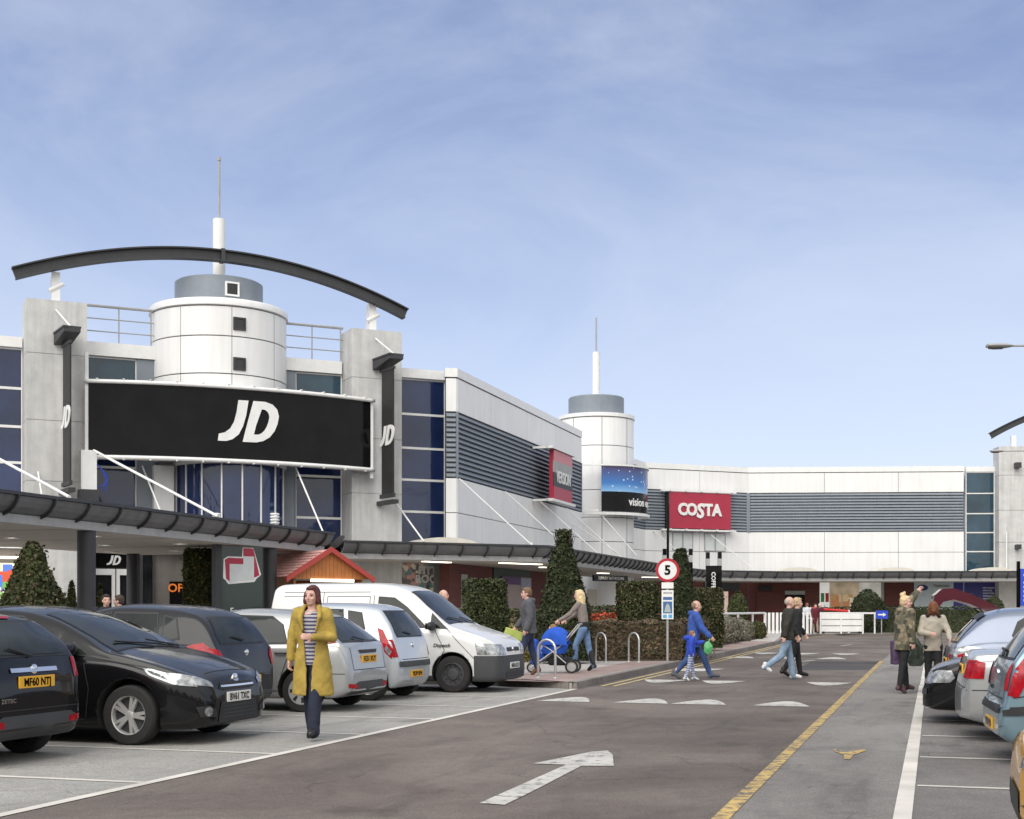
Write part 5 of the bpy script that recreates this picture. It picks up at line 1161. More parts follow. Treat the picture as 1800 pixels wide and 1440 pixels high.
# light blue hatch
L = 3.8
c = Car('parked_car', 'light blue hatchback with tall red tail light, tail to the road at right', L, 1.66,
        [(0, .5), (.03, .66), (.15, .78), (.7, .98), (.9, 1.02), (1.3, 1.28), (1.7, 1.44), (2.2, 1.48), (3.0, 1.47), (3.25, 1.42), (3.40, 1.3), (3.66, .97), (3.72, .85), (3.745, .64), (3.75, .60), (3.8, .52)],
        [(0, .45), (.15, .68), (1.0, .90), (3.2, .96), (3.65, .90), (3.74, .60), (3.8, .45)],
        [(0, .5), (.05, .66), (.2, .76), (.6, .83), (3.1, .83), (3.5, .80), (3.7, .77), (3.76, .74), (3.8, .66)],
        [(0, .25), (.2, .18), (3.1, .18), (3.65, .20), (3.8, .28)], P_LBLUE, (.74, 3.18, .29), 'cover', group=GRP)
c.glass('rear_window', 'B', [(-.56, 1.0), (-.46, 1.36), (.46, 1.36), (.56, 1.0)])
side_windows(c, 0, [[(1.2, 1.0), (1.6, 1.34), (2.1, 1.4), (2.12, 1.0)], [(2.2, 1.0), (2.2, 1.4), (2.8, 1.39), (3.05, 1.08), (3.0, 1.02)]])
c.glass('windscreen', 'T', [(.95, -.56), (1.55, -.48), (1.55, .48), (.95, .56)])
for s_ in (1, -1):
    sd = 'L' if s_ > 0 else 'R'
    c.part('tail_light', LENS_RED, [(sd, [(3.30, 1.28), (3.40, 1.24), (3.66, .90), (3.72, .66), (3.64, .64), (3.52, .88)]), ('B', [(s_ * .63, .70), (s_ * .72, .70), (s_ * .71, .96), (s_ * .68, .98)])], .012)
c.part('bumper_strip', M['black'], [('B', [(-.66, .49), (.66, .49), (.67, .56), (-.67, .56)]), ('R', [(3.50, .49), (3.76, .47), (3.76, .55), (3.50, .57)]), ('L', [(3.50, .49), (3.76, .47), (3.76, .55), (3.50, .57)])], .016)
c.plate('B', .36, 'W431 BTO', PLY); c.badge('B', .84, .04); c.wiper('B', [(-.05, .99), (.12, 1.05), (.32, 1.05)], .014)
b = c.seam('B', [(-.56, .62), (.56, .62)]); b2 = c.seam('B', [(-.57, .62), (-.6, .96)]); b3 = c.seam('B', [(.57, .62), (.6, .96)]); b.add(b2.v, b2.f); b.add(b3.v, b3.f); b.build('panel_gap', M['black'], c.root)
b = MB(); p = c.hit('B', -.3, .70); b.M = Matrix.Translation((p.x - .008, .34, .70)) @ Matrix.Rotation(R(-90), 4, 'Z'); b.text('Punto', .08, .001, .002, shear=.2); b.build('trim_script', M['black'], c.root)
shuts(c, [[(2.16, .3), (2.16, .98)], [(3.55, .66), (3.75, .63)]])
place_r(c, 14.05, .52, True, 4)
# silver hatch
L = 4.45
c = Car('parked_car', 'silver saloon with square red tail light between the light blue and black cars', L, 1.70,
        [(0, .5), (.03, .66), (.15, .74), (.9, .93), (1.05, .98), (1.5, 1.22), (1.95, 1.38), (2.3, 1.43), (2.8, 1.41), (3.1, 1.33), (3.45, 1.10), (3.62, 1.01), (3.85, .985), (4.28, .965), (4.36, .90), (4.40, .75), (4.45, .5)],
        [(0, .45), (.15, .64), (1.0, .86), (3.3, .92), (3.7, .91), (4.3, .87), (4.45, .48)],
        [(0, .5), (.05, .66), (.2, .78), (.6, .85), (3.7, .85), (4.15, .82), (4.35, .77), (4.45, .66)],
        [(0, .25), (.2, .18), (4.1, .19), (4.45, .26)], P_SILVER, (.85, 3.4, .30), 'cover', group=GRP)
c.glass('rear_window', 'B', [(-.58, 1.06), (-.46, 1.34), (.46, 1.34), (.58, 1.06)])
side_windows(c, 0, [[(1.35, .96), (1.85, 1.28), (2.25, 1.34), (2.28, .97)], [(2.36, .97), (2.34, 1.34), (2.8, 1.32), (3.15, 1.02)]])
c.glass('windscreen', 'T', [(1.1, -.6), (1.8, -.5), (1.8, .5), (1.1, .6)])
for s_ in (1, -1):
    sd = 'L' if s_ > 0 else 'R'
    c.part('tail_light', LENS_RED, [(sd, [(4.22, .70), (4.20, .87), (4.30, .89), (4.38, .86), (4.40, .70)]), ('B', [(s_ * .60, .70), (s_ * .75, .70), (s_ * .75, .90), (s_ * .62, .90)])], .012)
c.plate('B', .78, 'FX03 OPE', PLY); c.badge('B', .93, .04); b = c.seam('B', [(-.7, .60), (.7, .60)]); b.build('panel_gap', M['black'], c.root); shuts(c, [[(2.3, .3), (2.3, .96)], [(4.0, .58), (4.4, .57)]])
place_r(c, 16.35, .26, True, 2)
# black car nose to road with round cornered headlight
L = 4.2
c = Car('parked_car', 'black car with clear headlight and black bumper, nose to the road, right row', L, 1.70,
        [(0, .40), (.02, .52), (.05, .57), (.09, .66), (.2, .725), (.9, .89), (1.1, .95), (1.6, 1.26), (2.05, 1.38), (2.5, 1.41), (3.1, 1.38), (3.6, 1.18), (3.8, 1.02), (4.1, .95), (4.16, .7), (4.2, .5)],
        [(0, .36), (.05, .50), (.2, .66), (1.0, .86), (3.3, .93), (4.05, .86), (4.2, .48)],
        [(0, .60), (.03, .68), (.12, .77), (.4, .83), (.8, .85), (3.5, .85), (4.0, .80), (4.2, .66)],
        [(0, .22), (.2, .18), (3.9, .19), (4.2, .3)], P_BLACK, (.85, 3.4, .30), 'alloy', group=GRP)
c.glass('windscreen', 'T', [(1.15, -.6), (1.85, -.5), (1.85, .5), (1.15, .6)])
side_windows(c, 0, [[(1.4, .98), (1.9, 1.26), (2.3, 1.31), (2.33, .99)], [(2.41, .99), (2.38, 1.31), (3.0, 1.28), (3.3, 1.02)]])
for s_ in (1, -1):
    sd = 'L' if s_ > 0 else 'R'
    c.part('headlight', LENS_CLR, [(sd, [(.06, .53), (.07, .62), (.2, .695), (.36, .69), (.40, .60), (.34, .54)]), ('F', [(s_ * .42, .52), (s_ * .76, .52), (s_ * .78, .63), (s_ * .70, .68), (s_ * .46, .64)])], .009)
c.part('grille', CHROME, [('F', [(-.32, .55), (.32, .55), (.28, .64), (-.28, .64)])], .008); c.part('grille_mesh', M['black'], [('F', [(-.28, .565), (.28, .565), (.25, .625), (-.25, .625)])], .012)
c.part('lower_bumper', GREYTRIM, [('F', [(-.72, .38), (.72, .38), (.72, .46), (-.72, .46)])], .010); c.plate('F', .40, 'R785 JUB', PLW); c.mirror(1.45, .98, P_BLACK)
place_r(c, 18.45, -.12, False, -2)
# grey blue hatch
L = 4.1
c = Car('parked_car', 'grey blue hatchback with oval clear and red tail light and rounded rear side window', L, 1.72,
        [(0, .5), (.03, .66), (.15, .76), (.9, .96), (1.05, 1.0), (1.5, 1.27), (1.95, 1.43), (2.4, 1.47), (3.2, 1.45), (3.55, 1.37), (3.75, 1.2), (3.96, .96), (4.02, .88), (4.06, .64), (4.1, .5)],
        [(0, .45), (.15, .66), (1.0, .90), (3.3, .97), (3.95, .90), (4.1, .50)],
        [(0, .5), (.05, .66), (.2, .78), (.6, .86), (3.4, .86), (3.8, .82), (4.02, .76), (4.1, .66)],
        [(0, .25), (.2, .18), (3.9, .2), (4.1, .28)], P_GBLUE, (.85, 3.4, .30), 'cover', group=GRP)
c.glass('rear_window', 'B', [(-.58, 1.0), (-.46, 1.36), (.46, 1.36), (.58, 1.0)])
side_windows(c, 0, [[(1.35, .98), (1.85, 1.32), (2.25, 1.38), (2.28, .99)], [(2.36, .99), (2.36, 1.39), (2.95, 1.375), (3.12, 1.28), (3.20, 1.10), (3.12, 1.02)]])
c.glass('windscreen', 'T', [(1.1, -.6), (1.8, -.5), (1.8, .5), (1.1, .6)])
for s_ in (1, -1):
    sd = 'L' if s_ > 0 else 'R'
    ov = [(3.78 + .23 * math.cos(a), .84 + .10 * math.sin(a)) for a in np.linspace(0, 6.28, 17)[:-1]]
    t = c.part('tail_light', LENS_CLR, [(sd, ov), ('B', [(s_ * .56, .76), (s_ * .74, .75), (s_ * .73, .92), (s_ * .58, .90)])], .010)
    c.part('tail_light_lens', LENS_RED, [(sd, [(3.78 + .17 * math.cos(a), .80 + .045 * math.sin(a)) for a in np.linspace(0, 6.28, 13)[:-1]]), ('B', [(s_ * .60, .76), (s_ * .72, .76), (s_ * .72, .82), (s_ * .60, .82)])], .016, t)
c.part('spoiler', M['black'], [('T', [(3.55, -.52), (3.66, -.5), (3.66, .5), (3.55, .52)])], .02)
b = MB(); p = c.hit('T', 3.3, 0); b.tube([p, p + Vector((-.18, 0, .32))], .008, 5); b.build('aerial', M['black'], c.root)
c.plate('B', .70, 'LS04 HGE', PLY); shuts(c, [[(2.32, .3), (2.32, .98)], [(3.4, .6), (4.05, .58)]]); b = c.seam('B', [(-.6, .60), (.6, .60)]); b.build('panel_gap', M['black'], c.root)
place_r(c, 20.9, .12, True, 3)
# charcoal car behind, green roof sign
c = hatch('parked_car', 'dark charcoal car with a green learner roof sign beyond the grey blue hatchback', 4.0, 1.70, 1.52, P_DGREY, 'cover', group=GRP)
c.glass('rear_window', 'B', [(-.55, 1.05), (-.48, 1.34), (.48, 1.34), (.55, 1.05)])
side_windows(c, 0, [[(1.35, .99), (1.95, 1.36), (2.25, 1.38), (2.28, 1.0)], [(2.36, 1.0), (2.33, 1.38), (3.2, 1.34), (3.4, 1.04)]]); c.glass('windscreen', 'T', [(1.05, -.60), (1.68, -.50), (1.68, .50), (1.05, .60)])
place_r(c, 23.3, .45)
c2_ = c
g = mat('green_roof_sign', (.03, .42, .10), .4)
c = hatch('parked_car', 'dark estate car two spaces beyond the open maroon hatch', 4.3, 1.76, 1.56, P_DGREY, 'cover', group=GRP)
c.glass('rear_window', 'B', [(-.55, 1.05), (-.48, 1.34), (.48, 1.34), (.55, 1.05)]); side_windows(c, 0, [[(1.35, .99), (1.95, 1.36), (2.25, 1.38), (2.28, 1.0)], [(2.36, 1.0), (2.33, 1.38), (3.4, 1.34), (3.6, 1.04)]])
place_r(c, 28.2, 1.1)
px_ = RD(28.2, 1.1 + 1.9); tl = thing('taxi_roof_sign', 'green illuminated learner sign standing on a dark car roof', 'roof sign', (px_.x, px_.y, 1.60), -TH)
MB().bbox(-.55, .55, -.12, .12, 0, .07, .02).build('base', g, tl)
MB().at().add([(-.2, -.07, .07), (.2, -.07, .07), (.16, -.05, .34), (-.16, -.05, .34), (-.2, .07, .07), (.2, .07, .07), (.16, .05, .34), (-.16, .05, .34)], [(0, 1, 2, 3), (4, 5, 6, 7), (0, 3, 7, 4), (1, 2, 6, 5), (3, 2, 6, 7)]).build('panel', g, tl)
MB().at((0, -.068, .20)).text('L', .26, .004, .01).build('letter', M['white'], tl)
# maroon hatch with its tailgate raised
L = 3.9
c = Car('parked_car', 'maroon hatchback with its tailgate raised over the two women unloading shopping', L, 1.66,
        [(0, .5), (.03, .66), (.15, .76), (.9, .96), (1.0, 1.0), (1.45, 1.25), (1.9, 1.41), (2.4, 1.45), (3.1, 1.43), (3.3, 1.40), (3.50, 1.02), (3.70, .78), (3.86, .70), (3.9, .5)],
        [(0, .45), (.15, .66), (1.0, .90), (3.2, .96), (3.6, .72), (3.9, .48)],
        [(0, .5), (.05, .66), (.2, .76), (.6, .83), (3.3, .83), (3.7, .79), (3.9, .68)],
        [(0, .25), (.2, .18), (3.7, .2), (3.9, .28)], P_MAROON, (.75, 3.2, .29), 'cover', group=GRP)
side_windows(c, 0, [[(1.3, .98), (1.8, 1.30), (2.2, 1.36), (2.22, .99)], [(2.3, .99), (2.28, 1.36), (3.0, 1.34), (3.1, 1.02)]]); c.glass('windscreen', 'T', [(1.05, -.58), (1.7, -.5), (1.7, .5), (1.05, .58)])
c.part('boot_opening', CABIN, [('B', [(-.55, .78), (-.5, 1.36), (.5, 1.36), (.55, .78)])], .01)
for s_ in (1, -1): c.part('tail_light', LENS_RED, [('B', [(s_ * .62, .7), (s_ * .76, .7), (s_ * .74, .95), (s_ * .62, .95)])], .014)
tg = MB(); hx, hz = L / 2 - 3.28, 1.44
pr = [(0, .02), (-.25, .15), (-.55, .30), (-.82, .40), (-1.02, .39), (-1.14, .28), (-1.18, .10), (-1.06, .08), (-1.0, .16), (-.82, .20), (-.55, .12), (-.25, -.02), (.02, -.08)]
vs = [(hx + x, y, hz + z) for y in (-.62, .62) for x, z in pr]; m_ = len(pr)
tg.add(vs, [tuple(range(m_)), tuple(range(m_, 2 * m_))] + [(k, (k + 1) % m_, m_ + (k + 1) % m_, m_ + k) for k in range(m_)]); tg = tg.build('tailgate', P_MAROON, c.root)
b = MB().add([(hx + x, y, hz + z + .012) for y in (-.48, .48) for x, z in ((-.08, .072), (-.52, .30))], [(0, 1, 3, 2)]); b.build('tailgate_glass', M['carglass'], tg)
for s_ in (-.5, .5): MB().tube([(hx - .05, s_, 1.1), (hx - .42, s_, 1.52)], .012, 5).build('gas_strut', M['black'], tg)
place_r(c, 25.5, .50, True, 3)
# ================================================================== PLANTS
def leafmat(name, c, island=.45, var=.3, rough=.65):
    return mat(name, c, rough, var=var, scale=2.2, island=island, spec=.3)
LF = leafmat('yew_leaf', (.045, .055, .018)); LF2 = leafmat('dark_yew_leaf', (.030, .038, .016)); LBR = leafmat('brown_hedge_leaf', (.115, .082, .050), .5)
LSIL = leafmat('silver_shrub_leaf', (.19, .18, .14), .4); LYG = leafmat('yellow_green_leaf', (.17, .14, .04), .4); LRED = leafmat('red_flower', (.45, .08, .04), .3)
BARK = mat('bark', (.08, .06, .045), .9, var=.3, bump=.5)
rng = np.random.default_rng(5)
def leaves(name, P, Nn, size, m, parent, spread=.9):
    n = len(P); a = rng.normal(size=(n, 3)); Nn = Nn + a * spread; Nn /= np.linalg.norm(Nn, axis=1)[:, None]
    t = np.cross(Nn, rng.normal(size=(n, 3))); t /= np.linalg.norm(t, axis=1)[:, None]; b = np.cross(Nn, t)
    s = size * rng.uniform(.6, 1.35, (n, 1)); w = s * .55
    V = np.stack([P - t * s, P + b * w, P + t * s, P - b * w], 1).reshape(-1, 3)
    me = bpy.data.meshes.new(name); me.vertices.add(4 * n); me.vertices.foreach_set('co', V.ravel()); me.loops.add(4 * n); me.loops.foreach_set('vertex_index', np.arange(4 * n)); me.polygons.add(n)
    me.polygons.foreach_set('loop_start', np.arange(n) * 4); me.materials.append(m); me.update(calc_edges=True)
    o = bpy.data.objects.new(name, me); COL.objects.link(o); o.parent = parent; return o
def lump(P, f, amp, seed):
    """cheap smooth bumps"""
    ph = np.random.default_rng(seed).uniform(0, 6.28, (5, 3)); s = 0
    for k in range(5): s = s + np.sin(P[:, 0] * f * (1 + .5 * k) + ph[k, 0]) * np.sin(P[:, 1] * f * (1 + .4 * k) + ph[k, 1]) * np.sin(P[:, 2] * f * (1 + .3 * k) + ph[k, 2]) / (1 + .5 * k)
    return s * amp
def topiary(label, cat, loc, prof, sq=2.0, n=6000, size=.05, m=None, m2=None, name='topiary_tree', amp=.06, rz=0, sx=1, sy=1, fuzz=.05, stem=.06, group=None, z0=None):
    root = thing(name, label, cat, loc, rz, group); zs_, rs_ = zip(*prof); fr = pchip(zs_, rs_); H = zs_[-1]; zb = zs_[0]
    # sample by area ~ radius
    zz = rng.uniform(zb, H, n * 3); rr = fr(zz); keep = rng.uniform(0, max(rs_), n * 3) < np.maximum(rr, .12 * max(rs_)); zz = zz[keep][:n]; rr = rr[keep][:n]; k = len(zz)
    a = rng.uniform(0, 2 * np.pi, k); q = 1 / (np.abs(np.cos(a)) ** sq + np.abs(np.sin(a)) ** sq) ** (1 / sq)
    depth = 1 - np.abs(rng.normal(0, fuzz, k)) * .9 + rng.normal(0, fuzz * .4, k)
    P = np.stack([np.cos(a) * q * rr * depth * sx, np.sin(a) * q * rr * depth * sy, zz], 1); P += rng.normal(0, .012, P.shape)
    stray = rng.uniform(size=k) < .05; ex = np.where(stray, rng.exponential(.022, k), 0); P[:, 0] += np.cos(a) * ex; P[:, 1] += np.sin(a) * ex; P[:, 2] += ex * .6
    d = lump(P + np.array(loc)[None, :], 3.2, amp, int(abs(loc[0] * 10)) + 3); P[:, 0] += np.cos(a) * d; P[:, 1] += np.sin(a) * d; P[:, 2] += d * .4
    top = zz > H * .93
    Nn = np.stack([np.cos(a), np.sin(a), np.where(top, 1.5, .25)], 1)
    # crown lid
    kk = max(200, int(n * .12)); ra = np.sqrt(rng.uniform(0, 1, kk)) * fr(H * .985); aa = rng.uniform(0, 6.283, kk); qq = 1 / (np.abs(np.cos(aa)) ** sq + np.abs(np.sin(aa)) ** sq) ** (1 / sq)
    P2 = np.stack([np.cos(aa) * qq * ra * sx, np.sin(aa) * qq * ra * sy, H * .985 + rng.normal(0, .02, kk)], 1)
    P = np.concatenate([P, P2]); Nn = np.concatenate([Nn, np.tile([0, 0, 1.2], (kk, 1))])
    cr = leaves('crown', P, Nn, size, m or LF, root)
    core = MB(); nn_ = 24; lv = np.linspace(zb + .02, H * .96, 14)
    vs = []
    for z in lv:
        for j in range(nn_):
            b_ = 2 * math.pi * j / nn_; q_ = 1 / (abs(math.cos(b_)) ** sq + abs(math.sin(b_)) ** sq) ** (1 / sq); r_ = max(0.01, float(fr(z)) * .86 - amp * .7)
            vs.append((math.cos(b_) * q_ * r_ * sx, math.sin(b_) * q_ * r_ * sy, z))
    core.add(vs, [(i * nn_ + j, i * nn_ + (j + 1) % nn_, (i + 1) * nn_ + (j + 1) % nn_, (i + 1) * nn_ + j) for i in range(13) for j in range(nn_)] + [tuple(range(nn_)), tuple(range(13 * nn_, 14 * nn_))], 0, True)
    core.build('inner_twigs', m or LF, cr)
    MB().tube([(0, 0, 0), (0, 0, max(zb, .1) + .3)], [stem, stem * .8], 8).build('trunk', BARK, root)
    if m2:
        sel = rng.uniform(size=len(P)) < .18; leaves('new_growth', P[sel] * np.array([1.02, 1.02, 1.005]), Nn[sel], size * .9, m2, cr)
    return root
def cone(h, r, base=.1): return [(base, r * .86), (base + .25, r), (h * .35, r * .92), (h * .6, r * .66), (h * .8, r * .38), (h * .93, r * .2), (h, r * .06)]
def boxp(h, r, base=.1): return [(base, r * .95), (h * .5, r), (h * .93, r * .98), (h * .985, r * .9), (h, r * .7)]
def dome(h, r, base=.05): return [(base, r * .7), (base + h * .25, r), (h * .6, r * .95), (h * .85, r * .68), (h, r * .12)]
def V3(u, Y, z=.12): p = at(u, Y); return (p.x, p.y, z)
topiary('broad clipped conical tree in front of the toy shop window at far left', 'tree', V3(57, 26, .02), [(.1, .66), (.6, .72), (1.2, .66), (1.8, .50), (2.3, .30), (2.6, .18), (2.74, .06)], n=11000, size=.045, m=LF, m2=LBR, amp=.05)
topiary('small browning conical shrub just left of the dark canopy post', 'shrub', V3(126, 31.6), cone(2.0, .26), n=3000, size=.04, m=LF, m2=LYG, name='conical_shrub', amp=.02)
topiary('small browning conical shrub just right of the dark canopy post, by the store doors', 'shrub', V3(176, 32.5), cone(1.95, .24), n=3000, size=.04, m=LF, m2=LYG, name='conical_shrub', amp=.02)
topiary('tall square clipped column tree beside the red map board', 'tree', V3(352, 38.6), boxp(3.1, .43), sq=5, n=11000, size=.045, m=LF, m2=LYG, amp=.04)
topiary('square clipped bush behind the white van bonnet', 'bush', V3(852, 30.2), boxp(2.02, .45), sq=6, n=10000, size=.04, m=LF, m2=LF2, name='clipped_bush', amp=.05, rz=.2)
topiary('tall dark conical tree with a ragged top behind the blonde woman', 'tree', V3(991, 33.5), [(.1, .60), (.5, .70), (1.2, .63), (1.9, .47), (2.5, .31), (2.85, .21), (3.0, .15), (3.12, .06)], n=14000, size=.045, m=LF2, m2=LF, amp=.04)
b = MB()
for k in range(34):
    a = random.uniform(0, 6.28); r = random.uniform(.02, .22); l = random.uniform(.12, .34); x, y = math.cos(a) * r, math.sin(a) * r; b.tube([(x, y, 2.95), (x * 1.5, y * 1.5, 3.05 + l)], [.012, .003], 4)
ragged = [o for o in bpy.data.objects if o.get('label', '').startswith('tall dark conical tree with a ragged')][0]
P = np.array([(math.cos(a) * r, math.sin(a) * r, z) for a, r, z in zip(rng.uniform(0, 6.28, 900), rng.uniform(.0, .22, 900), rng.uniform(2.95, 3.36, 900))]); leaves('top_sprigs', P, np.tile([0, 0, 1.0], (900, 1)), .04, LF, ragged)
b.build('sprig', BARK, ragged)
topiary('square clipped dark bush just left of the speed limit sign', 'bush', V3(1121, 38.5), boxp(2.15, .52), sq=6, n=10000, size=.045, m=LF, m2=LBR, name='clipped_bush', amp=.05, rz=.3)
topiary('slim dark conical tree just right of the speed limit sign', 'tree', V3(1197, 42), [(.1, .45), (.6, .50), (1.4, .46), (2.1, .36), (2.7, .25), (3.1, .20), (3.25, .12)], n=10000, size=.045, m=LF2, m2=LF, amp=.04)
topiary('square clipped bush behind the man in blue', 'bush', V3(1241, 44), boxp(2.05, .47), sq=6, n=8000, size=.045, m=LF, m2=LBR, name='clipped_bush', amp=.05, rz=.3)
topiary('round topped bush beyond the white rail, left of the cash machine', 'bush', V3(1297, 68), dome(2.3, .52), sq=3, n=3500, size=.06, m=LF, name='clipped_bush', amp=.05)
topiary('wide rounded bush in front of the food poster window', 'bush', V3(1526, 79.5), dome(2.55, .95), sq=3, n=5000, size=.07, m=LF2, name='clipped_bush', amp=.10)
topiary('low dark bush under the blue shop panel at far right', 'bush', V3(1748, 80), dome(2.2, .55), sq=3, n=3000, size=.07, m=LF, name='clipped_bush', amp=.06)
for u, Y, h, r, mm, lb in ((1247, 49, 1.1, .52, LBR, 'rounded brownish shrub at the kerbside corner behind the man in blue'), (1276, 53.5, 1.08, .60, LSIL, 'grey silver shrub, second along the kerbside path'), (1302, 57.5, .98, .56, LSIL, 'smaller grey silver shrub, third along the kerbside path'), (1330, 62, .80, .42, LF, 'bright green low shrub ending the kerbside planting')):
    topiary(lb, 'shrub', V3(u, Y), dome(h, r), sq=2.6, n=4500, size=.045, m=mm, m2=LYG if mm is not LSIL else LSIL, name='low_shrub', amp=.08)
def hedge(label, pts, w, h, m, m2, n, size=.04, name='hedge', amp=.05, z=.12, kind=None, cat='hedge'):
    """row of dense foliage along a plan path"""
    root = thing(name, label, cat, (*pts[0], z)); P_, N_ = [], []; L_ = sum(math.hypot(b[0] - a[0], b[1] - a[1]) for a, b in zip(pts, pts[1:])); core = MB()
    for a, b in zip(pts, pts[1:]):
        l = math.hypot(b[0] - a[0], b[1] - a[1]); k = int(n * l / L_); d = np.array([(b[0] - a[0]) / l, (b[1] - a[1]) / l]); nn_ = np.array([-d[1], d[0]])
        s = rng.uniform(0, l, k); endc = rng.uniform(size=k) < .10; s = np.where(endc, np.where(rng.uniform(size=k) < .5, rng.normal(.05, .03, k), l - rng.normal(.05, .03, k)), s); per = rng.uniform(0, 2 * h + w, k); y = np.where(per < h, -w / 2, np.where(per < 2 * h, w / 2, rng.uniform(-w / 2, w / 2, k))); zz = np.where(per < h, per, np.where(per < 2 * h, per - h, h))
        y = y * (1 - np.abs(rng.normal(0, .06, k))); y = np.where(endc, rng.uniform(-w / 2, w / 2, k), y); zz = np.where(endc, rng.uniform(0, h, k), zz); P = np.stack([a[0] - pts[0][0] + d[0] * s + nn_[0] * y, a[1] - pts[0][1] + d[1] * s + nn_[1] * y, zz], 1)
        dd = lump(P, 2.6, amp, 9); P[:, 0] += nn_[0] * np.sign(y) * dd; P[:, 1] += nn_[1] * np.sign(y) * dd; P[:, 2] += np.where(per >= 2 * h, dd + np.where(rng.uniform(size=k) < .2, rng.exponential(.022, k), 0), 0) + rng.normal(0, .015, k); sy_ = np.sign(y) * np.where(rng.uniform(size=k) < .12, rng.exponential(.022, k), 0); P[:, 0] += nn_[0] * sy_; P[:, 1] += nn_[1] * sy_; P[:, 2] = np.maximum(P[:, 2], .02)
        N_.append(np.stack([nn_[0] * np.sign(y), nn_[1] * np.sign(y), np.where(per >= 2 * h, 2., .3)], 1)); P_.append(P)
        core.at((a[0] - pts[0][0], a[1] - pts[0][1], 0), math.atan2(d[1], d[0])).box(.12, l - .12, -w * .40, w * .40, 0, h * .93)
    P = np.concatenate(P_); Nn = np.concatenate(N_); sel = rng.uniform(size=len(P)) < .25
    f = leaves('foliage', P[~sel], Nn[~sel], size, m, root); leaves('new_growth', P[sel], Nn[sel], size, m2 or m, f); core.at().build('inner_twigs', m, f); return root
hp = [at(872, 36.3), at(1196, 36.2), at(1214, 41)]
hedge('long brown leaved hedge behind the cycle stands', [tuple(p[:2]) for p in hp], 1.1, 1.0, LBR, LF, 26000, .042, amp=.11)
hedge('low clipped green hedge under the shop poster, behind the walking man', [tuple(at(745, 37.5)[:2]), tuple(at(945, 39)[:2])], .8, 1.32, LF, LBR, 9000, .045)
hedge('low clipped green hedge seen between the conical tree and the square bush', [tuple(at(1030, 41)[:2]), tuple(at(1100, 43)[:2])], .8, 1.42, LF, LBR, 4500, .045)
hedge('bright red and green flower strip above the brown hedge', [tuple(at(1042, 38.2)[:2]), tuple(at(1090, 39)[:2])], .4, 1.22, LRED, LF, 2600, .04, name='flower_bed', cat='flower bed')
hedge('yellow green ground shrub by the van, at the left end of the brown hedge', [tuple(at(878, 34.3)[:2]), tuple(at(948, 34.8)[:2])], .8, .85, LYG, LF, 6000, .05, name='low_shrub', cat='shrub', amp=.1)
hedge('long low dark hedge in front of the far shop windows', [tuple(at(1400, 80)[:2]), tuple(at(1760, 79)[:2])], .7, 1.5, LF2, LF, 7000, .07)
hedge('dark hedge behind the parked cars under the canopy', [tuple(RD(12, -15.5)[:2]), tuple(RD(23, -15.8)[:2])], .8, .95, LF2, LF, 9000, .05, z=.02)
MB().prism([tuple(at(868, 34.9)[:2]), tuple(at(1200, 35.1)[:2]), tuple(at(1240, 46)[:2]), tuple(at(1350, 66)[:2]), tuple(at(1340, 70)[:2]), tuple(at(1100, 48)[:2]), tuple(at(740, 42)[:2])], .10, .135).build('planting_bed', M['soil'], kind='structure')
# ================================================================== STREET FURNITURE
b = MB()
def hoop(label, p, rz):
    pts = [(-.19, 0, 0), (-.19, 0, .56)] + [(-.19 * math.cos(a), 0, .56 + .19 * math.sin(a)) for a in np.linspace(.3, math.pi - .3, 7)] + [(.19, 0, .56), (.19, 0, 0)]
    r = thing('cycle_stand', label, 'cycle stand', p, rz, 'steel cycle hoops on the pavement'); MB().tube(pts, .026, 10).build('hoop', M['sheet'], r)
    fl = MB(); [fl.at((x, 0, 0)).lathe([(0, .012), (.06, .012), (.06, 0)], 14) for x in (-.19, .19)]; fl.build('floor_flange', M['sheet'], r, split=True)
hoop('steel cycle hoop nearest the road, in front of the pushchair', V3(961, 26.4), -.5); hoop('steel cycle hoop against the brown hedge, just right of the blonde woman', V3(1056, 34.3), -.9); hoop('steel cycle hoop against the brown hedge, furthest right', V3(1114, 34.4), -.9)
# speed limit sign
sp = thing('road_sign', 'round 5 speed limit sign with red rim above white and blue notice plates', 'road sign', V3(1173, 35), 0)
MB().tube([(0, 0, 0), (0, 0, 2.62)], .034, 10).build('pole', M['sheet'], sp)
def disc(r0, r1, y, n=40): return [(math.cos(6.28319 * k / n) * r, y, math.sin(6.28319 * k / n) * r) for r in (r0, r1) for k in range(n)], [(k, (k + 1) % n, n + (k + 1) % n, n + k) for k in range(n)]
zc = 2.5 - .12
b = MB().at((0, 0, zc), rx=R(90)); b.lathe([(0, .04), (.31, .04), (.31, .055), (0, .055)], 40); f = b.build('disc', M['white'], sp)
vs, fs = disc(.24, .31, -.058); MB().at((0, 0, zc)).add(vs, fs).build('rim', mat('sign_red', (.42, .015, .03), .4), f)
MB().at((0, -.058, zc - .01)).text('5', .34, .002, .012).build('numeral', M['signblack'], f)
pl = MB().box(-.155, .155, -.06, -.045, 1.10, 1.86); pl.box(-.155, .155, -.06, -.045, 1.90, 2.04); MB().box(-.155, .155, -.06, -.045, 1.90, 2.06).build('plate', M['white'], sp); pl = MB().box(-.155, .155, -.06, -.045, 1.10, 1.86).build('plate', M['white'], sp)
MB().box(-.12, .12, -.063, -.06, 1.25, 1.56).box(-.12, .12, -.063, -.06, 1.60, 1.68).build('plate_print', mat('sign_blue', (.05, .13, .30), .5), pl)
MB().at((0, -.066, 1.40)).add([(-.09, 0, -.12), (.09, 0, -.12), (.05, 0, .05), (0, 0, .12), (-.05, 0, .05)], [(0, 1, 2, 3, 4)]).build('plate_symbol', mat('sign_pale', (.35, .42, .42), .5), pl)
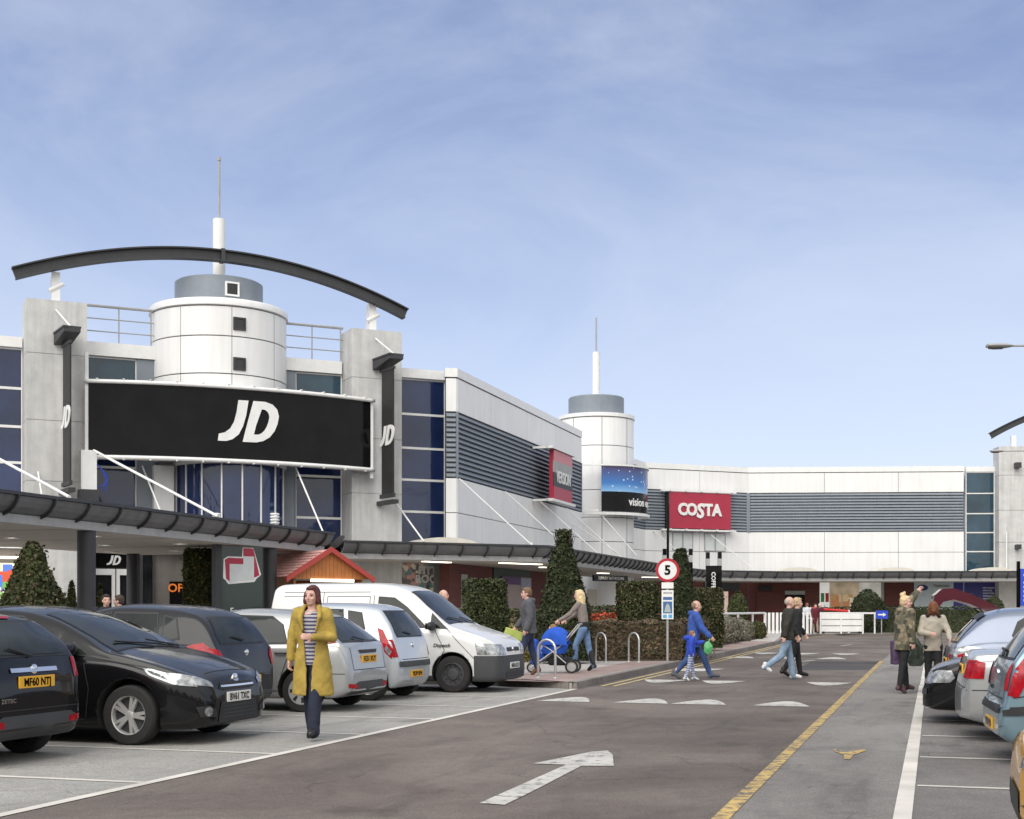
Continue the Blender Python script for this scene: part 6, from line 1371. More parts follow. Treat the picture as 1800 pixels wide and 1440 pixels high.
MB().box(-.12, -.02, -.063, -.06, 1.13, 1.22).box(.02, .12, -.063, -.06, 1.13, 1.22).build('plate_print', mat('sign_cyan', (.10, .35, .60), .5), pl)
MB().at((0, -.062, 1.78)).text('PRIVATE', .06, .001, .001).build('plate_lettering', M['charcoal'], pl)
tag(MB().tube([at(1174, 48), at(1174, 48) + Vector((0, 0, 5.6))], .045, 8).build('slim_post', M['signblack']), 'slim black post rising from the speed limit sign to the coffee sign', 'post')
def totem(label, us, Y, ztop, txt=None, zp=None, pm='signblack', extra=None):
    a, c = at(us[0], Y), at(us[1], Y); mtT, l = wallframe(a, c); r = thing('totem_sign', label, 'totem sign', (a.x, a.y, .12), math.atan2(c.y - a.y, c.x - a.x))
    for x in (0, l):
        MB().box(x - .07, x + .07, -.07, .07, 0, ztop - .12).build('post', M['signblack'], r); MB().box(x - .072, x + .072, -.072, .072, ztop - .62, ztop - .36).build('post_band', M['gutter'], r)
    if zp:
        MB().box(.075, l - .075, -.03, .03, zp[0], zp[1]).build('panel', M[pm], r)
        if txt: MB().at((l / 2 - .02, -.035, (zp[0] + zp[1]) / 2 + .1), ry=R(90)).text(txt, .21, .004, .004).build('lettering', M['white'], r)
    if extra: extra(r, l)
    return r
totem('black twin post totem with vertical white lettering right of the slim conical tree', (1244, 1265), 50, 3.62, 'COFFEE', (1.6, 3.0))
totem('black twin post totem half hidden behind the slim conical tree, red panel', (1168, 1214), 50, 3.75, None, (1.7, 2.3), extra=lambda r, l: MB().box(l - .32, l - .08, -.06, .06, 2.55, 3.0).build('red_flag', M['red'], r))
bt = thing('totem_sign', 'royal blue information totem with white lettering at the right edge', 'totem sign', V3(1790, 45, .0), -.1)
MB().box(-.05, .05, -.05, .05, 0, 3.1).build('post', M['signblack'], bt); MB().box(.06, .9, -.04, .04, 1.6, 2.85).build('panel', M['blue'], bt)
b = MB(); [b.box(.16, .16 + w, -.045, -.04, z, z + .07) for z, w in ((2.6, .3), (2.35, .6), (2.2, .5), (2.05, .62), (1.9, .45), (1.75, .55))]; b.build('print_line', M['white'], bt)
# blue arrow sign
ar = thing('direction_sign', 'small blue sign with a white right arrow in front of the far pavement', 'road sign', V3(1550, 75.5), 0)
MB().box(-.34, .34, -.02, .02, .85, 1.32).build('panel', M['blue'], ar); MB().tube([(0, .05, 0), (0, .05, 1.2)], .03, 6).build('post', M['gutter'], ar)
MB().add([(x, -.025, z) for x, z in ((-.22, 1.05), (.06, 1.05), (.06, .97), (.24, 1.085), (.06, 1.2), (.06, 1.12), (-.22, 1.12))], [(0, 1, 5, 6), (2, 3, 4)]).build('arrow', M['white'], ar)
# white fences and gates at the end of the road
FY = 75.8
def xz(u, Y=FY): return at(u, Y).x
fn = thing('fence', 'white tube rail running behind the grey shrubs', 'fence', (0, 0, .12))
a, c = at(1266, 56), at(1344, 75.6)
for k in range(4): p = a.lerp(c, k / 3); MB().tube([(p.x, p.y, 0), (p.x, p.y, 1.2)], .05, 8).build('post', M['white'], fn)
for z in (1.18, .62): MB().tube([(a.x, a.y, z), (c.x, c.y, z)], .05 if z > 1 else .03, 8).build('rail', M['white'], fn)
for lb, u0, u1 in (('white picket gate leaf left of the couple, by the low green shrub', 1345, 1373), ('white picket gate leaf right of the couple, by the people in dark red', 1405, 1426)):
    g_ = thing('picket_gate', lb, 'gate', (xz(u0), FY, .12)); w = xz(u1) - xz(u0); n = 5 if u0 < 1400 else 4
    for k in range(n): MB().box(w * k / (n - 1) - .07, w * k / (n - 1) + .07, -.02, .02, .02, 1.2).build('picket', M['white'], g_)
    for z in (.25, .95): MB().box(-.07, w + .07, .021, .06, z, z + .08).build('rail', M['charcoal'], g_)
g_ = thing('panel_fence', 'white board fence panel on small wheels beside the people in dark red', 'fence', (xz(1441), FY, .12)); w = xz(1518) - xz(1441)
MB().box(0, w, .021, .04, .1, 1.15).build('backing', M['gutter'], g_)
for x in (0, w * .47, w - .08): MB().box(x, x + .08, -.03, .02, 0, 1.2).build('post', M['white'], g_)
for z0, z1 in ((.12, .42), (.48, .78), (.84, 1.14)): MB().box(.09, w - .09, -.012, .02, z0, z1).build('board', M['white'], g_)
for x in (.2, w - .25): MB().at((x, -.02, .07), rx=R(90)).lathe([(0, 0), (.07, 0), (.07, .04), (0, .04)], 14).build('wheel', M['black'], g_)
g_ = thing('fence', 'thin white rail between the board fence and the blue arrow sign', 'fence', (xz(1424), FY + .3, .12))
MB().box(0, xz(1562) - xz(1424), -.03, .03, 1.12, 1.22).build('rail', M['white'], g_)
for u in (1432, 1490, 1540): MB().box(xz(u) - xz(1424) - .04, xz(u) - xz(1424) + .04, -.03, .03, 0, 1.12).build('post', M['white'], g_)
rb = thing('barrier', 'long red barrier rail lying behind the white board fence', 'barrier', (xz(1445), 78.5, .12)); MB().tube([(0, 0, 1.45), (xz(1512) - xz(1445), 0, 1.28)], .07, 8).build('beam', M['red'], rb); MB().tube([(0, 0, 0), (0, 0, 1.45)], .06, 8).tube([(2.2, 0, 0), (2.2, 0, 1.36)], .06, 8).build('post', M['white'], rb, split=True)
# lamps
def lamp(label, u, v, Y, hl, reach, droop):
    p = at(u, Y, v); r = thing('street_lamp', label, 'street lamp', (p.x + reach, Y, 0)); zt = p.z
    MB().tube([(0, 0, 0), (0, 0, 1.2), (0, 0, 1.21), (0, 0, zt - .35)], [.11, .10, .07, .05], 12).build('pole', M['gutter'], r)
    MB().tube([(0, 0, zt - .4), (-.1, 0, zt - .08), (-.35, 0, zt + .02), (-reach + hl, 0, zt)], [.05, .04, .035, .03], 8).build('arm', M['gutter'], r)
    b = MB(); b.M = Matrix.Translation((-reach, 0, zt)) @ Matrix.Rotation(R(90), 4, 'Y') @ Matrix.Diagonal((.42, 1, 1, 1)); b.lathe([(0, 0), (.12, .03), (.155, .15), (.15, hl * .7), (.07, hl * .95), (.045, hl), (0, hl)], 16); h = b.build('lamp_head', M['gutter'], r)
    b = MB(); b.M = Matrix.Translation((-reach, 0, zt - .03)) @ Matrix.Rotation(R(90), 4, 'Y') @ Matrix.Diagonal((.5, .85, 1, 1)); b.lathe([(0, .05), (.11, .08), (.135, .2), (.12, hl * .6), (0, hl * .65)], 16); b.build('lens', mat('lamp_bowl', (.12, .11, .10), .2), h)
lamp('grey street lamp arm reaching in high at the right edge', 1733, 608, 35, .72, 3.2, 0)
lamp('further grey street lamp in front of the concrete pylon', 1740, 793, 62, .68, 3.4, 0)
# map board between two posts
A_, B_ = at(381, 37.5), at(462, 38.6); mtb, l = wallframe(A_, B_); mbd = thing('map_board', 'dark glass map board with a red and white site plan under the canopy', 'map board', (A_.x, A_.y, .12), math.atan2(B_.y - A_.y, B_.x - A_.x))
MB().box(-.1, .1, -.1, .1, 0, 3.2).build('post', M['charcoal'], mbd); MB().box(.12, l - .02, -.02, .02, .1, 3.15).build('glass', mat('green_black_glass', (.012, .03, .025), .08), mbd)
k_ = l / 81
def bq(pts, nm, m, y): MB().flat([((u - 381) * k_, y, 3.12 - (v - 966) * k_ * 1.0) for u, v in pts]).build(nm, m, mbd)
bq([(392, 984), (399, 980), (424, 980), (425, 966), (444, 966), (456, 1000), (458, 1006), (450, 1012), (446, 1017), (400, 1021), (396, 1016), (391, 1012)], 'plan_outline', M['white'], -.025)
bq([(394, 985), (400, 982), (426, 982), (426, 967), (444, 967), (455, 1007), (440, 1013), (402, 1017), (396, 1013)], 'plan_red', M['redsign'], -.029)
bq([(402, 991), (426, 991), (426, 979), (445, 979), (445, 1014), (418, 1016), (402, 1020)], 'plan_white', mat('plan_grey', (.6, .62, .62), .5), -.033)
MB().at((.22 * l + .3, -.03, 1.30)).text('Fort', .26, .003, .003).build('lettering', M['white'], mbd)
bb = MB(); [bb.box(.42 * l, .42 * l + .02, -.03, -.026, .3, 1.1), bb.box(.50 * l, .50 * l + .02, -.03, -.026, .3, 1.1)]; [bb.box(.54 * l, .54 * l + .2, -.03, -.026, 1.0 - .1 * i, 1.03 - .1 * i) for i in range(6)]; [bb.box(.25 * l, .25 * l + .25, -.03, -.026, 1.0 - .1 * i, 1.03 - .1 * i) for i in range(6)]; bb.build('directory_print', M['gutter'], mbd)
# kiosk
ap, bk_ = at(578, 40.3), at(492, 43.2); ka = math.atan2(bk_.y - ap.y, bk_.x - ap.x)
KI = thing('market_kiosk', 'wooden kiosk with pink tiled roof and red bargeboards behind the white van', 'kiosk', (ap.x, ap.y, .12), ka)
Lk_ = 2.9; zt = 3.06 - .12; hw = 1.3; ze = 2.15
KI.scale = (1.065,) * 3
tile = mat('pink_roof_tile', (.62, .33, .30), .6, var=.08)
for s_ in (-1, 1):
    b = MB(); nrow = 9
    for i in range(nrow):
        a0_, a1_ = i / nrow, (i + 1) / nrow + .02; z0_, z1_ = zt - (zt - ze) * a0_, zt - (zt - ze) * a1_; y0_, y1_ = s_ * hw * a0_, s_ * hw * a1_
        vs = []
        for j in range(61): x = -.12 + (Lk_ + .2) * j / 60; wv = .02 * abs(math.sin(j * .8)); vs += [(x, y0_, z0_ + .02 + wv), (x, y1_, z1_ + .045 + wv)]
        b.add(vs, [(2 * j, 2 * j + 1, 2 * j + 3, 2 * j + 2) for j in range(60)], 0)
    b.build('roof_slope', tile, KI)
    b = MB(); b.add([(x, y, z) for x in (-.2, -.12) for y, z in ((0, zt + .10), (s_ * (hw + .08), ze + .03), (s_ * (hw + .08), ze - .12), (0, zt - .05))], [(0, 1, 2, 3), (4, 5, 6, 7), (0, 4, 5, 1), (1, 5, 6, 2), (2, 6, 7, 3), (3, 7, 4, 0)]); b.build('bargeboard', mat('red_bargeboard', (.38, .05, .04), .5), KI)
    MB().box(0, Lk_ - .1, s_ * 1.05 - .03, s_ * 1.05 + .03, 0, ze + .1).build('side_wall', mat('timber_wall', (.28, .13, .05), .7, var=.2), KI)
wood = mat('orange_timber', (.42, .15, .04), .6, var=.15)
b = MB()
for j in range(-10, 10):
    y0_, y1_ = j * .12, j * .12 + .112; top_ = lambda y: zt - (zt - ze) * abs(y) / hw - .02
    if max(abs(y0_), abs(y1_)) < hw: b.add([(-.05, y0_, ze - .02), (-.05, y1_, ze - .02), (-.05, y1_, top_(y1_)), (-.05, y0_, top_(y0_)), (-.02, y0_, ze - .02), (-.02, y1_, ze - .02), (-.02, y1_, top_(y1_)), (-.02, y0_, top_(y0_))], [(0, 1, 2, 3), (0, 3, 7, 4), (1, 2, 6, 5), (2, 3, 7, 6)])
b.add([(-.015, -hw, ze), (-.015, hw, ze), (-.015, 0, zt - .03)], [(0, 1, 2)]); b.build('gable_boarding', wood, KI)
MB().box(-.10, -.06, -.75, .6, ze - .10, ze - .02).build('strip_light', M['lamp'], KI); MB().box(-.02, .03, -1.05, 1.05, 0, 1.0).build('counter', wood, KI); MB().box(Lk_ - .15, Lk_ - .1, -1.02, 1.02, 0, ze).build('back_wall', wood, KI)
# ================================================================== PEOPLE
SKIN = mat('skin', (.55, .33, .25), .55, var=.08, scale=12); SKINP = mat('pink_skin', (.60, .36, .29), .55, var=.08, scale=12)
EYE = mat('eye_dark', (.03, .02, .02), .3); LIP = mat('lip', (.38, .12, .11), .5)
def cloth(name, c, var=.18, rough=.85, scale=5, bump=.25, bs=35): return mat(name, c, rough, var=var, scale=scale, bump=bump, bscale=bs)
def remesh(mb, name, m, parent, vox=.014, smooth=3, disp=0, dscale=7, seed=1, fold=None):
    """fuse the solids of mb into one continuous surface"""
    o = mb.build(name, m); r = o.modifiers.new('r', 'REMESH'); r.mode = 'VOXEL'; r.voxel_size = vox
    s_ = o.modifiers.new('s', 'SMOOTH'); s_.factor = .5; s_.iterations = smooth
    me = bpy.data.meshes.new_from_object(o.evaluated_get(bpy.context.evaluated_depsgraph_get())); bpy.data.objects.remove(o); me.name = name
    n = len(me.vertices); co = np.empty(n * 3); me.vertices.foreach_get('co', co); co = co.reshape(-1, 3)
    if disp:
        no = np.empty(n * 3); me.vertices.foreach_get('normal', no); no = no.reshape(-1, 3)
        d = lump(co * np.array([1, 1, .55]) + seed, dscale, disp, seed) + lump(co * np.array([1, 1, 1.6]) + seed, dscale * 2.3, disp * .5, seed + 3); co = co + no * d[:, None]
    me.vertices.foreach_set('co', co.ravel()); me.polygons.foreach_set('use_smooth', [True] * len(me.polygons)); me.update()
    if not me.materials: me.materials.append(m)
    o = bpy.data.objects.new(name, me); COL.objects.link(o); o.parent = parent; return o
def ell(b, c, r, n=14, rot=None):
    M0 = b.M.copy(); b.M = M0 @ Matrix.Translation(c) @ (rot or I4()) @ Matrix.Diagonal((*r, 1)); b.lathe([(math.sin(math.pi * k / n), -math.cos(math.pi * k / n)) for k in range(n + 1)], n + 4); b.M = M0
def limb(b, pts, rs, n=12):
    P_, R_ = [], []
    for i in range(len(pts) - 1):
        for k in range(4): t = k / 4; P_.append(Vector(pts[i]).lerp(Vector(pts[i + 1]), t)); R_.append(rs[i] * (1 - t) + rs[i + 1] * t)
    P_.append(Vector(pts[-1])); R_.append(rs[-1]); b.tube(P_, R_, n)
    for p, r in zip(pts, rs): ell(b, p, (r, r, r), 8)
def torso(b, rings, n=24, gap=None, th=.02):
    """rings: (z, cx, rx, ry); gap: half angle of front opening per ring"""
    if not gap:
        vs = [(cx + rx * math.cos(6.28319 * k / n), ry * math.sin(6.28319 * k / n), z) for z, cx, rx, ry in rings for k in range(n)]; m = len(rings)
        b.add(vs, [(i * n + k, i * n + (k + 1) % n, (i + 1) * n + (k + 1) % n, (i + 1) * n + k) for i in range(m - 1) for k in range(n)] + [tuple(range(n)), tuple(range((m - 1) * n, m * n))]); return
    vs = []
    for (z, cx, rx, ry), g in zip(rings, gap):
        for q in (0, th):
            for k in range(n + 1): a = g + (6.28319 - 2 * g) * k / n; vs.append((cx + (rx - q) * math.cos(a), (ry - q) * math.sin(a), z))
    m = len(rings); w = 2 * (n + 1); fs = []
    for i in range(m - 1):
        for k in range(n): fs += [(i * w + k, i * w + k + 1, (i + 1) * w + k + 1, (i + 1) * w + k), (i * w + n + 1 + k, i * w + n + 2 + k, (i + 1) * w + n + 2 + k, (i + 1) * w + n + 1 + k)]
        for k in (0, n): fs.append((i * w + k, i * w + n + 1 + k, (i + 1) * w + n + 1 + k, (i + 1) * w + k))
    for i in (0, m - 1): fs += [(i * w + k, i * w + k + 1, i * w + n + 2 + k, i * w + n + 1 + k) for k in range(n)]
    b.add(vs, fs)
def hand(b, wrist, d, palmn, side, curl=35, s=1.0):
    """palm and five fingers; d = direction of the hand, palmn = palm normal, side = which way the thumb lies"""
    d = Vector(d).normalized(); pn = (Vector(palmn) - d * d.dot(Vector(palmn))).normalized(); ac = d.cross(pn) * side
    w = Vector(wrist); rot = Matrix((d, ac, pn)).transposed().to_4x4()
    ell(b, w + d * .045 * s, (.055 * s, .042 * s, .019 * s), 8, rot)
    for i, L in enumerate((.068, .078, .074, .058)):
        p = w + d * .082 * s + ac * (.030 - .02 * i) * s; a = R(curl * .5); pts = [p]
        for seg in (.45, .32, .23): pts.append(pts[-1] + (d * math.cos(a) + pn * math.sin(a)) * L * seg * s); a += R(curl)
        b.tube(pts, [.0098 * s, .0095 * s, .009 * s, .0075 * s], 6)
    p = w + d * .03 * s + ac * .035 * s; pts = [p, p + (d * .6 + ac * .75) .normalized() * .035 * s, p + (d * .6 + ac * .75).normalized() * .035 * s + (d * .9 + ac * .2 + pn * .3).normalized() * .032 * s]; b.tube(pts, [.013 * s, .0115 * s, .009 * s], 6)
def person(label, loc, rz, h=1.7, skin=None, hair=('short', (.08, .05, .03)), top=('jacket', None), legs=None, shoes=None, pose=None, group=None, vox=.014, coat=None, fem=False, face=True, sc=1.0, extra=None, hands=True):
    P_ = dict(thL=12, knL=5, thR=-12, knR=15, arL=(-15, 8, 15), arR=(15, 8, 20), lean=2, head=0, nod=0); P_.update(pose or {})
    skin = skin or SKIN; root = thing('person', label, 'person', loc, rz, group); H = h
    hw = P_.get('hw', .075 if fem else .085); sw = (.165 if fem else .20) * H / 1.75; hz = .52 * H
    th_, sh_ = .245 * H, .235 * H; J = {}
    for S, s_ in (('L', 1), ('R', -1)):
        a, k = R(P_['th' + S]), R(P_['kn' + S]); hp = Vector((0, s_ * hw, hz)); kn = hp + Vector((math.sin(a), s_ * .01, -math.cos(a))) * th_; an = kn + Vector((math.sin(a - k), 0, -math.cos(a - k))) * sh_
        J['hip' + S], J['kn' + S], J['an' + S] = hp, kn, an
        f = Vector((math.cos((a - k) * .55), s_ * .12, math.sin((a - k) * .75) if a - k < 0 else .25 * math.sin(a - k))); J['toe' + S] = an + f.normalized() * .155 * H / 1.7 + Vector((0, 0, -.045))
        if a - k < -.15: J['toe' + S] = an + Vector((.11, s_ * .01, -.10)) * H / 1.7
    low = min(min(J['an' + S].z - .085 * H / 1.7, J['toe' + S].z - .03) for S in 'LR'); dz = -low
    for k in J: J[k] = J[k] + Vector((0, 0, dz))
    hz += dz; ln = math.tan(R(P_['lean'])); X = lambda z: (z - hz) * ln
    shz = hz + .300 * H; nz_ = hz + .325 * H; hc = Vector((X(nz_ + .1) + .02, 0, hz + .405 * H)); hs = H / 1.72
    for S, s_ in (('L', 1), ('R', -1)):
        sw_, ab, el = P_['ar' + S][:3]; inw = P_['ar' + S][3] if len(P_['ar' + S]) > 3 else 0
        sp_ = Vector((X(shz), s_ * sw, shz)); a, q = R(sw_), R(ab); ud = Vector((math.sin(a) * math.cos(q), s_ * math.sin(q), -math.cos(a) * math.cos(q))); ep = sp_ + ud * .172 * H
        a2 = a + R(el); fd = Vector((math.sin(a2) * math.cos(R(inw)), -s_ * math.sin(R(inw)) + s_ * math.sin(q) * .4, -math.cos(a2))).normalized(); wp = ep + fd * .145 * H
        J['sh' + S], J['el' + S], J['wr' + S], J['fd' + S] = sp_, ep, wp, fd
    # body: one continuous surface
    b = MB(); k_ = hs
    torso(b, [(hz - .05, 0, .085 * k_, .13 * k_), (hz + .06, X(hz + .06), .095 * k_, .145 * k_), (hz + .14 * H / 1.7, X(hz + .14), .085 * k_, .12 * k_), (hz + .26, X(hz + .26), .10 * k_, .145 * k_), (shz - .02, X(shz), .09 * k_, sw * .95), (shz + .03, X(shz), .05 * k_, .06 * k_)])
    limb(b, [(X(shz), 0, shz - .02), (hc.x - .01, 0, hc.z - .05)], [.058 * k_, .052 * k_])
    Mh = Matrix.Translation(hc) @ Matrix.Rotation(R(P_['head']), 4, 'Z') @ Matrix.Rotation(R(P_['nod']), 4, 'Y') @ Matrix.Scale(hs, 4); b.M = Mh
    ell(b, (-.012, 0, .022), (.095, .076, .098), 16); ell(b, (.018, 0, -.03), (.072, .060, .085), 14); ell(b, (.055, 0, -.082), (.03, .034, .024), 10)
    ell(b, (.092, 0, -.012), (.018, .012, .026), 8); ell(b, (.100, 0, -.028), (.012, .015, .010), 8); ell(b, (.078, 0, -.058), (.016, .026, .010), 8)
    for s_ in (1, -1): ell(b, (-.005, s_ * .076, -.012), (.020, .012, .032), 8); ell(b, (.06, s_ * .035, -.03), (.025, .025, .022), 8); ell(b, (.075, s_ * .03, .018), (.016, .026, .008), 8)
    b.M = I4()
    for S, s_ in (('L', 1), ('R', -1)):
        limb(b, [J['sh' + S], J['el' + S], J['wr' + S]], [.048 * k_, .036 * k_, .025 * k_]); limb(b, [J['hip' + S], J['kn' + S], J['an' + S]], [.082 * k_, .052 * k_, .035 * k_]); limb(b, [J['an' + S], J['toe' + S]], [.034 * k_, .026 * k_])
        if hands: hand(b, J['wr' + S], J['fd' + S], Vector((0, -s_, .0)) + Vector((-J['fd' + S].z, 0, 0)) * .2, s_, s=hs)
    body = remesh(b, 'body', skin, root, vox * .8, 1)
    if face:
        for s_ in (1, -1):
            e = MB(); e.M = Mh; ell(e, (.081, s_ * .031, .004), (.008, .013, .007), 8); e.build('eye', EYE, body); e = MB(); e.M = Mh; e.tube([(.084, s_ * .014, .022), (.090, s_ * .030, .027), (.076, s_ * .048, .022)], .0045, 5); e.build('eyebrow', mat('brow', tuple(x * .7 for x in hair[1]), .8) if s_ > 0 else bpy.data.materials[[m.name for m in bpy.data.materials if m.name.startswith('brow')][-1]], body)
        e = MB(); e.M = Mh; ell(e, (.086, 0, -.058), (.009, .022, .006), 8); e.build('lips', LIP, body)
    # hair
    if hair[0] != 'none':
        hm = mat('hair', hair[1], .7, var=.3, scale=25, bump=.5, bscale=60); e = MB(); e.M = Mh
        if hair[0] == 'bald': ell(e, (-.028, 0, .018), (.088, .080, .085), 14)
        else: ell(e, (-.024, 0, .036), (.095, .086, .094), 16); ell(e, (-.045, 0, -.01), (.072, .078, .07), 12); ell(e, (.025, 0, .085), (.06, .062, .035), 10)
        if hair[0] in ('bob', 'long'):
            L_ = .17 if hair[0] == 'bob' else .32
            for s_ in (1, -1): limb(e, [(-.005, s_ * .068, .03), (.002, s_ * .082, -.06), (-.01, s_ * .086, -.06 - L_ * .4)], [.034, .030, .018])
            limb(e, [(-.06, 0, .02), (-.075, 0, -.08), (-.085, 0, -.02 - L_)], [.075, .072, .05])
            if hair[0] == 'long': [limb(e, [(-.06, s_ * .045, -.05), (-.085, s_ * .06, -.2), (-.09, s_ * .055, -.34)], [.05, .05, .025]) for s_ in (1, -1)]
        if hair[0] == 'bun': ell(e, (-.06, 0, .13), (.055, .055, .05), 10); ell(e, (-.03, 0, .17), (.03, .03, .028), 8)
        if hair[0] == 'forward': limb(e, [(.04, 0, .09), (.10, .0, .02), (.10, 0, -.08)], [.06, .06, .03]); [limb(e, [(.03, s_ * .06, .05), (.07, s_ * .06, -.05), (.06, s_ * .06, -.16)], [.04, .04, .02]) for s_ in (1, -1)]
        remesh(e, 'hair', hm, body, .009, 2, .003, 25)
    # trousers and shoes
    e = MB(); tr = legs or cloth('trousers', (.02, .025, .045)); tw_ = P_.get('flare', 0)
    torso(e, [(hz - .09, 0, .10 * k_, .135 * k_), (hz, 0, .112 * k_, .158 * k_), (hz + .08, X(hz + .08), .105 * k_, .148 * k_)])
    for S in 'LR': an_ = J['an' + S]; limb(e, [J['hip' + S] + Vector((0, 0, -.02)), J['kn' + S], an_ + Vector((0, 0, -.03))], [.098 * k_, (.068 + tw_ * .3) * k_, (.050 + tw_) * k_])
    remesh(e, 'trousers', tr, root, vox, 2, .006, 9, 3)
    sm_ = shoes or cloth('shoe_leather', (.015, .014, .014), rough=.5)
    for S in 'LR':
        e = MB(); a_, t_ = J['an' + S], J['toe' + S]; limb(e, [a_ + Vector((-.03, 0, -.03)), a_ + Vector((.01, 0, -.005)), a_.lerp(t_, .5) + Vector((0, 0, -.002)), t_], [.046 * k_, .048 * k_, .046 * k_, .038 * k_]); limb(e, [a_ + Vector((0, 0, .04)), a_], [.046 * k_, .048 * k_])
        if P_.get('boots'): limb(e, [J['kn' + S].lerp(a_, .25), a_], [.066 * k_, .052 * k_])
        remesh(e, 'shoe', sm_, root, vox, 1)
    # upper garment
    kind, tm = top[0], top[1] or cloth('jacket', (.1, .1, .11)); bulk = top[2] if len(top) > 2 else .02; lowz = hz + (top[3] if len(top) > 3 else -.06)
    e = MB()
    rings = [(lowz, X(lowz), (.105 + bulk) * k_, (.155 + bulk) * k_), (hz + .10, X(hz + .1), (.098 + bulk) * k_, (.14 + bulk) * k_), (hz + .25, X(hz + .25), (.112 + bulk) * k_, (.155 + bulk) * k_), (shz - .06, X(shz - .06), (.105 + bulk) * k_, sw + .015 + bulk * .5), (shz + .015, X(shz), (.085 + bulk * .6) * k_, sw * .80), (nz_ + .025, X(nz_) - .005, (.062 + bulk * .3) * k_, .072 * k_)]
    if lowz > hz + .09: rings = [rings[0]] + rings[2:]
    if kind == 'coat':      # long open coat
        hem = J['knL'].z - .02
        rg = [(hem, -.01, .185, .245), (hem + .25, -.005, .165, .225), (hz + .02, 0, .145, .19), (hz + .14, X(hz + .14), .135, .165), (hz + .25, X(hz + .25), .14, .18), (shz - .06, X(shz), .135, sw + .03), (shz + .01, X(shz), .11, sw * .88), (nz_ + .035, X(nz_) - .01, .088, .095)]
        torso(e, rg, 40, gap=[.12, .14, .30, .42, .46, .50, .62, .80], th=.028)
        for s_ in (1, -1): limb(e, [(X(nz_) + .045, s_ * .085, nz_ + .02), (X(shz) + .12, s_ * .11, shz - .06), (X(shz) + .135, s_ * .075, shz - .20)], [.028, .032, .016]);
        limb(e, [(X(nz_) + .03, .085, nz_ + .03), (X(nz_) - .09, 0, nz_ + .035), (X(nz_) + .03, -.085, nz_ + .03)], [.022, .03, .022])
        inner = MB(); torso(inner, [(hz - .08, 0, .122, .15), (hz + .10, X(hz + .1), .108, .135), (hz + .25, X(hz + .25), .118, .145), (shz - .05, X(shz), .11, .15), (shz + .015, X(shz), .07, .11)]); remesh(inner, 'top', coat, root, vox, 2, .004, 9)
    else: torso(e, rings)
    for S in 'LR': limb(e, [J['sh' + S] - Vector((0, 0, .012)), J['el' + S], J['wr' + S] - J['fd' + S] * .01], [(.058 + bulk * .8) * k_, (.048 + bulk * .6) * k_, (.038 + bulk * .5) * k_])
    if kind == 'hood': limb(e, [(X(nz_) - .04, -.06, nz_ + .02), (X(nz_) - .11, 0, nz_ + .0), (X(nz_) - .04, .06, nz_ + .02)], [.04, .055, .04]); limb(e, [(X(nz_) + .04, -.05, nz_ - .02), (X(nz_) - .02, 0, nz_ + .02), (X(nz_) + .04, .05, nz_ - .02)], [.035, .05, .035])
    remesh(e, 'coat' if kind == 'coat' else 'jacket', tm, root, vox, 2, .008, 8, 5)
    if extra: extra(root, J, hz, shz)
    return root, J
def stripes(name, c1, c2, freq):
    m = bpy.data.materials.new(name); m.use_nodes = True; nt_ = m.node_tree; bb = nt_.nodes['Principled BSDF']; bb.inputs['Roughness'].default_value = .85
    w = nt_.nodes.new('ShaderNodeTexWave'); w.bands_direction = 'Z'; w.inputs['Scale'].default_value = freq; w.inputs['Distortion'].default_value = .6; nt_.links.new(_pos(nt_, False), w.inputs['Vector'])
    r = nt_.nodes.new('ShaderNodeValToRGB'); r.color_ramp.elements[0].position = .45; r.color_ramp.elements[1].position = .55; r.color_ramp.elements[0].color = (*c1, 1); r.color_ramp.elements[1].color = (*c2, 1); nt_.links.new(w.outputs[0], r.inputs[0]); nt_.links.new(r.outputs[0], bb.inputs['Base Color']); return m
denim = cloth('denim', (.12, .20, .34), .3); denim2 = cloth('pale_denim', (.20, .28, .38), .3); dnavy = cloth('dark_navy_cloth', (.012, .016, .04)); blackc = cloth('black_cloth', (.012, .012, .014)); bootl = cloth('black_boot', (.012, .011, .011), rough=.45)
# 1 woman in the mustard coat
p = at(550, 15.0)
person('dark red haired woman walking forward in a long mustard coat over a striped top', (p.x, p.y, .005), R(-98), 1.70, SKINP, ('bob', (.075, .018, .02)), ('coat', cloth('mustard_wool', (.36, .255, .05), .25, scale=8), .02), cloth('indigo_trousers', (.012, .016, .035)), None,
       dict(thL=16, knL=3, thR=-10, knR=10, hw=.055, arL=(4, 14, 88, 48), arR=(-4, 15, 8), lean=1, head=-12, flare=.020), vox=.012, coat=stripes('striped_knit', (.40, .38, .40), (.05, .05, .12), 7.5), fem=True)
# 2 man in the grey jacket
p = at(930, 27.3)
def bagx(root, J, hz, shz):
    w = J['wrR'] + J['fdR'] * .07
    b = MB(); b.M = Matrix.Translation(w + Vector((0, 0, -.05))) @ Matrix.Rotation(R(-18), 4, 'Y'); b.bbox(-.20, .20, -.05, .05, -.16, .03, .02); o = b.build('carrier_bag', cloth('lime_plastic', (.42, .50, .12), .2, rough=.4)); o.parent = root; hb.append(o)
hb = []
def free(o, label, cat):       # a held thing is a thing of its own
    mw = o.parent.matrix_basis.copy(); o.parent = None; o.matrix_basis = mw @ o.matrix_basis
    tag(o, label, cat)
person('man in a grey hooded jacket and dark jeans walking left past the first cycle hoop', (p.x, p.y, .125), R(184), 1.76, SKINP, ('short', (.16, .09, .05)), ('hood', cloth('grey_anorak', (.085, .088, .10), .2), .045, -.10), cloth('navy_jeans', (.02, .03, .07)), cloth('tan_shoe', (.14, .06, .025), rough=.6),
       dict(thL=20, knL=4, thR=-8, knR=10, arL=(-5, 10, 25), arR=(6, 12, 35), lean=3), extra=bagx)
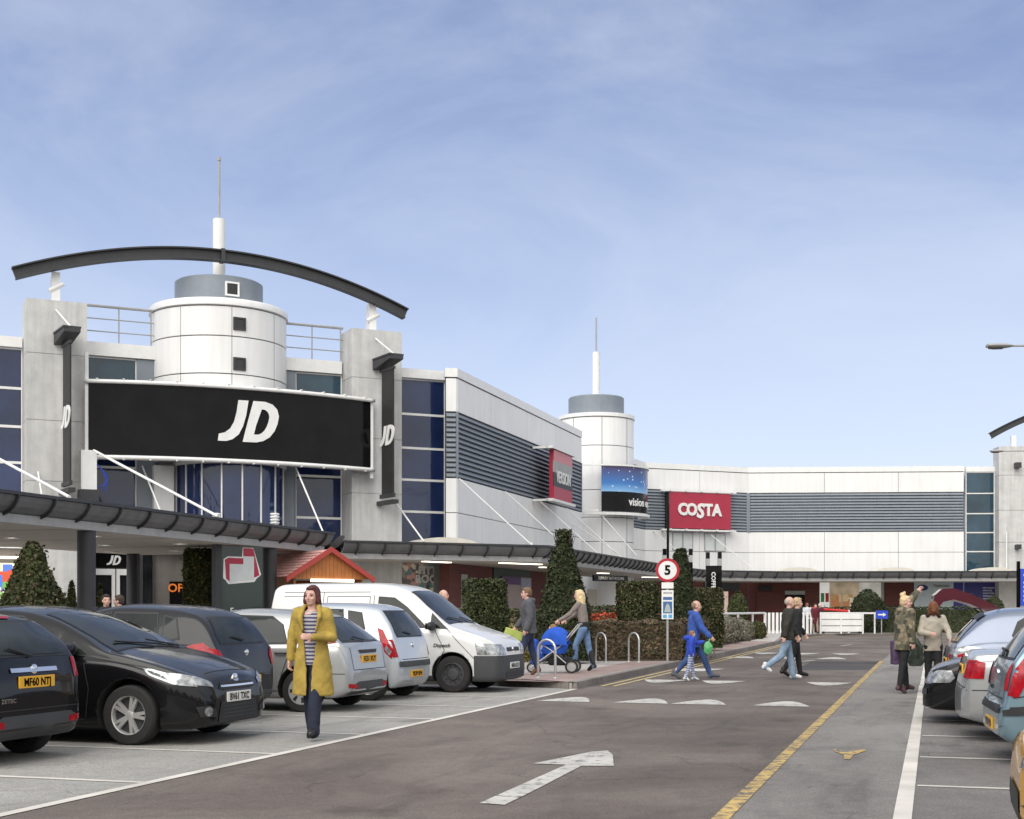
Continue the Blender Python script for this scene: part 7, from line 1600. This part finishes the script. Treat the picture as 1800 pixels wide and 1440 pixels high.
free(hb[0], 'lime green carrier bag held by the man in the grey jacket', 'bag')
# 3 blonde woman
p = at(1027, 29.2)
person('woman with long blonde hair, grey cardigan, jeans and black boots pushing the pushchair', (p.x, p.y, .125), R(158), 1.74, SKINP, ('long', (.62, .48, .27)), ('jacket', cloth('taupe_cardigan', (.22, .185, .165), .12), .008, .06), denim, bootl,
       dict(thL=24, knL=22, thR=-10, knR=6, arL=(38, 10, 22), arR=(40, 10, 20), lean=9, boots=1), fem=True, extra=lambda r, J, hz, shz: remesh((lambda e: (torso(e, [(hz - .06, 0, .125, .17), (hz + .10, .01, .115, .155), (hz + .14, .02, .10, .14)]), e)[1])(MB()), 'vest_hem', blackc, r, .014, 1, .004))
# pushchair
def pushchair(label, loc, rz):
    r = thing('pushchair', label, 'pushchair', loc, rz)      # local x forward
    bl = cloth('bright_blue_fabric', (.015, .09, .50), .25); fr = M['sheet']
    e = MB(); torso(e, [(.40, 0, .26, .20), (.48, 0, .30, .22), (.60, -.04, .28, .22), (.62, -.06, .24, .18)]); e.M = I4(); limb(e, [(.30, 0, .36), (.42, 0, .52), (.40, 0, .62)], [.13, .14, .10]); limb(e, [(.30, 0, .40), (.40, 0, .22)], [.13, .10]); remesh(e, 'seat', bl, r, .016, 2, .008)
    vs = []; n1, n2 = 10, 16
    for i in range(n1 + 1):
        a = math.pi * (.18 + .60 * i / n1)
        for j in range(n2 + 1): q = math.pi * j / n2; vs.append((-.06 + .33 * math.cos(a) * (1), .27 * -math.cos(q) * 1.0, .60 + .38 * math.sin(a) * math.sin(q) ** .6))
    MB().add(vs, [(i * (n2 + 1) + j, i * (n2 + 1) + j + 1, (i + 1) * (n2 + 1) + j + 1, (i + 1) * (n2 + 1) + j) for i in range(n1) for j in range(n2)], 0, True).build('hood', bl, r)
    f = MB()
    for s_ in (-.22, .22): f.tube([(.45, s_, .12), (-.15, s_, .55), (-.55, s_, 1.02)], .014, 8).tube([(-.40, s_, .12), (.05, s_, .50), (.22, s_, .60)], .014, 8)
    f.tube([(-.55, -.22, 1.02), (-.60, 0, 1.04), (-.55, .22, 1.02)], .020, 8).tube([(-.40, -.22, .13), (-.40, .22, .13)], .012, 6).tube([(.45, -.1, .13), (.45, .1, .13)], .012, 6); f.build('frame', fr, r)
    for x, y, rr in ((-.42, -.27, .14), (-.42, .27, .14), (.46, -.06, .11), (.46, .06, .11)):
        w = MB().at((x, y, rr), rx=R(90)); w.lathe([(rr * .72, -.02), (rr, -.016), (rr, .016), (rr * .72, .02), (rr * .72, -.02)], 20); w = w.build('wheel', TYRE, r); h = MB().at((x, y, rr), rx=R(90)); h.lathe([(0, -.012), (rr * .72, -.006), (rr * .72, .006), (0, .012)], 12); h.build('hub', M['gutter'], w)
    b = MB(); b.bbox(-.36, .10, -.18, .18, .16, .34, .05); b.build('basket', blackc, r)
    return r
p = at(973, 28.4); pushchair('bright blue pushchair with silver frame being pushed along the pavement', (p.x, p.y, .125), R(170))
def kid(label, loc, rz, seat_h, par=None):
    r = thing('person', label, 'person', loc, rz); b = MB(); ell(b, (0, 0, .42), (.085, .075, .10), 12); limb(b, [(0, 0, .34), (0, 0, .30)], [.035, .04]); torso(b, [(0, 0, .09, .10), (.15, 0, .10, .12), (.30, 0, .06, .09)]); [limb(b, [(.02, s_ * .06, .03), (.20, s_ * .07, .05), (.24, s_ * .07, -.14)], [.05, .04, .03]) for s_ in (1, -1)]; [limb(b, [(0, s_ * .11, .26), (.08, s_ * .12, .14), (.16, s_ * .05, .14)], [.035, .03, .025]) for s_ in (1, -1)]; remesh(b, 'body', SKINP, r, .012, 1)
    b = MB(); torso(b, [(-.02, 0, .11, .12), (.15, 0, .12, .14), (.31, 0, .07, .10)]); [limb(b, [(0, s_ * .11, .26), (.08, s_ * .12, .14), (.15, s_ * .06, .14)], [.045, .04, .035]) for s_ in (1, -1)]; [limb(b, [(.02, s_ * .06, .03), (.20, s_ * .07, .05), (.23, s_ * .07, -.10)], [.06, .05, .04]) for s_ in (1, -1)]; remesh(b, 'romper', cloth('pale_romper', (.42, .42, .45)), r, .012, 1)
    e = MB(); ell(e, (-.015, 0, .44), (.085, .082, .10), 12); remesh(e, 'hair', mat('hair', (.25, .15, .07), .7), r, .012, 1)
kid('small child in pale clothes sitting in the blue pushchair', (p.x - .02, p.y, .125 + .50), R(170), .5)
# 5 man in blue with boy
bluec = cloth('blue_anorak', (.035, .085, .33), .2)
p = at(1219, 28.2)
def bagy(root, J, hz, shz):
    b = MB(); ell(b, (J['wrR'].x - .05, J['wrR'].y - .05, J['wrR'].z - .24), (.10, .05, .15), 12); b.tube([J['wrR'] + Vector((0, 0, -.04)), (J['wrR'].x - .05, J['wrR'].y - .05, J['wrR'].z - .12)], .02, 6)
    o = remesh(b, 'carrier_bag', cloth('green_white_plastic', (.10, .38, .14), .4, rough=.4), root, .014, 1, .01); hb.append(o)
hb = []
person('crop haired man in a blue hooded coat striding right across the road', (p.x, p.y, .006), R(-4), 1.73, SKIN, ('bald', (.22, .15, .10)), ('hood', bluec, .035, -.16), cloth('blue_jeans', (.035, .075, .20), .25), cloth('grey_trainer', (.10, .10, .11)),
       dict(thL=30, knL=6, thR=-18, knR=26, arL=(-12, 6, 10), arR=(24, 6, 20), lean=4), extra=bagy)
free(hb[0], 'green and white carrier bag hanging from the hand of the man in blue', 'bag')
p2 = at(1214, 27.2)
person('small boy in a bright blue coat and striped trousers beside the striding man', (p2.x, p2.y, .006), R(0), 1.0, SKINP, ('short', (.25, .13, .06)), ('hood', cloth('bright_blue_coat', (.02, .06, .42), .2), .05, -.05), stripes('striped_trousers', (.5, .52, .58), (.05, .09, .3), 9), cloth('white_trainer', (.6, .6, .6)), dict(thL=10, knL=2, thR=-10, knR=8, arL=(60, 18, 40), arR=(-10, 10, 15)), hands=False, vox=.011)
p3_ = at(1204, 28.8)
b = MB(); b.M = Matrix.Translation((p3_.x, p3_.y, .72)); ell(b, (0, 0, 0), (.16, .12, .24), 12); ell(b, (0, 0, .2), (.1, .1, .1), 10); 
# 6 couple crossing
p = at(1384, 27.9)
person('man with pinkish head in a dark brown jacket, pale jeans and white trainers crossing right', (p.x, p.y, .006), R(2), 1.73, SKINP, ('bald', (.42, .33, .28)), ('jacket', cloth('dark_brown_jacket', (.028, .026, .020), .2), .03, -.08), denim2, cloth('white_trainer', (.65, .65, .65)),
       dict(thL=10, knL=0, thR=-20, knR=38, arL=(18, 8, 15), arR=(-22, 10, 12), lean=3, flare=.012))
p = at(1399, 29.0)
person('blond companion all in black partly hidden behind the man in pale jeans', (p.x, p.y, .006), R(2), 1.72, SKINP, ('short', (.45, .32, .18)), ('jacket', blackc, .02, -.12), blackc, bootl, dict(thL=8, knL=0, thR=-12, knR=20, arL=(15, 8, 20), arR=(-10, 8, 15), lean=2), fem=True)
# 7 woman in camouflage parka
camo = cells('camouflage_print', [(.085, .085, .05), (.16, .13, .08), (.05, .05, .035), (.24, .20, .14), (.10, .09, .06)], 14, .85)
p = at(1588, 23.3)
def shop1(root, J, hz, shz):
    w = J['wrL'] + Vector((-.05, .02, 0)); b = MB(); torso(b, [(w.z - .60, w.x, .10, .19), (w.z - .50, w.x, .13, .22), (w.z - .22, w.x, .10, .20), (w.z - .10, w.x, .04, .10)]); b.tube([(w.x, -.08 * 0 + 0, w.z - .12), (w.x, 0, w.z + .0)], .012, 6)
    for i in range(len(b.v)): b.v[i] = (b.v[i][0], b.v[i][1] + w.y, b.v[i][2])
    o = remesh(b, 'shopping_bag', cloth('clear_green_plastic', (.14, .19, .13), .5, rough=.35), root, .016, 1, .012); hb.append(o)
hb = []
person('woman with blonde topknot in a camouflage parka reaching up to the raised tailgate', (p.x, p.y, .006), R(18), 1.66, SKINP, ('bun', (.62, .46, .26)), ('hood', camo, .05, -.16), blackc, cloth('canvas_shoe', (.10, .05, .06)),
       dict(thL=9, knL=2, thR=-9, knR=2, arL=(130, 4, 6), arR=(-8, 14, 15), lean=3, head=-40), fem=True)
b = MB(); q = at(1609, 23.75); b.M = Matrix.Translation((q.x, q.y, 0)); torso(b, [(.46, 0, .10, .08), (.54, 0, .15, .10), (.84, 0, .13, .09), (.96, 0, .04, .04)]); sbag = remesh(b, 'shopping_bag', cloth('clear_green_plastic', (.08, .105, .08), .6, rough=.35), None, .016, 1, .012); tag(sbag, 'bulging clear green shopping bag hanging beside the camouflage parka', 'bag')
b = MB(); q = at(1562, 23.4); b.M = Matrix.Translation((q.x + .03, q.y, 0)); b.prism([(.02, -.10), (.16, -.10), (.13, .10), (.02, .10)], .50, .92); pb_ = remesh(b, 'paper_bag', cloth('purple_paper', (.075, .045, .10), .5), None, .016, 1, .008); tag(pb_, 'dark purple carrier bag on the left of the camouflage parka', 'bag')
# 8 woman in the pale jacket
p = at(1640, 23.2)
person('red haired woman in a pale beige jacket looking down by the open tailgate', (p.x, p.y, .006), R(-105), 1.58, SKINP, ('forward', (.16, .055, .02)), ('jacket', cloth('beige_jacket', (.40, .36, .30), .16), .022, -.10), blackc, bootl, dict(thL=5, knL=0, thR=-5, knR=0, arL=(14, 22, 45, 5), arR=(12, 14, 75, 45), lean=6, nod=35), fem=True,
       extra=lambda r, J, hz, shz: remesh((lambda e: (limb(e, [(.10, -.09, shz + .03), (-.06, -.06, shz + .09), (-.08, .06, shz + .09), (.10, .09, shz + .03)], [.04, .045, .045, .04]), e)[1])(MB()), 'fur_collar', mat('black_fur', (.02, .015, .012), .9, bump=1), r, .016, 1, .012, 25))
# far people
for lb, u, Y, h, rz, hc_, tp, lg, kind in (('distant woman in a dark red coat and dark skirt beside the white picket gate', 1433, 74.8, 1.66, -80, ('short', (.12, .05, .03)), cloth('dark_red_coat', (.10, .01, .02)), cloth('bare_legs', (.30, .2, .17)), -.30), ('distant woman with a white hat and dark red jacket by the board fence', 1441, 76.6, 1.70, -60, ('short', (.6, .6, .6)), cloth('maroon_jacket', (.09, .01, .03)), blackc, -.2),
                               ('distant person in white and black walking by the right picket gate', 1419, 76.4, 1.72, 100, ('short', (.2, .1, .06)), cloth('white_top', (.55, .58, .62)), dnavy, -.1), ('distant person in a black and orange jacket above the blue arrow sign', 1542, 79.0, 1.75, -120, ('short', (.15, .08, .05)), cloth('orange_jacket', (.45, .08, .02)), dnavy, -.1),
                               ('pink faced man whose head shows just behind the white van bonnet', 777, 28.6, 1.74, -10, ('bald', (.4, .28, .2)), cloth('dark_coat', (.04, .04, .05)), dnavy, -.1), ('dark figure walking by the store doors, left of the pair', 186, 26.5, 1.72, -60, ('short', (.03, .02, .02)), cloth('dark_coat', (.02, .02, .03)), dnavy, -.1), ('person in dark top with pale blue bag strap before the store doors', 212, 27.5, 1.72, 180, ('short', (.05, .03, .02)), cloth('slate_top', (.08, .12, .18)), dnavy, -.1)):
    p = at(u, Y); zz_ = .125 if Y > 27.9 or u > 700 else .022
    person(lb, (p.x, p.y, zz_), R(rz), h, SKINP, hc_, ('jacket', tp, .02, kind), lg, None, dict(thL=12, knL=3, thR=-10, knR=10), vox=.02, face=Y < 40, hands=Y < 40)
